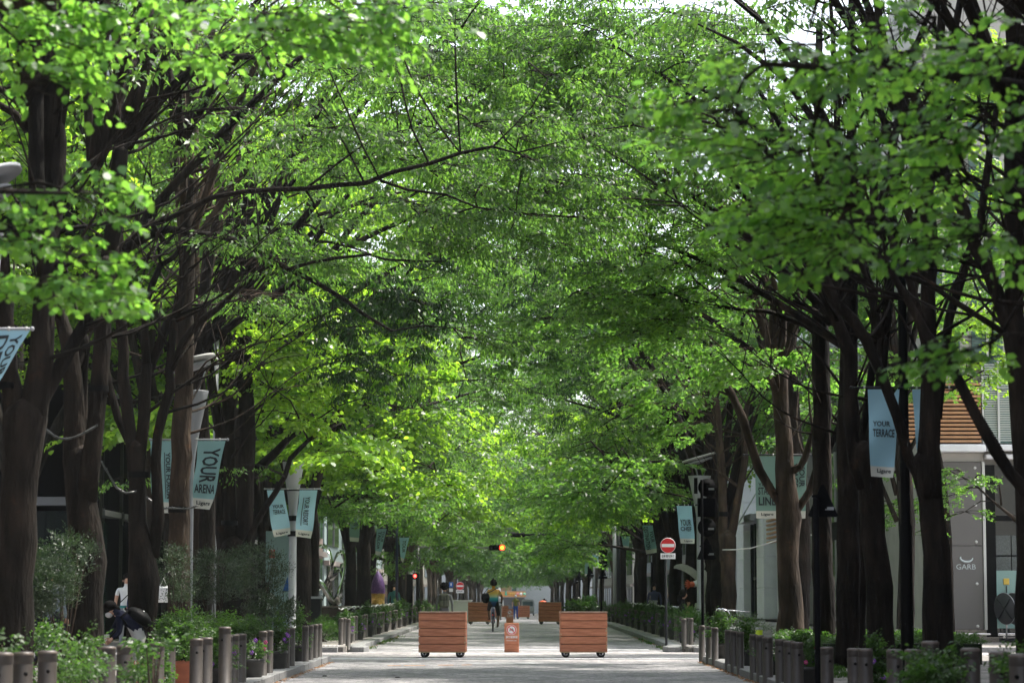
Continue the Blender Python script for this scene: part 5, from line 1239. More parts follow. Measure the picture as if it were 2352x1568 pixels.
# --- banners
TEAL = mat('banner_teal', (.29, .52, .52), rough=.65); BLUE = mat('banner_blue', (.36, .62, .73), rough=.65); GREEN_SHADED = mat('banner_grey_green_shaded', (.20, .34, .29), rough=.65)  # grey-green banners have their shade mixed into the cloth colour
CREAM = mat('banner_cream', (.70, .70, .63), rough=.65)
TXT = {}
def gettext(s):
    if s not in TXT: TXT[s] = text_mesh(s, .022)
    return TXT[s]
def banner(name, Y, tl, tr, bl, br, cloth, words, label, wave=.05, cream=.15, phase=0.0, par=None):
    """corners in photo pixels; words: (text, u0,v0,u1,v1, rotated)"""
    c = [P(x, y, Y) for x, y in (tl, tr, bl, br)]
    base = c[0].copy()
    def mp(u, v, off=0):
        p = c[0] * (1 - u) * (1 - v) + c[1] * u * (1 - v) + c[2] * (1 - u) * v + c[3] * u * v
        d = wave * v * math.sin(PI * (2.2 * v + u * 1.1 + phase)) + .3 * wave * math.sin(PI * (u * 1.7 + 3.1 * v + phase)) * v
        return p - base + Vector((d * .25, d - off, 0))
    t = empty(name, base, 0, label, 'banner', 'banners hanging from the lamp posts')
    for nm, v0, v1, m in (('cloth', 0, 1 - cream, cloth), ('bottom_strip', 1 - cream, 1, CREAM)):
        b = MB(); nu, nv = 8, max(4, int(22 * (v1 - v0)));
        vs = [mp(i / nu, v0 + (v1 - v0) * j / nv) for j in range(nv + 1) for i in range(nu + 1)]
        fs = [(j * (nu + 1) + i, j * (nu + 1) + i + 1, (j + 1) * (nu + 1) + i + 1, (j + 1) * (nu + 1) + i) for j in range(nv) for i in range(nu)]
        b.add(vs, fs, 0, True); b.build(nm, m, t)
    for (s, u0, v0, u1, v1, rot) in words:
        if s == '|':
            b = MB(); n = 10; vs = []
            for k in range(n + 1): vs += [mp(u0, v0 + (v1 - v0) * k / n, .012), mp(u1, v0 + (v1 - v0) * k / n, .012)]
            b.add(vs, [(2 * k, 2 * k + 1, 2 * k + 3, 2 * k + 2) for k in range(n)]); b.build('line', INK, t); continue
        tv, tf, _ = gettext(s)
        vs = [mp(u0 + (u1 - u0) * (y if rot else x), v0 + (v1 - v0) * (x if rot else 1 - y), .012) for x, y in tv]
        raw('lettering', vs, tf, INK, t)
    return t
def trumpet_lamp(x, Y, ytop, rtop, ybot, rpole, label, ydish=None, dx=0, dish=True, cone=None):
    base = P(x, 1400, Y); t = empty('street_lamp', (base.x, Y, .12 + zg(Y)), 0, label, 'street lamp', 'street lamps with trumpet-shaped heads')
    px_ = PX(Y); zt = P(x, ytop, Y).z - t.location.z; zb = P(x, ybot, Y).z - t.location.z; r = rpole * px_; rt = rtop * px_
    b = MB(); b.lathe([(r * 1.6, 0), (r * 1.6, .25), (r, .3), (r, zb)], 14); b.build('pole', GREYP, t)
    b = MB(); pr = []
    for i in range(11):
        f = i / 10; pr.append((r + (rt - r) * (1 - math.cos(f * PI * .5)) ** (.85) if i else r, zb + (zt - zb) * f))
    pr += [(rt * 1.0, zt + .02), (rt * .86, zt + .02), (rt * .84, zt - .05), (0, zt - .06)]
    b.lathe(pr, 22); b.build('trumpet', GREYP, t)
    if dish:
        zd = P(x, ydish, Y).z - t.location.z
        for a in (0, 2.1, 4.2):
            b = MB(); b.tube([(.25 * rt * math.cos(a), .25 * rt * math.sin(a), zt - .05), (rt * .9 * math.cos(a), rt * .9 * math.sin(a), zd)], .016, 6); b.build('strut', STEEL, t)
        M = Matrix.Rotation(R(-16), 3, 'Y'); R_ = rt * 1.5
        for k, (dz, q) in enumerate(((0, 1), (-.11, .82))):
            b = MB(); b.lathe([(0, 0), (R_ * q, .05), (R_ * q * 1.02, .09), (R_ * q, .10), (0, .05)], 24); b.v = [tuple(M @ Vector(v) + Vector((0, 0, zd + dz))) for v in b.v]; b.build('reflector_dish', SILV if k == 0 else GREYP, t)
    return t
LAMPS = {}
def rod(Y, x0, x1, y, par, m=None):
    par = bpy.data.objects[par]; o0 = Vector(par.location); a, c = P(x0, y, Y) - o0, P(x1, y, Y) - o0
    b = MB(); b.tube([a, c], .016, 8); r_ = b.build('banner_arm', m or DARK, par)
    for q in (a, c): b = MB(); b.ell(q, (.026,) * 3, 6); b.build('knob', m or DARK, r_)
    for f in (.12, .42, .6, .9): b = MB(); q = a + (c - a) * f; b.tube([q - Vector((.012, 0, 0)), q + Vector((.012, 0, 0))], .024, 8); b.build('ring', SILV, r_)
# left lamp A
YA = 44.6
trumpet_lamp(437, YA, 900, 36, 1095, 4.6, 'grey trumpet-headed lamp behind the straight brown trunk on the left', 838)
rod(YA - .08, 345, 523, 1009, 'street_lamp', GREYP)
banner('banner', YA - .1, (345, 1012), (399, 1012), (350, 1177), (399, 1178), TEAL, [('YOUR FORUM', .66, .16, .86, .80, 1), ('|', .60, .16, .63, .80, 0), ('Ligare', .16, .90, .84, .965, 0)], 'teal banner reading YOUR FORUM, largely hidden by the straight brown trunk', phase=.2)
banner('banner', YA - .1, (454, 1012), (518, 1012), (442, 1166), (484, 1170), TEAL, [('YOUR', .24, .11, .90, .62, 1), ('ARENA', .06, .64, .94, .77, 0), ('Ligare', .14, .885, .86, .96, 0)], 'teal banner reading YOUR ARENA, swinging right of the grey lamp pole', wave=.10)
# left lamp B
YB = 66.0
trumpet_lamp(671, YB, 1062, 25, 1190, 9, 'thick grey trumpet lamp between the two banners TERRACE and RESORT', 1014)
tB = bpy.data.objects['street_lamp.001']
for y in (1121, 1190, 1225):
    z = P(671, y, YB).z - tB.location.z; b = MB(); rr = (12 if y > 1150 else 15) * PX(YB); b.lathe([(rr, z - .07), (rr, z + .07)], 18); b.build('strap', BLACK, tB)
rod(YB - .25, 608, 735, 1122, 'street_lamp.001', GREYP)
banner('banner', YB - .3, (613, 1125), (652, 1125), (628, 1233), (668, 1226), BLUE, [('YOUR', .20, .32, .86, .40, 0), ('TERRACE', .20, .43, .88, .53, 0), ('Ligare', .16, .91, .84, .97, 0)], 'small blue banner reading YOUR TERRACE left of the thick grey lamp', wave=.08)
banner('banner', YB - .3, (688, 1125), (729, 1125), (678, 1231), (715, 1236), BLUE, [('YOUR RESORT', .38, .14, .66, .74, 1), ('|', .26, .16, .30, .76, 0), ('Ligare', .16, .90, .84, .965, 0)], 'small blue banner reading YOUR RESORT right of the thick grey lamp', wave=.08)
# further left
banner('banner', 90, (803, 1181), (828, 1181), (803, 1242), (824, 1244), GREEN_SHADED, [('YOUR', .25, .30, .85, .42, 0), ('|', .2, .5, .8, .53, 0)], 'dull green banner deep in the left tree row, half hidden by trunks')
banner('banner', 92, (865, 1214), (888, 1214), (862, 1273), (873, 1276), TEAL, [('YOUR', .62, .08, .92, .5, 1), ('TAILOR', .18, .10, .56, .78, 1)], 'small narrow banner reading YOUR TAILOR beside the dark multi-stem tree', wave=.05)
banner('banner', 104, (917, 1234), (940, 1234), (921, 1287), (926, 1292), BLUE, [('YOUR', .35, .10, .80, .62, 1)], 'tiny blue folded banner on the dark blue post left of the road', wave=.05)
pl = empty('street_lamp', (P(911, 1400, 104).x, 104, .12), label='slim dark blue post carrying the tiny folded banner on the left', cat='street lamp')
b = MB(); b.tube([(0, 0, 0), (0, 0, P(911, 1130, 104).z)], .06, 10); b.build('pole', mat('navy_post', (.02, .03, .08), rough=.4), pl)
b = MB(); b.box((.1, 0, P(911, 1130, 104).z + .1), (.9, .25, .06)); b.build('lamp_head', MATS['navy_post'], pl)
rod(103.9, 899, 946, 1232, pl.name)
# left edge banner
banner('banner', 27.6, (-40, 757), (70, 757), (-60, 985), (-22, 905), BLUE, [('YOUR', .66, .07, .90, .66, 1), ('DE', .34, .07, .60, .40, 1)], 'light blue banner twisted at the left picture edge, large letters YOUR', wave=.05)
a = empty('street_lamp', (P(-60, 1400, 27.6).x, 27.6, .12), label='lamp pole just outside the left edge with pale dish parts showing', cat='street lamp')
b = MB(); b.lathe([(.07, 0), (.07, 3.2), (.24, 5.2), (.24, 5.25), (0, 5.2)], 14); b.build('pole', GREYP, a)
M = Matrix.Rotation(R(-24), 3, 'Y'); 
for k in range(2):
    z = P(10, 432 + 40 * k, 27.6).z - .12; b = MB(); b.lathe([(0, 0), (.5 - .1 * k, .03), (.5 - .1 * k, .08), (0, .05)], 24); b.v = [tuple(M @ Vector(v) + Vector((-.02, 0, z - .0))) for v in b.v]; b.build('reflector_dish', GREYP, a)
rod(27.6, -60, 74, 755, a.name, GREYP)
for (x, y) in ((192, 768),):
    q = P(x, y, 36); t = empty('street_lamp', (q.x, 52, .12), label='pale lamp head glimpsed behind the second left zelkova', cat='street lamp'); q = P(x, y, 52)
    b = MB(); b.ell((0, 0, q.z - .12), (.2, .2, .09), 8); b.build('lamp_head', GREYP, t); b = MB(); b.tube([(0, 0, 0), (0, 0, q.z - .12)], .05, 8); b.build('pole', GREYP, t)
# right black post with banners and wing lights
YR = 35.6; q = P(2083, 1400, YR); pb = empty('street_lamp', (q.x, YR, .12), label='thick black lamp post on the right carrying the light blue YOUR TERRACE banner', cat='street lamp')
zt = P(2078, 600, YR).z - .12
b = MB(); b.lathe([(.10, 0), (.092, .3), (.088, 2.2), (.070, 2.25), (.062, zt)], 18); b.build('pole', BLACK, pb)
for sx, x1 in ((-1, 1992), (1, 2130)):
    e = P(x1, 610, YR).x - q.x; m = P(2062, 605, YR).x - q.x
    b = MB(); b.add([(sx * .04, -.2, zt), (sx * .04, .2, zt), (e, .05, zt - .05), (e, -.05, zt - .05), (sx * .04, -.2, zt - .10), (sx * .04, .2, zt - .10)], [(0, 1, 2, 3), (4, 3, 2, 5), (0, 3, 4), (1, 5, 2)]); b.build('wing_light', mat('navy_wing', (.03, .06, .16), rough=.25, metal=.6), pb)
b = MB(); b.ell((P(2046, 606, YR).x - q.x, -.22, zt - .05), (.05, .03, .05), 8); b.build('bolt', STEEL, pb)
rod(YR - .1, 1955, 2205, 890, pb.name)
banner('banner', YR - .12, (1993, 894), (2066, 894), (2000, 1093), (2052, 1097), BLUE, [('YOUR', .14, .365, .76, .425, 0), ('TERRACE', .14, .455, .92, .545, 0), ('Ligare', .26, .905, .86, .965, 0)], 'large light blue banner reading YOUR TERRACE, left of the black post on the right', wave=.08, cream=.12)
banner('banner', YR - .12, (2095, 894), (2165, 894), (2108, 1062), (2150, 1070), BLUE, [('YOUR', .3, .1, .7, .6, 1)], 'light blue banner mostly hidden behind the large leaning trunk on the right', wave=.08, cream=.12)
# right 'start line' lamp behind the pale trunk
YS = 53.5; q = P(1803, 1400, YS); t = empty('street_lamp', (q.x, YS, .12), label='dark lamp pole hidden behind the smooth trunk with green banners', cat='street lamp')
b = MB(); b.tube([(0, 0, 0), (0, 0, P(1803, 1030, YS).z)], .06, 10); b.build('pole', DARK, t)
rod(YS, 1708, 1870, 1044, t.name)
banner('banner', YS, (1734, 1047), (1784, 1047), (1737, 1190), (1784, 1190), GREEN_SHADED, [('YOUR', .12, .43, .86, .485, 0), ('START', .12, .50, .86, .62, 0), ('LINE', .14, .655, .95, .79, 0), ('Ligare', .24, .91, .84, .965, 0)], 'shaded grey-green banner reading YOUR START LINE behind the forked smooth trunk', wave=.02, cream=.12)
banner('banner', YS, (1815, 1047), (1853, 1047), (1815, 1190), (1850, 1190), GREEN_SHADED, [('YOUR', .55, .12, .9, .5, 1), ('STAGE', .1, .12, .5, .5, 1)], 'shaded grey-green banner half hidden right of the smooth forked trunk', wave=.02, cream=.12)
# right lamp by YOUR CHEF
tC = trumpet_lamp(1609, 73, 1094, 26, 1200, 8, 'grey trumpet lamp half hidden behind the stack of black signs', 1056)
rod(72.6, 1552, 1600, 1159, tC.name)
banner('banner', 72.5, (1554, 1161), (1589, 1161), (1563, 1247), (1596, 1248), BLUE, [('YOUR', .14, .36, .86, .53, 0), ('CHEF', .14, .555, .84, .67, 0), ('Ligare', .26, .905, .84, .965, 0)], 'small blue banner reading YOUR CHEF left of the black sign stack', wave=.10, cream=.13)
banner('banner', 88, (1475, 1206), (1499, 1206), (1484, 1272), (1509, 1268), TEAL, [('YOUR', .62, .2, .95, .62, 1), ('DESTINATION', .12, .05, .5, .86, 1)], 'small teal banner reading DESTINATION above the no-entry sign, to its left', wave=.08)
banner('banner', 118, (1427, 1231), (1446, 1231), (1432, 1256), (1444, 1258), TEAL, [], 'tiny teal banner among branches left of the DESTINATION banner', wave=.05)
banner('banner', 140, (1361, 1274), (1374, 1274), (1362, 1303), (1375, 1303), BLUE, [('YOUR', .3, .2, .8, .8, 1)], 'tiny pale blue banner left of the far black sign stack', wave=.04)
banner('banner', 140, (1343, 1290), (1352, 1290), (1343, 1322), (1352, 1322), GREEN_SHADED, [], 'tiny grey-green banner above the far triangular signs', wave=.04)
for (x, Y, y1, lab) in ((1412, 125, 1190, 'pale grey lamp post beyond the far black sign stack on the right'), (1365, 150, 1300, 'thin grey post beside the far triangular signs')):
    t = empty('street_lamp', (P(x, 1400, Y).x, Y, zg(Y) + .1), label=lab, cat='street lamp'); b = MB(); b.tube([(0, 0, 0), (0, 0, P(x, y1, Y).z - t.location.z)], .09 if Y == 125 else .06, 10); b.build('pole', GREYP, t)

# --- traffic signs seen from behind, and no-entry signs
BKS = mat('sign_back', (.005, .005, .006), rough=.75, spec=.1)
STK = mat('sticker', (.3, .31, .32), rough=.6)
def sign_pole(x, Y, ytop, r, label, signs, name='sign_post', m=None, ybase=None):
    q = P(x, 1400, Y); t = empty(name, (q.x, Y, .1 + zg(Y)), 0, label, 'road sign'); b = MB()
    zt = P(x, ytop, Y).z - t.location.z; b.lathe([(r, 0), (r, zt - .01), (r * .7, zt), (0, zt)], 12); b.build('pole', m or BKS, t)
    o0 = t.location
    for sgn in signs:
        k = sgn[0]; c = P(sgn[1], sgn[2], Y) - o0; rr = sgn[3] * PX(Y); b = MB(); y_ = .05
        if k == 'c': b.tube([(c.x, y_, c.z), (c.x, y_ + .012, c.z)], rr, 32); so_ = b.build('round_sign', BKS, t)
        if k == 's': so_ = bobj('square_sign', (c.x, y_, c.z), (rr * 2, .014, rr * 2.05), BKS, t, bev=.006)
        if k == 't':
            pts = []
            for cx, cz, a0 in ((0, rr * 1.12, 90), (-rr * .92, -rr * .92, 215), (rr * .92, -rr * .92, 325)):
                for d_ in (-50, 0, 50): pts.append((c.x + cx + rr * .12 * math.cos(R(a0 - d_ * -1)), c.z + cz + rr * .12 * math.sin(R(a0 + d_))))
            # order counter-clockwise around the centre
            pts.sort(key=lambda p: math.atan2(p[1] - c.z, p[0] - c.x)); b.prism(pts, y_, y_ + .012); so_ = b.build('triangular_sign', BKS, t)
        if len(sgn) > 4: bobj('sticker', (c.x + rr * .45, y_ - .011, c.z - rr * .15 * (1 if k != 't' else 3)), (rr * .62, .002, rr * .22), STK, so_)
        for dz in (-.4, .4): bobj('bracket', (c.x * .5, y_ - .018, c.z + rr * dz), (abs(c.x) + .10, .02, .03), BKS, so_)
    return t
sign_pole(1614, 51.2, 1101, .031, 'tall black pole stacking round, square, round and triangular sign backs, right of the crossing',
          [('c', 1624.7, 1119, 21, 1), ('s', 1623.5, 1164.6, 21), ('c', 1624, 1210.5, 21.2, 1), ('t', 1623.5, 1262, 21.5, 1)])
bobj('lamp_box', (-.12, .03, P(1600, 1115, 51.2).z - .1), (.07, .08, .32), BLACK, bpy.data.objects['sign_post'])
sign_pole(1877, 33.3, 1143, .040, 'near black pole with one triangular sign seen from behind, in front of the hedge', [('t', 1891, 1152, 33, 1)])
sign_pole(1381, 118, 1245, .045, 'distant black pole stacking four signs seen from behind, right of the road', [('c', 1385, 1250.7, 9.6, 1), ('s', 1385, 1272, 9.6), ('c', 1385.5, 1293, 9.6, 1), ('t', 1385, 1318, 9.8, 1)])
sign_pole(1352, 132, 1300, .045, 'distant pole with a triangular sign left of the far sign stack', [('t', 1355.5, 1314, 8.5, 1)])
sign_pole(1332, 150, 1312, .045, 'distant pole with a triangular sign, third from the far stack', [('t', 1330, 1323, 7.5, 1)])
sign_pole(1320, 158, 1325, .045, 'distant pole with a round sign, leftmost of the far dark signs', [('c', 1323, 1333, 6.5, 1)])
sign_pole(1498, 100, 1290, .05, 'dark pole and triangular sign back under the DESTINATION banner', [('t', 1441, 1275 + 16, 8, 1)] if False else [])
NT = text_mesh('自転車を除く', .02)
def no_entry(x, y, r, Y, label, px0, pz):
    q = P(px0, 1400, Y); t = empty('no_entry_sign', (q.x, Y, .1 + zg(Y)), 0, label, 'road sign', 'no-entry signs'); k = PX(Y)
    c = P(x, y, Y) - t.location; b = MB(); b.lathe([(.030, 0), (.030, c.z + r * k * .9), (0, c.z + r * k * .9 + .01)], 12); b.build('pole', DARK, t)
    b = MB(); b.tube([(c.x, -.045, c.z), (c.x, -.035, c.z)], r * k, 36); d = b.build('disc', WHP, t)
    b = MB(); disc(b, (c.x, c.z), r * k * .955, -.047, 36); b.build('red_face', REDP, d)
    bobj('white_bar', (c.x, -.049, c.z), (r * k * 1.66, .002, r * k * .42), WHP, d)
    pc = P(x, pz, Y) - t.location; pw, ph = r * k * 1.95, r * k * .74
    bobj('plate', (pc.x, -.04, pc.z), (pw, .012, ph), WHP, t, bev=.004)
    tv, tf, _ = NT; raw('lettering', [(pc.x + pw * .82 * (x_ - .5), -.0475, pc.z + ph * .55 * (y_ - .5)) for x_, y_ in tv], tf, INK, t)
no_entry(1534, 1252, 17.5, 62, 'near red no-entry sign with a bicycles-excepted plate on the right', 1530, 1276.5)
no_entry(1056.7, 1345, 9.2, 160, 'far red no-entry sign left of the cyclist', 1056.7, 1357.5)
t = empty('blue_sign', (P(1036, 1400, 152).x, 152, zg(152) + .1), 0, 'small blue square sign left of the far no-entry sign', 'road sign'); c = P(1036, 1342, 152) - t.location
b = MB(); b.tube([(0, 0, 0), (0, 0, c.z + .2)], .035, 8); b.build('pole', DARK, t); bobj('panel', (0, -.05, c.z), (.24, .02, .30), mat('sign_blue', (.02, .12, .5)), t); bobj('plate', (0, -.05, c.z - .32), (.22, .02, .2), WHP, t)
b = MB(); b.ell((0, -.062, c.z + .02), (.04, .004, .09), 6); b.build('symbol', WHP, t)
# --- traffic signals
def emis(name, c, s): return mat(name, c, emit=(c, s))
t = empty('traffic_signal', P(1073, 1400, 120), 0, 'horizontal traffic signal with one glowing red-orange lamp hanging over the road', 'traffic light'); Y = 120; t.location.z = zg(Y)
c = P(1138, 1257, Y) - t.location; k = PX(Y)
b = MB(); b.tube([(P(960, 1257, Y).x - t.location.x, 0, 0), (P(960, 1257, Y).x - t.location.x, 0, c.z)], .10, 10); b.build('pole', DARK, t)
b = MB(); b.tube([(P(960, 1257, Y).x - t.location.x, 0, c.z + .02), (c.x - 10 * k, 0, c.z)], .04, 8); b.build('arm', mat('galvanised', (.35, .35, .37), rough=.4, metal=.6), t)
hs = bobj('housing', (c.x + 2 * k, 0, c.z), (34 * k, .22, 12.5 * k), BLACK, t, bev=.05)
for i, x in enumerate((1130, 1141.5, 1153.3)):
    q = P(x, 1257, Y) - t.location
    b = MB(); b.tube([(q.x, -.12, q.z), (q.x, -.13, q.z)], (4.2 if i < 2 else 6.2) * k, 20); ln = b.build('lens', DARK if i < 2 else emis('signal_red', (1.0, .02, .01), 3), hs)
    b = MB(); b.tube([(q.x, -.12, q.z), (q.x, -.3, q.z + .0)], (5 if i < 2 else 6.6) * k, 20, caps=False); b.build('visor', BLACK, hs)
q = P(1153.3, 1257, Y) - t.location; b = MB(); b.tube([(q.x, -.131, q.z), (q.x, -.14, q.z)], 4.2 * k, 18); b.build('lamp', emis('signal_orange', (1.0, .16, .01), 4), hs)
t = empty('traffic_signal', P(1240, 1400, 128), 0, 'dark signal housing seen from the side over the road, right of the glowing one', 'traffic light'); Y = 128; t.location.z = zg(Y); k = PX(Y)
c = P(1190, 1228, Y) - t.location; hs = bobj('housing', (c.x, 0, c.z), (34 * k, .25, 10 * k), BLACK, t, bev=.05)
for dx in (-11, 0, 11): b = MB(); b.tube([(c.x + dx * k, .1, c.z), (c.x + dx * k, .32, c.z)], 4.5 * k, 14); b.build('visor', BLACK, hs)
b = MB(); b.tube([(c.x + 15 * k, 0, c.z), (P(1420, 1228, Y).x - t.location.x, 0, c.z + .15)], .05, 8); b.build('arm', DARK, t); b = MB(); b.tube([(P(1420, 1228, Y).x - t.location.x, 0, 0), (P(1420, 1228, Y).x - t.location.x, 0, c.z + .2)], .09, 8); b.build('pole', DARK, t)
t = empty('pedestrian_signal', (P(941, 1400, 105).x, 105, .1), 0, 'dark pedestrian signal with a small red light, left of the road', 'traffic light'); c = P(953.5, 1322, 105) - t.location; k = PX(105)
bobj('cabinet', (0, 0, (P(940, 1318, 105).z - .1) / 2), (14 * k, .3, P(940, 1318, 105).z - .1), BLACK, t, bev=.02); hs = bobj('housing', (c.x, 0, c.z), (9 * k, .2, 16 * k), BLACK, t)
b = MB(); b.ell((c.x, -.11, c.z), (3.3 * k, .02, 3.8 * k), 8); b.build('lamp', emis('ped_red', (1.0, .04, .03), 5), hs)
for i, (y0, y1) in enumerate(((1207, 1213), (1214, 1222), (1222, 1231))):
    a, c = P(1110, y0, 140), P(1190, y1, 140); b = MB(); b.tube([a, (a + c) / 2 - Vector((0, 0, .1)), c], .02, 5); tag(b.build('overhead_cable', DARK), '%s of the thin cables crossing above the glowing signal' % ('top', 'middle', 'bottom')[i], 'cable', 'overhead cables')

# --- sculptures
t = empty('ribbon_sculpture', (P(753, 1400, 86).x, 86, .12), 0, 'shiny steel sculpture of looping ribbons on a dark plinth, left beyond the crossing', 'sculpture'); k = PX(86)
bobj('plinth', (0, 0, .38), (1.35, 1.0, .76), mat('dark_plinth', (.05, .035, .03), rough=.5), t, bev=.02); bobj('plinth_slab', (0, 0, .79), (1.5, 1.15, .05), mat('plinth_slab', (.2, .17, .16)), t)
MIR = mat('polished_steel', (.62, .62, .62), rough=.08, metal=1)
def ribbon(name, fn, n, w_, par):
    pts = [Vector(fn(i / n)) for i in range(n + 1)]; b = MB(); vs = []
    for i, p in enumerate(pts):
        tg = (pts[min(i + 1, n)] - pts[max(i - 1, 0)]).normalized(); a = i / n * 5.5 + 1
        yv = Vector((0, 1, 0)); n0 = tg.cross(yv).normalized(); a = .55 + .75 * math.sin(i / n * 9); side = (n0 * math.cos(a) + (yv - tg * yv.dot(tg)).normalized() * math.sin(a)).normalized(); nn = tg.cross(side)
        for s1, s2 in ((-1, -1), (1, -1), (1, 1), (-1, 1)): vs.append(p + side * w_ * s1 + nn * .012 * s2)
    fs = []
    for i in range(n):
        for j in range(4): fs.append((i * 4 + j, i * 4 + (j + 1) % 4, (i + 1) * 4 + (j + 1) % 4, (i + 1) * 4 + j))
    b.add(vs, fs, 0, True); b.build(name, MIR, par)
ribbon('ribbon', lambda f: (-.22 + .36 * math.sin(2 * PI * f), .2 * math.cos(4 * PI * f), 2.15 + .68 * math.cos(2 * PI * f)), 60, .11, t)
ribbon('ribbon', lambda f: (.30 + .22 * math.sin(2 * PI * f) + .12 * math.cos(2 * PI * f), .25 * math.sin(4 * PI * f), 1.75 + .85 * math.cos(2 * PI * f)), 60, .11, t)
ribbon('ribbon', lambda f: (.02 + .45 * math.sin(2 * PI * f), .3 * math.sin(2 * PI * f + 1), 1.5 + .35 * math.sin(4 * PI * f) + .3 * math.cos(2 * PI * f)), 60, .10, t)
ribbon('ribbon', lambda f: (-.40 + .85 * f + .08 * math.sin(9 * f), .15 * math.sin(6 * f), .85 + 1.4 * f), 40, .10, t)
t = empty('bullet_sculpture', (P(868, 1400, 100).x, 100, .12), 0, 'rounded purple and gold mosaic sculpture on a white plinth at the left', 'sculpture'); k = PX(100)
bobj('plinth', (P(878, 1400, 100).x - t.location.x, 0, .39), (56 * k, .9, .78), CONC, t, bev=.02)
z0 = P(868, 1388, 100).z - .12; z1 = P(868, 1362, 100).z - .12; z2 = P(868, 1309, 100).z - .12; r = 16 * k
t.children[0].location.z = 0; b = MB(); b.lathe([(0, z0 - .01), (r * .95, z0), (r * .98, z1)], 24); b.build('gold_base', mat('gold_mosaic', (.48, .27, .05), rough=.35, metal=.4, col2=(.75, .5, .12), scale=28, var=.5), t)
b = MB(); b.lathe([(r, z1)] + [(r * math.cos(PI / 2 * f ** 1.6), z1 + (z2 - z1) * f) for f in (.1, .25, .4, .55, .7, .85, .95, 1)], 24); b.build('purple_top', mat('purple_mosaic', (.045, .03, .20), rough=.35, col2=(.26, .13, .30), scale=26, var=.3), t)
t = empty('wing_sculpture', (P(1620, 1400, 77).x, 77, .12), 0, 'off-white winged figure with an orange-red hand on a tapering plinth, right of the no-entry sign', 'sculpture'); k = PX(77); W_ = mat('sculpture_white', (.42, .43, .36), rough=.7, var=.1, scale=20)
l3 = lambda x, y, d=0: (P(x, y, 77).x - t.location.x, d, P(x, y, 77).z - .12)
b = MB(); pz = l3(1600, 1384)[2]
b.add([(l3(1584, 1460)[0], -.4, 0), (l3(1640, 1460)[0], -.4, 0), (l3(1640, 1460)[0], .4, 0), (l3(1584, 1460)[0], .4, 0), (l3(1598, 1384)[0], -.3, pz), (l3(1634, 1384)[0], -.3, pz), (l3(1634, 1384)[0], .3, pz), (l3(1598, 1384)[0], .3, pz)], [(0, 3, 2, 1), (4, 5, 6, 7), (0, 1, 5, 4), (1, 2, 6, 5), (2, 3, 7, 6), (3, 0, 4, 7)]); b.build('plinth', CONC, t)
b = MB(); b.tube([l3(1616, 1384), l3(1616, 1360), l3(1614, 1335), l3(1614, 1318), l3(1613, 1308)], [.18, .17, .2, .16, .08], 14); b.ell(l3(1611, 1298), (.12, .13, .15), 8); b.build('figure', W_, t)
up_ = [(1548, 1300), (1553, 1296), (1565, 1294), (1578, 1297), (1590, 1303), (1600, 1311), (1608, 1321), (1612, 1335)]; lo_ = [(1549, 1302), (1556, 1303), (1566, 1306), (1576, 1311), (1586, 1317), (1594, 1324), (1602, 1332), (1606, 1345)]
for i in range(len(up_) - 1):
    for j in range(2):
        f0, f1 = j / 2, (j + 1) / 2 + .12
        u = lambda f: ((up_[i][0] * (1 - f) + up_[i + 1][0] * f), (up_[i][1] * (1 - f) + up_[i + 1][1] * f)); lo = lambda f: ((lo_[i][0] * (1 - f) + lo_[i + 1][0] * f - 1.5), (lo_[i][1] * (1 - f) + lo_[i + 1][1] * f + 2.5))
        a, b_, c_, d_ = l3(*u(f0)), l3(*u(min(f1, 1.1))), l3(*lo(min(f1, 1.1))), l3(*lo(f0)); y_ = -.05 - .012 * j - .006 * i
        m_ = MB(); m_.prism([(a[0], a[2]), (b_[0], b_[2]), (c_[0], c_[2]), (d_[0], d_[2])], y_, y_ + .05); m_.build('feather', W_, t)
b = MB(); b.tube([l3(1612, 1330, -.05), l3(1604, 1338, -.2), l3(1592, 1341, -.3)], [.10, .11, .09], 12); b.build('gloved_arm', WHITE, t)
hd = MB(); hd.ell(l3(1588, 1341, -.3), (.11, .07, .085), 8)
for a in (-50, -25, 0, 22, 45): ax, az = math.cos(R(180 + a)), math.sin(R(180 + a)); c_ = l3(1586, 1341, -.3); hd.tube([c_, (c_[0] + ax * .13, c_[1], c_[2] - az * .13), (c_[0] + ax * .20, c_[1] - .03, c_[2] - az * .18)], [.035, .028, .015], 8)
hd.build('hand', mat('orange_red_paint', (.52, .10, .04), rough=.5), t)
# --- benches (white stone block with curved steel arm rails)
def bench(x, Y, w_, label, sx):
    t = empty('bench', (x, Y, .12), 0, label, 'bench', 'white stone benches with curved steel rails')
    bobj('block', (0, 0, .22), (w_, .5, .44), CONC, t, bev=.015); bobj('seat_edge', (0, -.252, .41), (w_ - .02, .02, .04), WHITE, t)
    for dx in (.0, .10):
        b = MB(); b.tube([(-sx * .1 + dx, .1, .44), (-sx * .12 + dx, .1, .66), (-sx * .2 + dx, .1, .82), (-sx * .34 + dx, .1, .88), (-sx * .40 + dx, .1, .84)], .016, 8); b.build('arm_rail', STEEL, t)
    b = MB(); b.tube([(-sx * .36, .05, .86), (sx * .45, .3, .80)], .014, 8); b.build('back_rail', STEEL, t)
    return t
bench(P(1571, 1400, 71).x, 71, .66, 'white stone bench block with steel rails where a dark-clad person sits, right', 1)
bench(P(787, 1400, 74).x, 74, .62, 'white stone bench block left beyond the crossing by the grasses', -1)
bench(P(1746, 1400, 55).x, 62, .6, 'stone bench with curved steel rail behind the hedge on the right', 1)
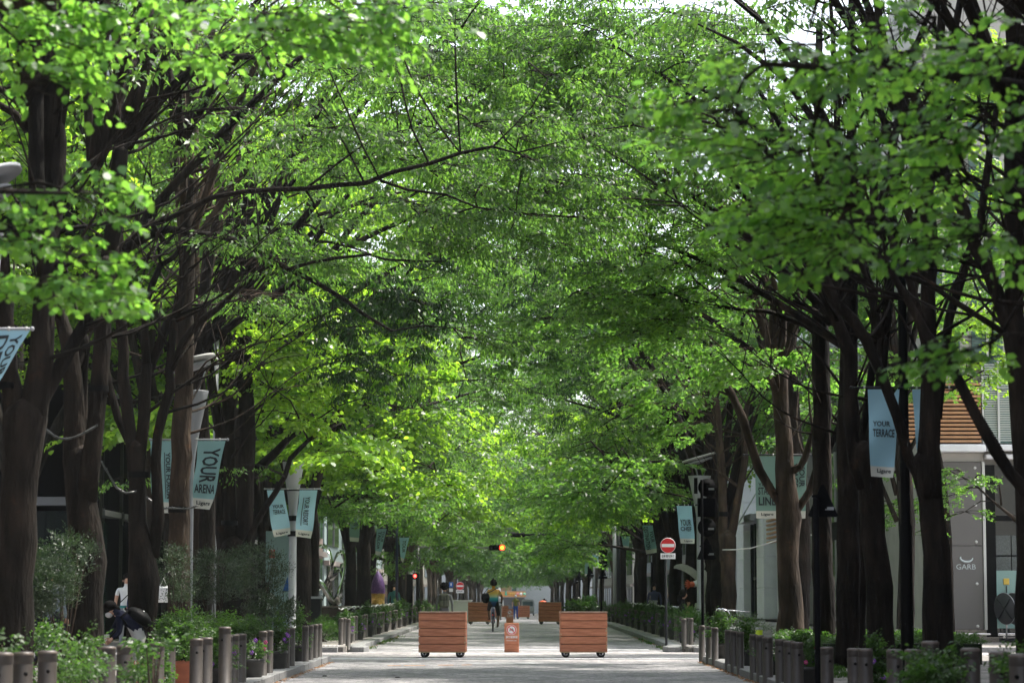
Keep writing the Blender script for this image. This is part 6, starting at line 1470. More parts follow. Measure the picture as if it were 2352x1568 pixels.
# --- straps and light strings between trunks on the left
def strap(x, y, r, Y, lab, hh=7):
    q = P(x, y, Y); b = MB(); b.lathe([(r * PX(Y), -hh * PX(Y)), (r * PX(Y), hh * PX(Y))], 16, c=q); tag(b.build('trunk_strap', BLACK), lab, 'strap', 'black straps round the trunks')
strap(226, 893, 24, 33.3, 'black strap high on the right stem of the second left tree'); strap(318, 1090, 25, 38.7, 'black strap round the third left trunk below its fork'); strap(411, 1170, 25, 42.4, 'black strap round the straight brown trunk in front of the lamp')
strap(8, 885, 24, 28.5, 'black strap on the left stem of the leftmost trunk'); strap(1661, 1180, 12, 69.6, 'dark strap on the forked tree beyond the crossing, right', 5)
strap(527, 1200, 19, 50.6, 'black strap on the many-stemmed tree', 5); strap(718, 1130 + 30, 12, 67.8, 'black strap on a trunk behind the RESORT banner', 4)
FAIRY = mat('fairy_light_string', (.06, .065, .06), rough=.3, var=.8, scale=60)
def string(pts, Y, lab):
    w3 = [P(x, y, Y + i * .0) for i, (x, y) in enumerate(pts)]; w3, rr = resample(w3, [.016] * len(w3), .08, .5); b = MB(); b.tube(w3, rr, 5, jit=.5)
    for p in w3[::2]: b.box(p + Vector((random.uniform(-.02, .02), -.01, random.uniform(-.02, .02))), (.02, .02, .03))
    tag(b.build('light_string', FAIRY), lab, 'light string', 'strings of small lights between trunks')
string([(98, 978), (125, 1000), (155, 1008), (190, 995), (222, 978)], 33, 'string of small lights sagging between the two leftmost trunks')
string([(232, 1058), (250, 1090), (268, 1120), (290, 1132), (312, 1128)], 38.2, 'string of small lights drooping to the strap of the third left trunk')
string([(335, 1140), (352, 1155), (372, 1166), (395, 1166), (430, 1168), (455, 1160)], 42.0, 'string of small lights reaching the straight trunk and lamp pole')
for i, (a, c, Y) in enumerate((((1660, 1262), (1790, 1238), 66), ((1840, 1230), (1900, 1205), 60))):
    p, q = P(*a, Y), P(*c, Y - 3); b = MB(); b.tube([p, (p * .75 + q * .25) - Vector((0, 0, .06)), (p + q) / 2 - Vector((0, 0, .09)), (p * .25 + q * .75) - Vector((0, 0, .06)), q], .016, 6); tag(b.build('white_cable', SILV), 'pale cable stretched across the white facade, %s piece' % ('left', 'right')[i], 'cable', 'pale cables on the right')
# --- distant van and parked things
def van(x, Y, label):
    t = empty('van', (x, Y, zg(Y)), 0, label, 'van'); b = MB()
    prof = [(-.75, .3), (.75, .3), (.78, 1.0), (.70, 1.75), (.6, 1.9), (-.6, 1.9), (-.70, 1.75), (-.78, 1.0)]
    b.prism(prof, -1.6, 1.6); b.build('body', mat('van_paint', (.62, .66, .70), rough=.3, coat=.5), t)
    bobj('windscreen', (0, -1.61, 1.4), (1.2, .02, .55), mat('van_glass', (.12, .2, .24), rough=.1), t)
    bobj('side_window', (.745, -.6, 1.4), (.03, .9, .45), MATS['van_glass'], t)
    for sx in (-1, 1):
        b = MB(); b.ell((sx * .58, -1.61, .78), (.13, .03, .09), 6); b.build('headlight', WHITE, t)
        for sy in (-1, 1):
            b = MB(); b.tube([(sx * .62, sy * 1.05, .3), (sx * .78, sy * 1.05, .3)], .3, 16); w_ = b.build('wheel', RUBBER, t)
    bobj('bumper', (0, -1.64, .45), (1.4, .08, .2), GREYP, t)
    return t
van(P(1212, 1400, 300).x, 300, 'small white van far down the street, right of the person in green')
sh = plain = empty('low_wall', (P(1052, 1400, 125).x, 125, 0), label='long low white planter wall left of the cyclist in the distance', cat='wall'); bobj('wall', (0, 0, .4), (1.3, .5, 1.1), WHITE, sh, bev=.02)
bobj('coping', (0, 0, .98), (1.4, .6, .06), WHITE, sh)
t = empty('dust_bin', (P(1452 - 40 + 5, 1400, 84).x + 1.2, 84, .12), label='small pale bin among the dark trunks on the right', cat='bin'); bobj('body', (0, 0, .5), (.25, .25, .9), CONC, t, bev=.02); bobj('lid', (0, 0, .98), (.29, .29, .06), GREYP, t)
# dark cabinet and sign poster near left lamp
t = empty('street_cabinet', (P(698, 1400, 70).x, 71, .12), label='dark street cabinet behind the thick grey lamp on the left', cat='cabinet'); bobj('body', (0, 0, .55), (.8, .5, 1.1), DARK, t, bev=.02); bobj('top', (0, 0, 1.13), (.86, .56, .06), GREYP, t)
t = empty('poster_stand', (P(640, 1400, 76).x, 76, .12), label='pale blue poster panel with a blue mark behind the bushes on the left', cat='poster'); bobj('panel', (0, 0, 1.6), (.8, .06, 3.0), mat('poster_blue', (.42, .58, .64), rough=.5), t)
b = MB(); b.prism([(.12, 1.3), (.32, 1.3), (.26, 1.75)], -.04, -.035); b.build('blue_mark', mat('poster_mark', (.03, .15, .6)), t); bobj('foot', (0, 0, .06), (.9, .4, .1), DARK, t)
b = MB(); b.prism([(-.3, 2.3), (-.12, 2.3), (-.12, 2.55), (-.3, 2.55)], -.04, -.035); b.build('red_mark', REDP, t)
# ================================================================== PLANTS
random.seed(41)
def cloud(name, C, kind, leaf, m, parent, nleaf=24, length=.22, tiltm=.6, droop=.2):
    C = np.asarray(C); n = len(C); v, k = crown_verts(C, rng.uniform(0, 2 * PI, n), rng.normal(tiltm, .45, n), kind, nleaf, length, leaf, droop)
    return addmesh(name, mesh_from_np(name, v, k, m), parent)
def ellipsoid_pts(c, r, n, top=False):
    v = rng.normal(0, 1, (n, 3)); v /= np.linalg.norm(v, axis=1)[:, None]; v *= rng.uniform(.55, 1, (n, 1)) ** .6
    if top: v[:, 2] = np.abs(v[:, 2])
    return np.array(c) + v * np.array(r)
POTM = mat('charcoal_pot', (.045, .043, .040), rough=.6, var=.2, scale=9); TERR = mat('terracotta', (.27, .085, .045), rough=.8, var=.2, scale=7); SOIL = mat('soil', (.03, .02, .015), rough=1)
FLW = {'pink': mat('pink_petal', (.55, .06, .22), rough=.6), 'purple': mat('purple_petal', (.25, .07, .45), rough=.6), 'white': mat('white_petal', (.7, .7, .6), rough=.6), 'yellow': mat('yellow_petal', (.7, .6, .2), rough=.6), 'red': mat('dark_red_petal', (.35, .02, .06), rough=.6)}
def pot_parts(t, r, h, m):
    b = MB(); b.lathe([(0, 0), (r * .66, 0), (r * .72, .02), (r * .97, h - .06), (r * 1.04, h - .055), (r * 1.04, h), (r * .9, h), (r * .88, h - .05), (0, h - .05)], 22); b.build('pot', m, t)
    b = MB(); b.lathe([(0, h - .03), (r * .88, h - .045)], 16); b.build('soil', SOIL, t)
def flowers(t, c, r, n, cols, sz=.022):
    for i in range(n):
        a = random.uniform(-PI, 0) if i % 3 else random.uniform(0, PI); rr = r * random.uniform(.6, 1.05); z = random.uniform(-.6, 1) * r * .7
        p = (c[0] + rr * math.cos(a), c[1] + rr * math.sin(a), c[2] + z); b = MB(); k = random.choice(cols)
        for q in range(5):
            an = 2 * PI * q / 5; b.ell((p[0] + sz * .8 * math.cos(an), p[1] - .005, p[2] + sz * .8 * math.sin(an)), (sz * .75, sz * .35, sz * .75), 3)
        b.ell((p[0], p[1] - .012, p[2]), (sz * .3, sz * .3, sz * .3), 3, 1); b.build('flower', [FLW[k], FLW['yellow']], t)
def stems(t, n, h, r, z0, tilt=.25, m=None):
    b = MB()
    for i in range(n):
        a = random.uniform(0, 2 * PI); d = random.uniform(.2, 1) * tilt; e = Vector((math.cos(a) * d * h, math.sin(a) * d * h, h * random.uniform(.7, 1)))
        b.tube([(random.uniform(-r, r), random.uniform(-r, r), z0), Vector((e.x * .4, e.y * .4, z0 + e.z * .55)), Vector((e.x, e.y, z0 + e.z))], [.008, .006, .003], 5)
    b.build('stem', m or BARK2, t)
def potted(x, Y, r, h, ph, pm, label, group, fl=(), tall=True, kind='lush', z=.12, dens=1.0, m='lush'):
    t = empty('potted_plant', (x, Y, z + zg(Y)), 0, label, 'potted plant', group); pot_parts(t, r, h, pm)
    C = [ellipsoid_pts((0, 0, h + .06), (r * 1.1, r * 1.1, .16), int(46 * dens))]
    if tall:
        for i in range(3): C.append(ellipsoid_pts((random.uniform(-.05, .05), random.uniform(-.05, .05), h + .22 + ph * .26 * i), (r * (.65 - .16 * i),) * 2 + (ph * .2,), int(12 * dens)))
    cloud('foliage', np.concatenate(C), 'lush', .045, LF[m], t, 22, .16)
    stems(t, 6, ph, r * .4, h - .05)
    if fl: flowers(t, (0, 0, h + .14), r * 1.2, 7, fl)
    return t
GPR, GPL = 'potted plants along the near right kerb', 'potted plants along the near left kerb'
def at(x, Y): return P(x, 1400, Y).x
rp = [(1656, 49.2, .17, .40, .50, (), 'grey pot with a bright upright shrub, first from the crossing on the right'),
      (1712, 44.5, .17, .38, .45, ('pink',), 'grey pot with a pink flower and leafy shrub, second from the crossing on the right'),
      (1770, 39.6, .18, .34, .18, ('purple', 'white'), 'grey pot with low white and lilac pansies between right bollards'),
      (1846, 35.8, .19, .34, .30, ('red', 'pink', 'purple'), 'grey pot of red and pink pansies just left of the near triangular sign'),
      (2008, 29.5, .18, .34, .42, ('purple',), 'pot with purple pansies and a fresh green shrub between right bollards')]
for (x, Y, r, h, ph, fl, lab) in rp: potted(at(x, Y), Y, r, h, ph, POTM, lab, GPR, fl, ph > .25, z=.02)
lp = [(689, 47.4, .17, .40, .55, (), 'grey pot with a bright shrub, first from the crossing on the left'),
      (637, 42.8, .18, .40, .45, ('purple',), 'grey pot with a lilac flower and yellow-green leaves, second from the crossing on the left'),
      (581, 38.4, .18, .38, .16, ('pink', 'purple'), 'grey pot with low pink and purple pansies on the left'),
      (505, 34.5, .18, .36, .50, ('pink', 'purple'), 'grey pot with pink flowers and a leafy stem, left of the bollard pair')]
for (x, Y, r, h, ph, fl, lab) in lp: potted(at(x, Y), Y, r, h, ph, POTM, lab, GPL, fl, ph > .25, z=.02)
t = potted(at(420, 33), 33.0, .20, .50, .35, TERR, 'terracotta pot with grassy plants between the left bollards', GPL, (), True, z=.02)
t = potted(at(352, 28), 28.2, .17, .32, .40, POTM, 'pot with red and pink flowers and broad blurred leaves beside the left bollards', GPL, ('red', 'pink', 'yellow'), True, z=.02)
t = potted(at(330, 33), 36.5, .28, .42, .15, TERR, 'wide terracotta pot with red-brown rim behind the left bollards', GPL, (), False, z=.02)
t = potted(at(45, 25), 25, .22, .45, .2, TERR, 'terracotta pot behind the leftmost bollards', GPL, (), False, z=.0)
# far-block pots share one plant
PROT = None; PB = None
for i, (sx, y, word, n) in enumerate(POTS):
    lab = '%s pot of shrubs beyond the crossing in the %s row' % (ORD[n - 1], word) if n <= 6 else 'distant dark pot of shrubs in the long %s row' % word
    if PROT is None or i in (8,):
        o = potted(sx * 4.3, y, .18, .38, .38, POTM, lab, 'potted plants beyond the crossing', ('purple',), True, z=.02)
        PROT = o
    else:
        o = copy_tree(PROT); o.location = (sx * 4.3, y, .02 + zg(y)); o.rotation_euler.z = random.uniform(0, 6); o['label'] = lab
    o.location.z = .02 + zg(y); o.scale = (1, 1, random.uniform(.85, 1.2))
# low hedges behind the far bollards
for sx, ya, yb, lab in ((-1, 68, 98, 'dark clipped planting behind the left bollards beyond the crossing'), (1, 76, 106, 'dark clipped planting behind the right bollards beyond the crossing')):
    n = 900; C = np.stack([sx * (4.75 + rng.uniform(-.25, .3, n)), rng.uniform(ya, yb, n), rng.uniform(.15, .66, n)], 1)
    o = cloud('hedge', C, 'lush', .07, LF['dark' if sx < 0 else 'lush'], None, 22, .25); tag(o, lab, 'hedge', 'planting strips beyond the crossing')
# box hedge on the right
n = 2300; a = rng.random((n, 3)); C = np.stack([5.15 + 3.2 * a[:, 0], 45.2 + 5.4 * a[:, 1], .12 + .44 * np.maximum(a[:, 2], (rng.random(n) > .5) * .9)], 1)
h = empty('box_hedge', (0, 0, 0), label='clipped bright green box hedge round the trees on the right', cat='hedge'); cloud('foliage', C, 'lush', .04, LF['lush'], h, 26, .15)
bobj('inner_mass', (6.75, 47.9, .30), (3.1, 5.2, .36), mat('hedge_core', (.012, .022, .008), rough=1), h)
# shrubs at the left
def shrub(x0, Y, z, r, n, kind, leaf, label, group=None, st=8, nleaf=24, length=.25, name='shrub', m=None):
    t = empty(name, (x0, Y, .12), 0, label, 'shrub', group)
    C = ellipsoid_pts((0, 0, z), r, n); cloud('foliage', C, kind, leaf, LF[m or kind], t, nleaf, length, .5)
    b = MB()
    for i in range(st):
        e = Vector(C[random.randrange(len(C))]); b.tube([(random.uniform(-.1, .1), random.uniform(-.1, .1), 0), (e.x * .4, e.y * .4, e.z * .5), e], [.018, .012, .005], 5)
    b.build('stem', BARK2, t); return t
GS = 'shrubs in the left planting'
def sh_at(x, y, Y, rx, ry, n, kind, leaf, label, **k):
    q = P(x, y, Y); return shrub(q.x, Y, q.z - .12, (rx * PX(Y), .45, ry * PX(Y)), n, kind, leaf, label, GS, **k)
sh_at(50, 1355, 31.5, 120, 75, 620, 'olive', .055, 'large grey-green olive-like bush at the left edge before the dark shopfront')
sh_at(150, 1290, 32, 70, 55, 130, 'olive', .055, 'upper sprays of the olive bush in front of the second left trunk')
sh_at(30, 1468, 29, 110, 22, 120, 'lush', .05, 'bright leafy groundcover under the olive bush at far left')
sh_at(180, 1494, 23.4, 34, 16, 26, 'lush', .045, 'bright blurred foliage between bollards at lower left')
sh_at(178, 1552, 21.8, 30, 30, 60, 'lush', .035, 'fine-leaved bushy plant at the bottom left between bollards')
sh_at(5, 1490, 20, 16, 16, 8, 'lush', .05, 'leaf tuft cut by the lower left picture edge')
sh_at(325, 1556, 23.5, 18, 20, 28, 'lush', .04, 'flowering plant mass right of the two holed bollards on the left')
sh_at(352, 1492, 23, 16, 12, 7, 'lush', .07, 'fresh broad-leaved sprig above the bollards before the bending woman')
sh_at(405, 1330, 39.5, 34, 70, 120, 'olive', .05, 'thin-leaved branchy shrub beside the straight brown trunk')
sh_at(412, 1450, 38, 46, 36, 170, 'lush', .045, 'yellow-green leafy shrub at the foot of the straight brown trunk')
sh_at(500, 1330, 45, 75, 60, 300, 'olive', .055, 'tall olive-like shrub in front of the many-stemmed tree')
sh_at(590, 1320, 46, 75, 65, 300, 'olive', .055, 'wispy olive-like shrub left of the thick grey lamp')
sh_at(520, 1448, 43, 100, 22, 260, 'lush', .045, 'low mixed green planting behind the left bollards')
sh_at(620, 1410, 45.5, 60, 34, 150, 'olive', .07, 'pale narrow-leaved plant in front of the thick grey lamp')
sh_at(470, 1482, 40, 50, 24, 130, 'lush', .04, 'dark ground planting around the lamp pole base on the left')
sh_at(745, 1452, 66, 30, 24, 120, 'olive', .07, 'grassy plant beside the white bench block on the left', m='lush')
sh_at(1500, 1405, 70, 0.1, .1, 4, 'lush', .04, 'tiny sprig') if False else None
q = shrub(P(1588, 1470, 66).x, 66, .42, (.38, .35, .40), 150, 'olive', .08, 'feathery green plant beside the white bench block on the right', 'shrubs on the right', m='lush', name='shrub')
q = shrub(P(1745, 1450, 54).x, 57.5, .4, (.5, .35, .34), 130, 'olive', .06, 'dark feathery plant behind the yellow-banded post', 'shrubs on the right', m='olive')
for (x, y, Y, rx, ry, n, lab) in ((1655, 1440, 49.3, 22, 22, 30, 'upright fresh sprigs above the first right pot'), (2150, 1556, 21, 44, 30, 80, 'blurred leafy plant in front of the leaning trunk at lower right'), (2345, 1550, 19.5, 20, 34, 24, 'blurred sprig at the lower right picture edge'), (2085, 1440 + 70, 22, 0.1, .1, 2, '')):
    if lab: q = P(x, y, Y); shrub(q.x, Y, q.z - .12, (rx * PX(Y), .3, ry * PX(Y)), n, 'lush', .05, lab, 'shrubs on the right')
# rounded hedge far right and shrub at far distance
for (x, y, Y, rx, ry, n, lab) in ((1325, 1392, 108, 26, 5, 90, 'low rounded bright hedge at the right kerb in the distance'), (1348, 1384, 112, 14, 7, 90, 'dark clipped shrub behind the rounded hedge in the distance')):
    q = P(x, y, Y); shrub(q.x, Y, q.z - .12, (rx * PX(Y), .8, ry * PX(Y) * 1.6), n, 'lush', .10, lab, 'distant shrubs', m='lush' if x < 1340 else 'dark')

# ================================================================== PEOPLE
def body(name, parent, joints, edges, mats_by_edge, levels=2, root='pelvis'):
    """joints: name -> (x,y,z,r[,r2]); edges list of (a,b,materialname)"""
    names = list(joints); idx = {n: i for i, n in enumerate(names)}
    me = bpy.data.meshes.new('sk'); me.from_pydata([joints[n][:3] for n in names], [(idx[a], idx[b]) for a, b, _ in edges], [])
    o = bpy.data.objects.new('sk', me); col.objects.link(o)
    md = o.modifiers.new('s', 'SKIN'); md.use_smooth_shade = True
    sk = me.skin_vertices[0].data
    for n in names:
        j = joints[n]; sk[idx[n]].radius = (j[3], j[4] if len(j) > 4 else j[3]); sk[idx[n]].use_root = (n == root)
    sd = o.modifiers.new('d', 'SUBSURF'); sd.levels = levels; sd.render_levels = levels
    dg = bpy.context.evaluated_depsgraph_get(); dg.update(); out = bpy.data.meshes.new_from_object(o.evaluated_get(dg)); bpy.data.objects.remove(o)
    ml = []; 
    for _, _, m in edges:
        if m not in ml: ml.append(m)
    out.materials.clear()
    for m in ml: out.materials.append(m)
    segs = [(Vector(joints[a][:3]), Vector(joints[b][:3]), ml.index(m), (joints[a][3] + joints[b][3]) / 2) for a, b, m in edges]
    for p in out.polygons:
        c = p.center; best = 1e9; bi = 0
        for a, b, mi, r in segs:
            ab = b - a; t = max(0, min(1, (c - a).dot(ab) / max(ab.length_squared, 1e-9))); d = (c - (a + ab * t)).length - r
            if d < best: best = d; bi = mi
        p.material_index = bi; p.use_smooth = True
    ob = bpy.data.objects.new(name, out); col.objects.link(ob); ob.parent = parent; return ob
def fingers(parent, wrist, direction, m, curl=.4, s=1.0, side=1):
    d = Vector(direction).normalized(); a = d.cross(Vector((0, 1, 0))); 
    if a.length < .1: a = Vector((1, 0, 0))
    a.normalize(); n = d.cross(a); b = MB(); w_ = Vector(wrist)
    b.tube([w_ - d * .02, w_ + d * .03, w_ + d * .075 * s], [.022, .034, .032], 8)
    for k, (off, ln) in enumerate(((-.024, .060), (-.008, .072), (.008, .068), (.024, .052))):
        p = w_ + d * .07 * s + a * off; b.tube([p, p + d * ln * .5 * s + n * curl * .01, p + d * ln * s * .95 + n * curl * .045], [.009, .0085, .006], 6)
    p = w_ + d * .025 + a * .028 * side; b.tube([p, p + (d + a * side).normalized() * .035, p + (d * 1.4 + a * side * .7).normalized() * .062], [.011, .009, .007], 6)
    b.build('hand', m, parent)
def cm(name, c, **k): return mat(name, c, rough=.85, spec=.15, **k)
# gradient T-shirt: bands of colour printed on the cloth
def shirt_grad():
    m = bpy.data.materials.new('gradient_shirt'); m.use_nodes = True; nt = m.node_tree; b = nt.nodes['Principled BSDF']; b.inputs['Roughness'].default_value = .8
    tc = N(nt, 'ShaderNodeTexCoord'); sp = N(nt, 'ShaderNodeSeparateXYZ'); mr = N(nt, 'ShaderNodeMapRange'); mr.inputs[1].default_value = .98; mr.inputs[2].default_value = 1.52
    rp = N(nt, 'ShaderNodeValToRGB'); nt.links.new(tc.outputs['Object'], sp.inputs[0]); nt.links.new(sp.outputs[2], mr.inputs[0]); nt.links.new(mr.outputs[0], rp.inputs[0]); nt.links.new(rp.outputs[0], b.inputs['Base Color'])
    e = rp.color_ramp.elements; e[0].position = 0; e[0].color = (.01, .04, .12, 1); e[1].position = 1; e[1].color = (.62, .26, .02, 1)
    for p, c in ((.14, (.01, .07, .18, 1)), (.24, (.01, .22, .27, 1)), (.38, (.05, .34, .36, 1)), (.50, (.50, .52, .33, 1)), (.68, (.62, .44, .10, 1))): q = e.new(p); q.color = c
    return m
def hair_cap(parent, c, r, bumpy=0, n=9, m=HAIR):
    b = MB(); b.ell(c, r, n); 
    if bumpy:
        for i in range(60):
            a = random.uniform(0, 2 * PI); t = random.uniform(-.5, 1.2); v = Vector((math.cos(a) * math.cos(t) * r[0], math.sin(a) * math.cos(t) * r[1], math.sin(t) * r[2])); b.ell(Vector(c) + v, (bumpy,) * 3, 4)
    return b.build('hair', m, parent)
# --- cyclist seen from behind
YC = 90.0; q = P(1132, 1400, YC)
bike = empty('bicycle', (q.x, YC, 0), 0, 'black bicycle ridden away down the middle of the road, seen from behind', 'bicycle')
b = MB(); b.tube([(0, .33 * math.cos(a), .335 + .33 * math.sin(a)) for a in [2 * PI * k / 28 for k in range(29)]], .024, 8); w_ = b.build('rear_wheel', RUBBER, bike)
b = MB(); b.tube([(-.03, 0, .335), (.03, 0, .335)], .03, 8); b.build('hub', STEEL, w_)
b = MB(); b.tube([(0, 1.05 + .33 * math.cos(a), .335 + .33 * math.sin(a)) for a in [2 * PI * k / 28 for k in range(29)]], .024, 8); w2 = b.build('front_wheel', RUBBER, bike)
for k in range(12):
    for w0, yy in ((w_, 0), (w2, 1.05)): b = MB(); b.tube([(0, yy, .335), (0, yy + .32 * math.cos(k * PI / 6), .335 + .32 * math.sin(k * PI / 6))], .002, 3); b.build('spoke', STEEL, w0)
BF = mat('bike_frame_blue', (.03, .05, .14), rough=.35)
b = MB()
for pts in ([(0, .42, .30), (0, .30, .92)], [(0, .42, .30), (0, .95, .85)], [(0, .32, .82), (0, .95, .88)], [(0, .95, .95), (0, 1.05, .335)], [(-.05, .42, .30), (-.06, 0, .335)], [(.05, .42, .30), (.06, 0, .335)], [(-.04, .32, .80), (-.06, 0, .335)], [(.04, .32, .80), (.06, 0, .335)]): b.tube(pts, .017, 7)
b.build('frame', BF, bike)
b = MB(); b.tube([(-.29, .86, 1.02), (-.15, .93, 1.04), (0, .95, 1.0), (.15, .93, 1.04), (.29, .86, 1.02)], .014, 7); b.build('handlebar', DARK, bike)
b = MB(); b.ell((0, .30, .94), (.09, .13, .045), 7); b.build('saddle', BLACK, bike)
b = MB(); b.tube([(0, -.20, .66), (0, -.34, .45)], .02, 6); b.tube([(0, -.02, .69), (0, -.3, .62)], .03, 6); b.build('rear_mudguard', BLACK, bike)
bobj('reflector', (0, -.34, .60), (.05, .02, .05), REDP, bike); bobj('side_light', (.08, -.06, .40), (.03, .05, .04), REDP, bike)
for sx, z in ((-1, .45), (1, .17)): bobj('pedal', (sx * .14, .42, z), (.10, .08, .025), DARK, bike)
rd = empty('person', (q.x, YC, 0), 0, 'cyclist in an orange to teal T-shirt and charcoal shorts riding away', 'person')
SH = shirt_grad(); ST = cm('charcoal_shorts', (.045, .042, .04))
hx = .02
J = {'pelvis': (hx, .22, 1.02, .155, .13), 'waist': (hx, .26, 1.14, .145, .11), 'chest': (hx, .34, 1.34, .175, .12), 'neckb': (hx, .38, 1.50, .08, .07), 'neck': (hx, .40, 1.56, .052), 'head1': (hx, .42, 1.66, .085, .09), 'head2': (hx, .42, 1.74, .075, .08),
     'shL': (hx - .17, .37, 1.44, .068), 'elL': (hx - .27, .50, 1.22, .045), 'wrL': (hx - .28, .78, 1.06, .030), 'shR': (hx + .17, .37, 1.44, .068), 'slL': (hx - .22, .42, 1.34, .058), 'slR': (hx + .23, .42, 1.34, .058), 'elR': (hx + .30, .50, 1.20, .045), 'wrR': (hx + .29, .78, 1.05, .030),
     'hpL': (hx - .11, .26, .97, .105), 'knL': (hx - .17, .60, .80, .068), 'klL': (hx - .165, .60, .72, .055), 'caL': (hx - .155, .52, .60, .056), 'anL': (hx - .14, .44, .48, .036), 'toL': (hx - .15, .58, .45, .035),
     'hpR': (hx + .11, .26, .97, .105), 'knR': (hx + .18, .56, .62, .065), 'klR': (hx + .175, .55, .54, .052), 'caR': (hx + .165, .48, .42, .056), 'anR': (hx + .15, .40, .22, .036), 'toR': (hx + .15, .55, .18, .035)}
E = [('pelvis', 'waist', SH), ('waist', 'chest', SH), ('chest', 'neckb', SH), ('neckb', 'neck', TAN), ('neck', 'head1', TAN), ('head1', 'head2', TAN), ('chest', 'shL', SH), ('shL', 'slL', SH), ('slL', 'elL', TAN), ('elL', 'wrL', TAN), ('chest', 'shR', SH), ('shR', 'slR', SH), ('slR', 'elR', TAN), ('elR', 'wrR', TAN),
     ('pelvis', 'hpL', ST), ('hpL', 'knL', ST), ('knL', 'klL', TAN), ('klL', 'caL', TAN), ('caL', 'anL', TAN), ('anL', 'toL', BLACK), ('pelvis', 'hpR', ST), ('hpR', 'knR', ST), ('knR', 'klR', TAN), ('klR', 'caR', TAN), ('caR', 'anR', TAN), ('anR', 'toR', BLACK)]
body('body', rd, J, E, None); hair_cap(rd, (hx, .41, 1.72), (.105, .115, .115), .028)
b = MB(); b.tube([(hx, .40, 1.80), (hx - .01, .38, 1.90)], [.05, .02], 6); b.build('hair_tuft', HAIR, rd)
for s_, w3 in ((-1, J['wrL']), (1, J['wrR'])): fingers(rd, w3[:3], (s_ * -.1, .9, -.2), BLACK, .8, side=-s_)
for s_ in (-1, 1): b = MB(); b.ell((hx + s_ * .10, .42, 1.66), (.018, .03, .035), 5); b.build('ear', TAN, rd)
bag = empty('shoulder_bag', (q.x - .26, YC + .06, 1.2), 0, 'black shoulder bag hanging on the left hip of the cyclist', 'bag'); b = MB(); b.ell((0, 0, 0), (.15, .09, .20), 9); b.v = [(v[0], v[1], max(-.19, min(.17, v[2]))) for v in b.v]; b.build('bag_body', BLACK, bag); bobj('flap', (0, -.075, .07), (.24, .04, .16), DARK, bag, bev=.012)
b = MB(); b.tube([(.02, -.02, .16), (.22, .10, .23), (.42, .22, .36), (.44, .34, .33)], .018, 6); b.tube([(-.05, .0, .16), (.06, .12, .32), (.12, .22, .34)], .012, 6); b.build('strap', BLACK, bag)
# --- generic standing / walking person
def walker(x, Y, h, rz, label, top, bottom, hairc=HAIR, pose='stand', skin=SKIN, sleeves=True, shoe=BLACK, zadd=0, hairr=None, bump=0, detail=1, armL=None, armR=None):
    t = empty('person', (x, Y, zg(Y) + zadd), rz, label, 'person'); k = h / 1.72; st = {'stand': 0, 'walk': .18}[pose]
    J = {'pelvis': (0, 0, .95, .145, .11), 'waist': (0, .0, 1.06, .13, .10), 'chest': (0, -.01, 1.27, .16, .11), 'neckb': (0, .01, 1.42, .075, .06), 'neck': (0, .0, 1.49, .050), 'head1': (0, -.015, 1.58, .075, .088), 'head2': (0, -.01, 1.66, .068, .078),
         'nose': (0, -.105, 1.575, .012),
         'shL': (-.18, .0, 1.39, .055), 'slL': (-.21, .01, 1.27, .052), 'elL': (-.24, .03, 1.12, .040), 'wrL': (-.24, -.06, .88, .028), 'shR': (.18, .0, 1.39, .055), 'slR': (.21, .01, 1.27, .052), 'elR': (.24, .03, 1.12, .040), 'wrR': (.24, -.06, .88, .028),
         'hpL': (-.09, 0, .90, .095), 'knL': (-.10, -.03 - st, .50, .062), 'anL': (-.11, .02 - st * .7, .10, .040), 'toL': (-.12, -.12 - st * .7, .04, .038), 'hpR': (.09, 0, .90, .095), 'knR': (.10, -.03 + st * .6, .50, .062), 'anR': (.11, .04 + st * 1.6, .12, .040), 'toR': (.12, -.10 + st * 1.6, .05, .038)}
    for nm, v in (armL or {}).items(): J[nm] = v
    for nm, v in (armR or {}).items(): J[nm] = v
    J = {n: tuple(c * k for c in v) for n, v in J.items()}
    ar = skin if sleeves == 'short' else top
    E = [('pelvis', 'waist', top), ('waist', 'chest', top), ('chest', 'neckb', top), ('neckb', 'neck', skin), ('neck', 'head1', skin), ('head1', 'head2', skin), ('head1', 'nose', skin), ('chest', 'shL', top), ('shL', 'slL', top), ('slL', 'elL', ar), ('elL', 'wrL', ar), ('chest', 'shR', top), ('shR', 'slR', top), ('slR', 'elR', ar), ('elR', 'wrR', ar),
         ('pelvis', 'hpL', bottom), ('hpL', 'knL', bottom), ('knL', 'anL', bottom), ('anL', 'toL', shoe), ('pelvis', 'hpR', bottom), ('hpR', 'knR', bottom), ('knR', 'anR', bottom), ('anR', 'toR', shoe)]
    body('body', t, J, E, None, 2 if detail else 1)
    hr = hairr or (.088, .10, .095); hc = J['head2']; hair_cap(t, (0, hc[1] + .022 * k, hc[2] + .0), tuple(c * k for c in hr), bump, 8, hairc)
    if detail:
        for s_ in (-1, 1):
            b = MB(); b.ell((s_ * .082 * k, .0, 1.575 * k), (.012, .022, .03), 5); b.build('ear', skin, t)
            b = MB(); b.ell((s_ * .03 * k, -.098 * k, 1.60 * k), (.012, .006, .006), 5); b.build('eye', HAIR, t)
        b = MB(); b.ell((0, -.098 * k, 1.535 * k), (.024, .006, .005), 5); b.build('mouth', mat('lip', (.35, .12, .1)), t)
        for s_, n_ in ((-1, 'L'), (1, 'R')): e, w3 = Vector(J['el' + n_][:3]), Vector(J['wr' + n_][:3]); fingers(t, w3, w3 - e, skin, .6, k, -s_)
    return t
WT = cm('white_tee', (.72, .72, .72)); 
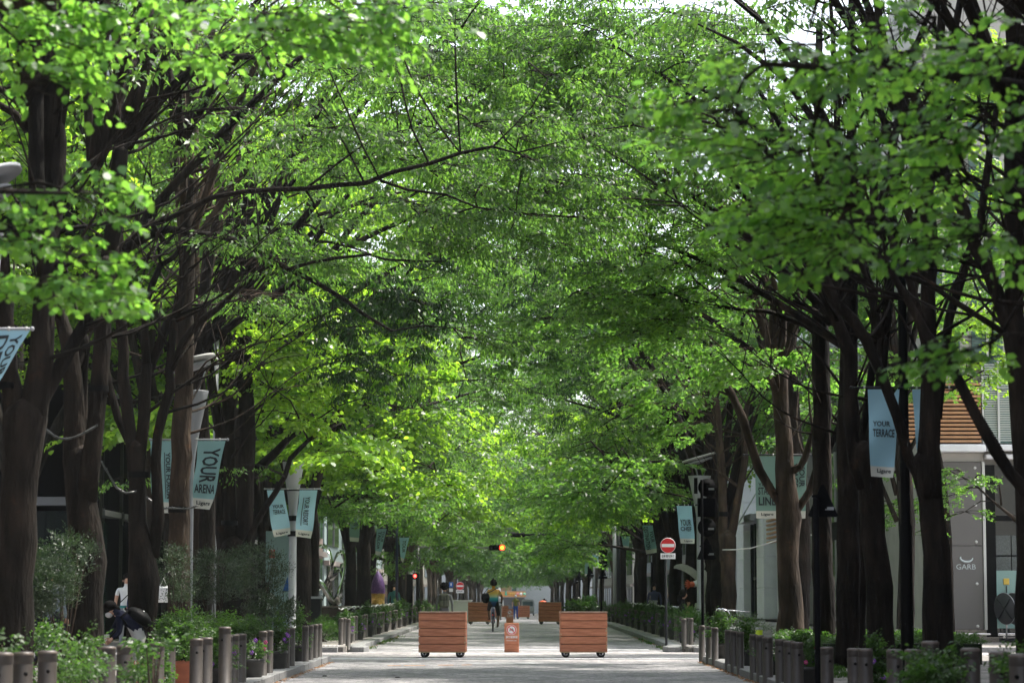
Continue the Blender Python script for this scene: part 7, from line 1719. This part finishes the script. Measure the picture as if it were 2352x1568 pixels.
o = walker(P(290, 1400, 61).x, 61, 1.80, .15, 'man in a white T-shirt with a black cross strap standing behind the third left trunk', WT, cm('grey_trousers', (.25, .26, .28)), sleeves='short', zadd=.02, armR={'elR': (.24, .02, 1.12, .04), 'wrR': (.08, -.16, 1.0, .028)})
b = MB(); b.tube([(.16, -.10, 1.42), (.02, -.19, 1.30), (-.15, -.13, 1.13)], .012, 6); b.build('cross_strap', BLACK, o)
b = MB(); b.lathe([(.158, 1.0), (.162, 1.06)], 16); b.build('teal_waist_cloth', cm('teal_cloth', (.05, .22, .2)), o)
for i in range(1): b = MB(); b.ell((.02, -.17, .98), (.07, .04, .05), 6); b.build('waist_pouch', BLACK, o)
walker(P(122, 1400, 45).x, 45, 1.82, 2.6, 'man in a pale grey-blue shirt walking behind the olive bush at far left', cm('grey_blue_shirt', (.22, .26, .33)), cm('dark_trousers', (.02, .02, .03)), pose='walk')
o = walker(P(355, 1400, 60).x, 57.5, 1.75, .5, 'person in navy between the third trunk and the straight brown trunk on the left', cm('navy_top', (.02, .03, .09)), cm('navy_trousers', (.02, .025, .05)))
tb = empty('tote_bag', (P(372, 1400, 57).x, 57.2, 1.35), 0, 'white tote bag held by the person in navy on the left', 'bag'); bobj('bag_body', (0, 0, 0), (.28, .1, .36), WT, tb, bev=.03); b = MB(); b.tube([(-.08, 0, .18), (0, 0, .36), (.08, 0, .18)], .012, 6); b.build('handle', WT, tb)
o = walker(P(1021, 1400, 74).x, 74, 1.62, PI, 'person with round curly hair, grey top and olive backpack behind the left box', cm('grey_top', (.18, .18, .19)), cm('grey_slacks', (.15, .15, .15)), pose='walk', hairr=(.12, .125, .12), bump=.03)
bp = empty('backpack', (P(1020.5, 1400, 74).x, 73.78, 1.15), 0, 'olive grey backpack on the curly-haired person behind the left box', 'bag'); bobj('bag_body', (0, 0, 0), (.30, .16, .42), cm('olive_bag', (.13, .13, .10)), bp, bev=.05); bobj('pocket', (0, -.09, -.08), (.24, .06, .18), MATS['olive_bag'], bp, bev=.02); bobj('strap', (-.09, -.10, .08), (.02, .02, .2), DARK, bp); bobj('strap', (.09, -.10, .08), (.02, .02, .2), DARK, bp); bobj('bungee', (0, -.125, -.02), (.02, .01, .26), DARK, bp)
o = walker(P(1184.6, 1400, 175).x, 175, 1.66, PI, 'far person in an olive green top, blue trousers and white cap', cm('olive_top', (.17, .17, .04)), cm('blue_trousers', (.02, .07, .30)), hairc=WT, sleeves='short', detail=0)
o = walker(P(1146, 1400, 150).x, 150, 1.66, 0, 'far person in a white shirt and grey trousers just right of the cyclist', cm('white_shirt', (.5, .53, .56)), cm('far_grey_trousers', (.16, .17, .15)), detail=0)
o = walker(P(597, 1400, 72).x, 74, 1.66, .4, 'person in a white blouse glimpsed behind the shrubs left of the thick lamp', WT, cm('navy_skirt', (.03, .03, .08)), detail=0)
o = walker(P(1503, 1400, 92).x, 92, 1.7, 0, 'person in blue standing among dark trunks left of the no-entry pole', cm('slate_top', (.06, .07, .13)), DARK, detail=0)
o = walker(P(905, 1400, 108).x, 108, 1.7, 0, 'small figure in teal near the white plinth on the left', cm('teal_shirt', (.04, .14, .15)), DARK, detail=0)
# orange-helmeted rider behind the right second-row box
o = walker(P(1250, 1400, 130).x, 130, 1.2, PI, 'distant rider bending low behind the right second-row box, orange bag', cm('dark_blue_jacket', (.03, .04, .09)), DARK, detail=0)
ob = empty('orange_bag', (P(1247, 1400, 129).x, 129.4, P(1247, 1383, 129).z), 0, 'bright orange rounded bag or cover above the right second-row box', 'bag'); b = MB(); b.ell((0, 0, 0), (.20, .12, .11), 8); b.build('cover', mat('bright_orange', (.75, .12, .03), rough=.5), ob); b = MB(); b.tube([(.1, 0, .08), (.22, 0, .14)], .02, 6); b.build('handle', DARK, ob)
# --- woman bending over the plants on the left
YW = 38.0; k = PX(YW)
def wp(x, y, d=0): v = P(x, y, YW); return (v.x - WX, d, v.z - .05)
WX = P(290, 1400, YW).x
wm = empty('person', (WX, YW, .05), 0, 'woman in navy jumper and white mask bending over the flowers on the left', 'person')
NV = cm('navy_jumper', (.010, .012, .030)); JN = cm('pale_jeans', (.48, .48, .47), var=.08, scale=12)
hip = wp(322, 1448); 
J = {'pelvis': (*wp(322, 1452), .13, .13), 'waist': (*wp(312, 1434), .115, .11), 'chest': (*wp(293, 1417), .135, .12), 'neckb': (*wp(273, 1408), .07), 'neck': (*wp(266, 1405), .048), 'head1': (*wp(255, 1402), .072), 'head2': (*wp(248, 1394), .078), 'nose': (*wp(247, 1409), .012),
     'shN': (*wp(280, 1418, -.13), .06), 'elN': (*wp(278, 1452, -.18), .045), 'wrN': (*wp(262, 1466, -.22), .030), 'shF': (*wp(276, 1412, .13), .06), 'elF': (*wp(258, 1440, .2), .043), 'wrF': (*wp(244, 1462, .1), .030),
     'hpN': (*wp(322, 1462, -.08), .10), 'knN': (*wp(318, 1510, -.10), .070), 'anN': (*wp(324, 1556, -.10), .045), 'toN': (*wp(308, 1562, -.10), .04), 'hpF': (*wp(320, 1462, .09), .10), 'knF': (*wp(310, 1508, .10), .07), 'anF': (*wp(312, 1556, .10), .045), 'toF': (*wp(296, 1562, .10), .04)}
# keep feet on the pavement
for n_, z in (('anN', .10), ('anF', .10), ('toN', .05), ('toF', .05), ('knN', .40), ('knF', .40)): J[n_] = (J[n_][0], J[n_][1], z, *J[n_][3:])
E = [('pelvis', 'waist', NV), ('waist', 'chest', NV), ('chest', 'neckb', NV), ('neckb', 'neck', SKIN), ('neck', 'head1', SKIN), ('head1', 'head2', SKIN), ('head1', 'nose', SKIN), ('chest', 'shN', NV), ('shN', 'elN', NV), ('elN', 'wrN', NV), ('chest', 'shF', NV), ('shF', 'elF', NV), ('elF', 'wrF', NV),
     ('pelvis', 'hpN', JN), ('hpN', 'knN', JN), ('knN', 'anN', JN), ('anN', 'toN', BLACK), ('pelvis', 'hpF', JN), ('hpF', 'knF', JN), ('knF', 'anF', JN), ('anF', 'toF', BLACK)]
body('body', wm, J, E, None)
hair_cap(wm, wp(253, 1391), (.105, .10, .085), 0, 9); b = MB(); b.ell(wp(246, 1397), (.075, .09, .07), 8); b.build('hair', HAIR, wm); b = MB(); b.tube([wp(262, 1393), wp(270, 1396), wp(276, 1402)], [.035, .04, .015], 8); b.build('ponytail', HAIR, wm)
b = MB(); b.ell(wp(250, 1411, -.0), (.055, .075, .045), 8); b.build('face_mask', WT, wm)
for s_, n_ in ((-1, 'N'), (1, 'F')): e, w3 = Vector(J['el' + n_][:3]), Vector(J['wr' + n_][:3]); fingers(wm, w3, w3 - e, SKIN, .8, .95, s_)
bk = empty('backpack', (WX, YW, .05), 0, 'black backpack on the bending woman at the left', 'bag'); b = MB(); b.tube([wp(296, 1402, -.02), wp(312, 1408, -.02), wp(330, 1420, -.02), wp(344, 1436, -.02)], [.05, .085, .10, .06], 12); b.ell(wp(322, 1416, -.02), (.21, .15, .105), 8, 0, Matrix.Rotation(R(36), 3, 'Y')); b.build('bag_body', BLACK, bk)
b = MB(); b.tube([wp(296, 1402, -.12), wp(282, 1416, -.18), wp(292, 1432, -.14)], .018, 6); b.build('strap', BLACK, bk); b = MB(); b.tube([wp(328, 1402, 0), wp(333, 1406, 0)], .016, 6); b.build('zip_pull', STEEL, bk)
pc = empty('paper_sheet', wp(240, 1470), 0, 'crumpled white paper held by the bending woman', 'paper'); pc.location = (P(238, 1468, YW).x, YW - .1, P(238, 1468, YW).z)
b = MB(); vs = [(-.10 + .05 * i, random.uniform(-.03, .03), -.07 + .05 * j + random.uniform(-.015, .015)) for j in range(4) for i in range(5)]; b.add(vs, [(j * 5 + i, j * 5 + i + 1, (j + 1) * 5 + i + 1, (j + 1) * 5 + i) for j in range(3) for i in range(4)]); b.build('sheet', WT, pc)
# --- seated person on the right bench
YT = 71.0; SXx = P(1568, 1400, YT).x
def sp(x, y, d=0): v = P(x, y, YT); return (v.x - SXx, d, v.z - .12)
st = empty('person', (SXx, YT, .12), 0, 'dark-haired person in black seated on the right bench looking at a phone', 'person'); BC = cm('black_coat', (.012, .012, .014))
J = {'pelvis': (.02, .0, .53, .13), 'waist': (-.01, .02, .66, .125), 'chest': (*sp(1565, 1392), .14), 'neckb': (*sp(1566, 1380), .06), 'neck': (*sp(1568, 1376), .048), 'head1': (*sp(1572, 1367), .075), 'head2': (*sp(1571, 1360), .07), 'nose': (*sp(1579, 1367), .011),
     'shN': (*sp(1568, 1388, -.14), .055), 'elN': (*sp(1573, 1403, -.18), .042), 'wrN': (*sp(1583, 1406, -.15), .028), 'shF': (*sp(1568, 1388, .14), .055), 'elF': (*sp(1577, 1398, .15), .04), 'wrF': (*sp(1581, 1388, .05), .027),
     'hpN': (.08, -.09, .51, .09), 'knN': (.46, -.10, .50, .062), 'anN': (.48, -.10, .10, .04), 'toN': (.60, -.10, .04, .036), 'hpF': (.08, .09, .51, .09), 'knF': (.46, .10, .50, .062), 'anF': (.46, .10, .10, .04), 'toF': (.58, .10, .04, .036)}
E = [('pelvis', 'waist', BC), ('waist', 'chest', BC), ('chest', 'neckb', BC), ('neckb', 'neck', SKIN), ('neck', 'head1', SKIN), ('head1', 'head2', SKIN), ('head1', 'nose', SKIN), ('chest', 'shN', BC), ('shN', 'elN', BC), ('elN', 'wrN', SKIN), ('chest', 'shF', BC), ('shF', 'elF', BC), ('elF', 'wrF', SKIN),
     ('pelvis', 'hpN', NV), ('hpN', 'knN', NV), ('knN', 'anN', NV), ('anN', 'toN', BLACK), ('pelvis', 'hpF', NV), ('hpF', 'knF', NV), ('knF', 'anF', NV), ('anF', 'toF', BLACK)]
body('body', st, J, E, None); hair_cap(st, sp(1568, 1362, 0), (.10, .11, .13), 0, 9); b = MB(); b.tube([sp(1563, 1366), sp(1561, 1376), sp(1561, 1388)], [.09, .085, .05], 10); b.build('hair', HAIR, st)
for n_ in 'NF': e, w3 = Vector(J['el' + n_][:3]), Vector(J['wr' + n_][:3]); fingers(st, w3, w3 - e, SKIN, .7, .9)
ph = empty('phone', (SXx, YT, .12), 0, 'small purple-cased phone held by the seated person', 'phone'); bobj('case', sp(1588, 1402, -.12), (.15, .02, .07), mat('purple_case', (.35, .1, .3)), ph, bev=.01)
bobj('screen', sp(1588, 1403.5, -.133), (.13, .004, .045), mat('pale_screen', (.5, .5, .55)), ph)
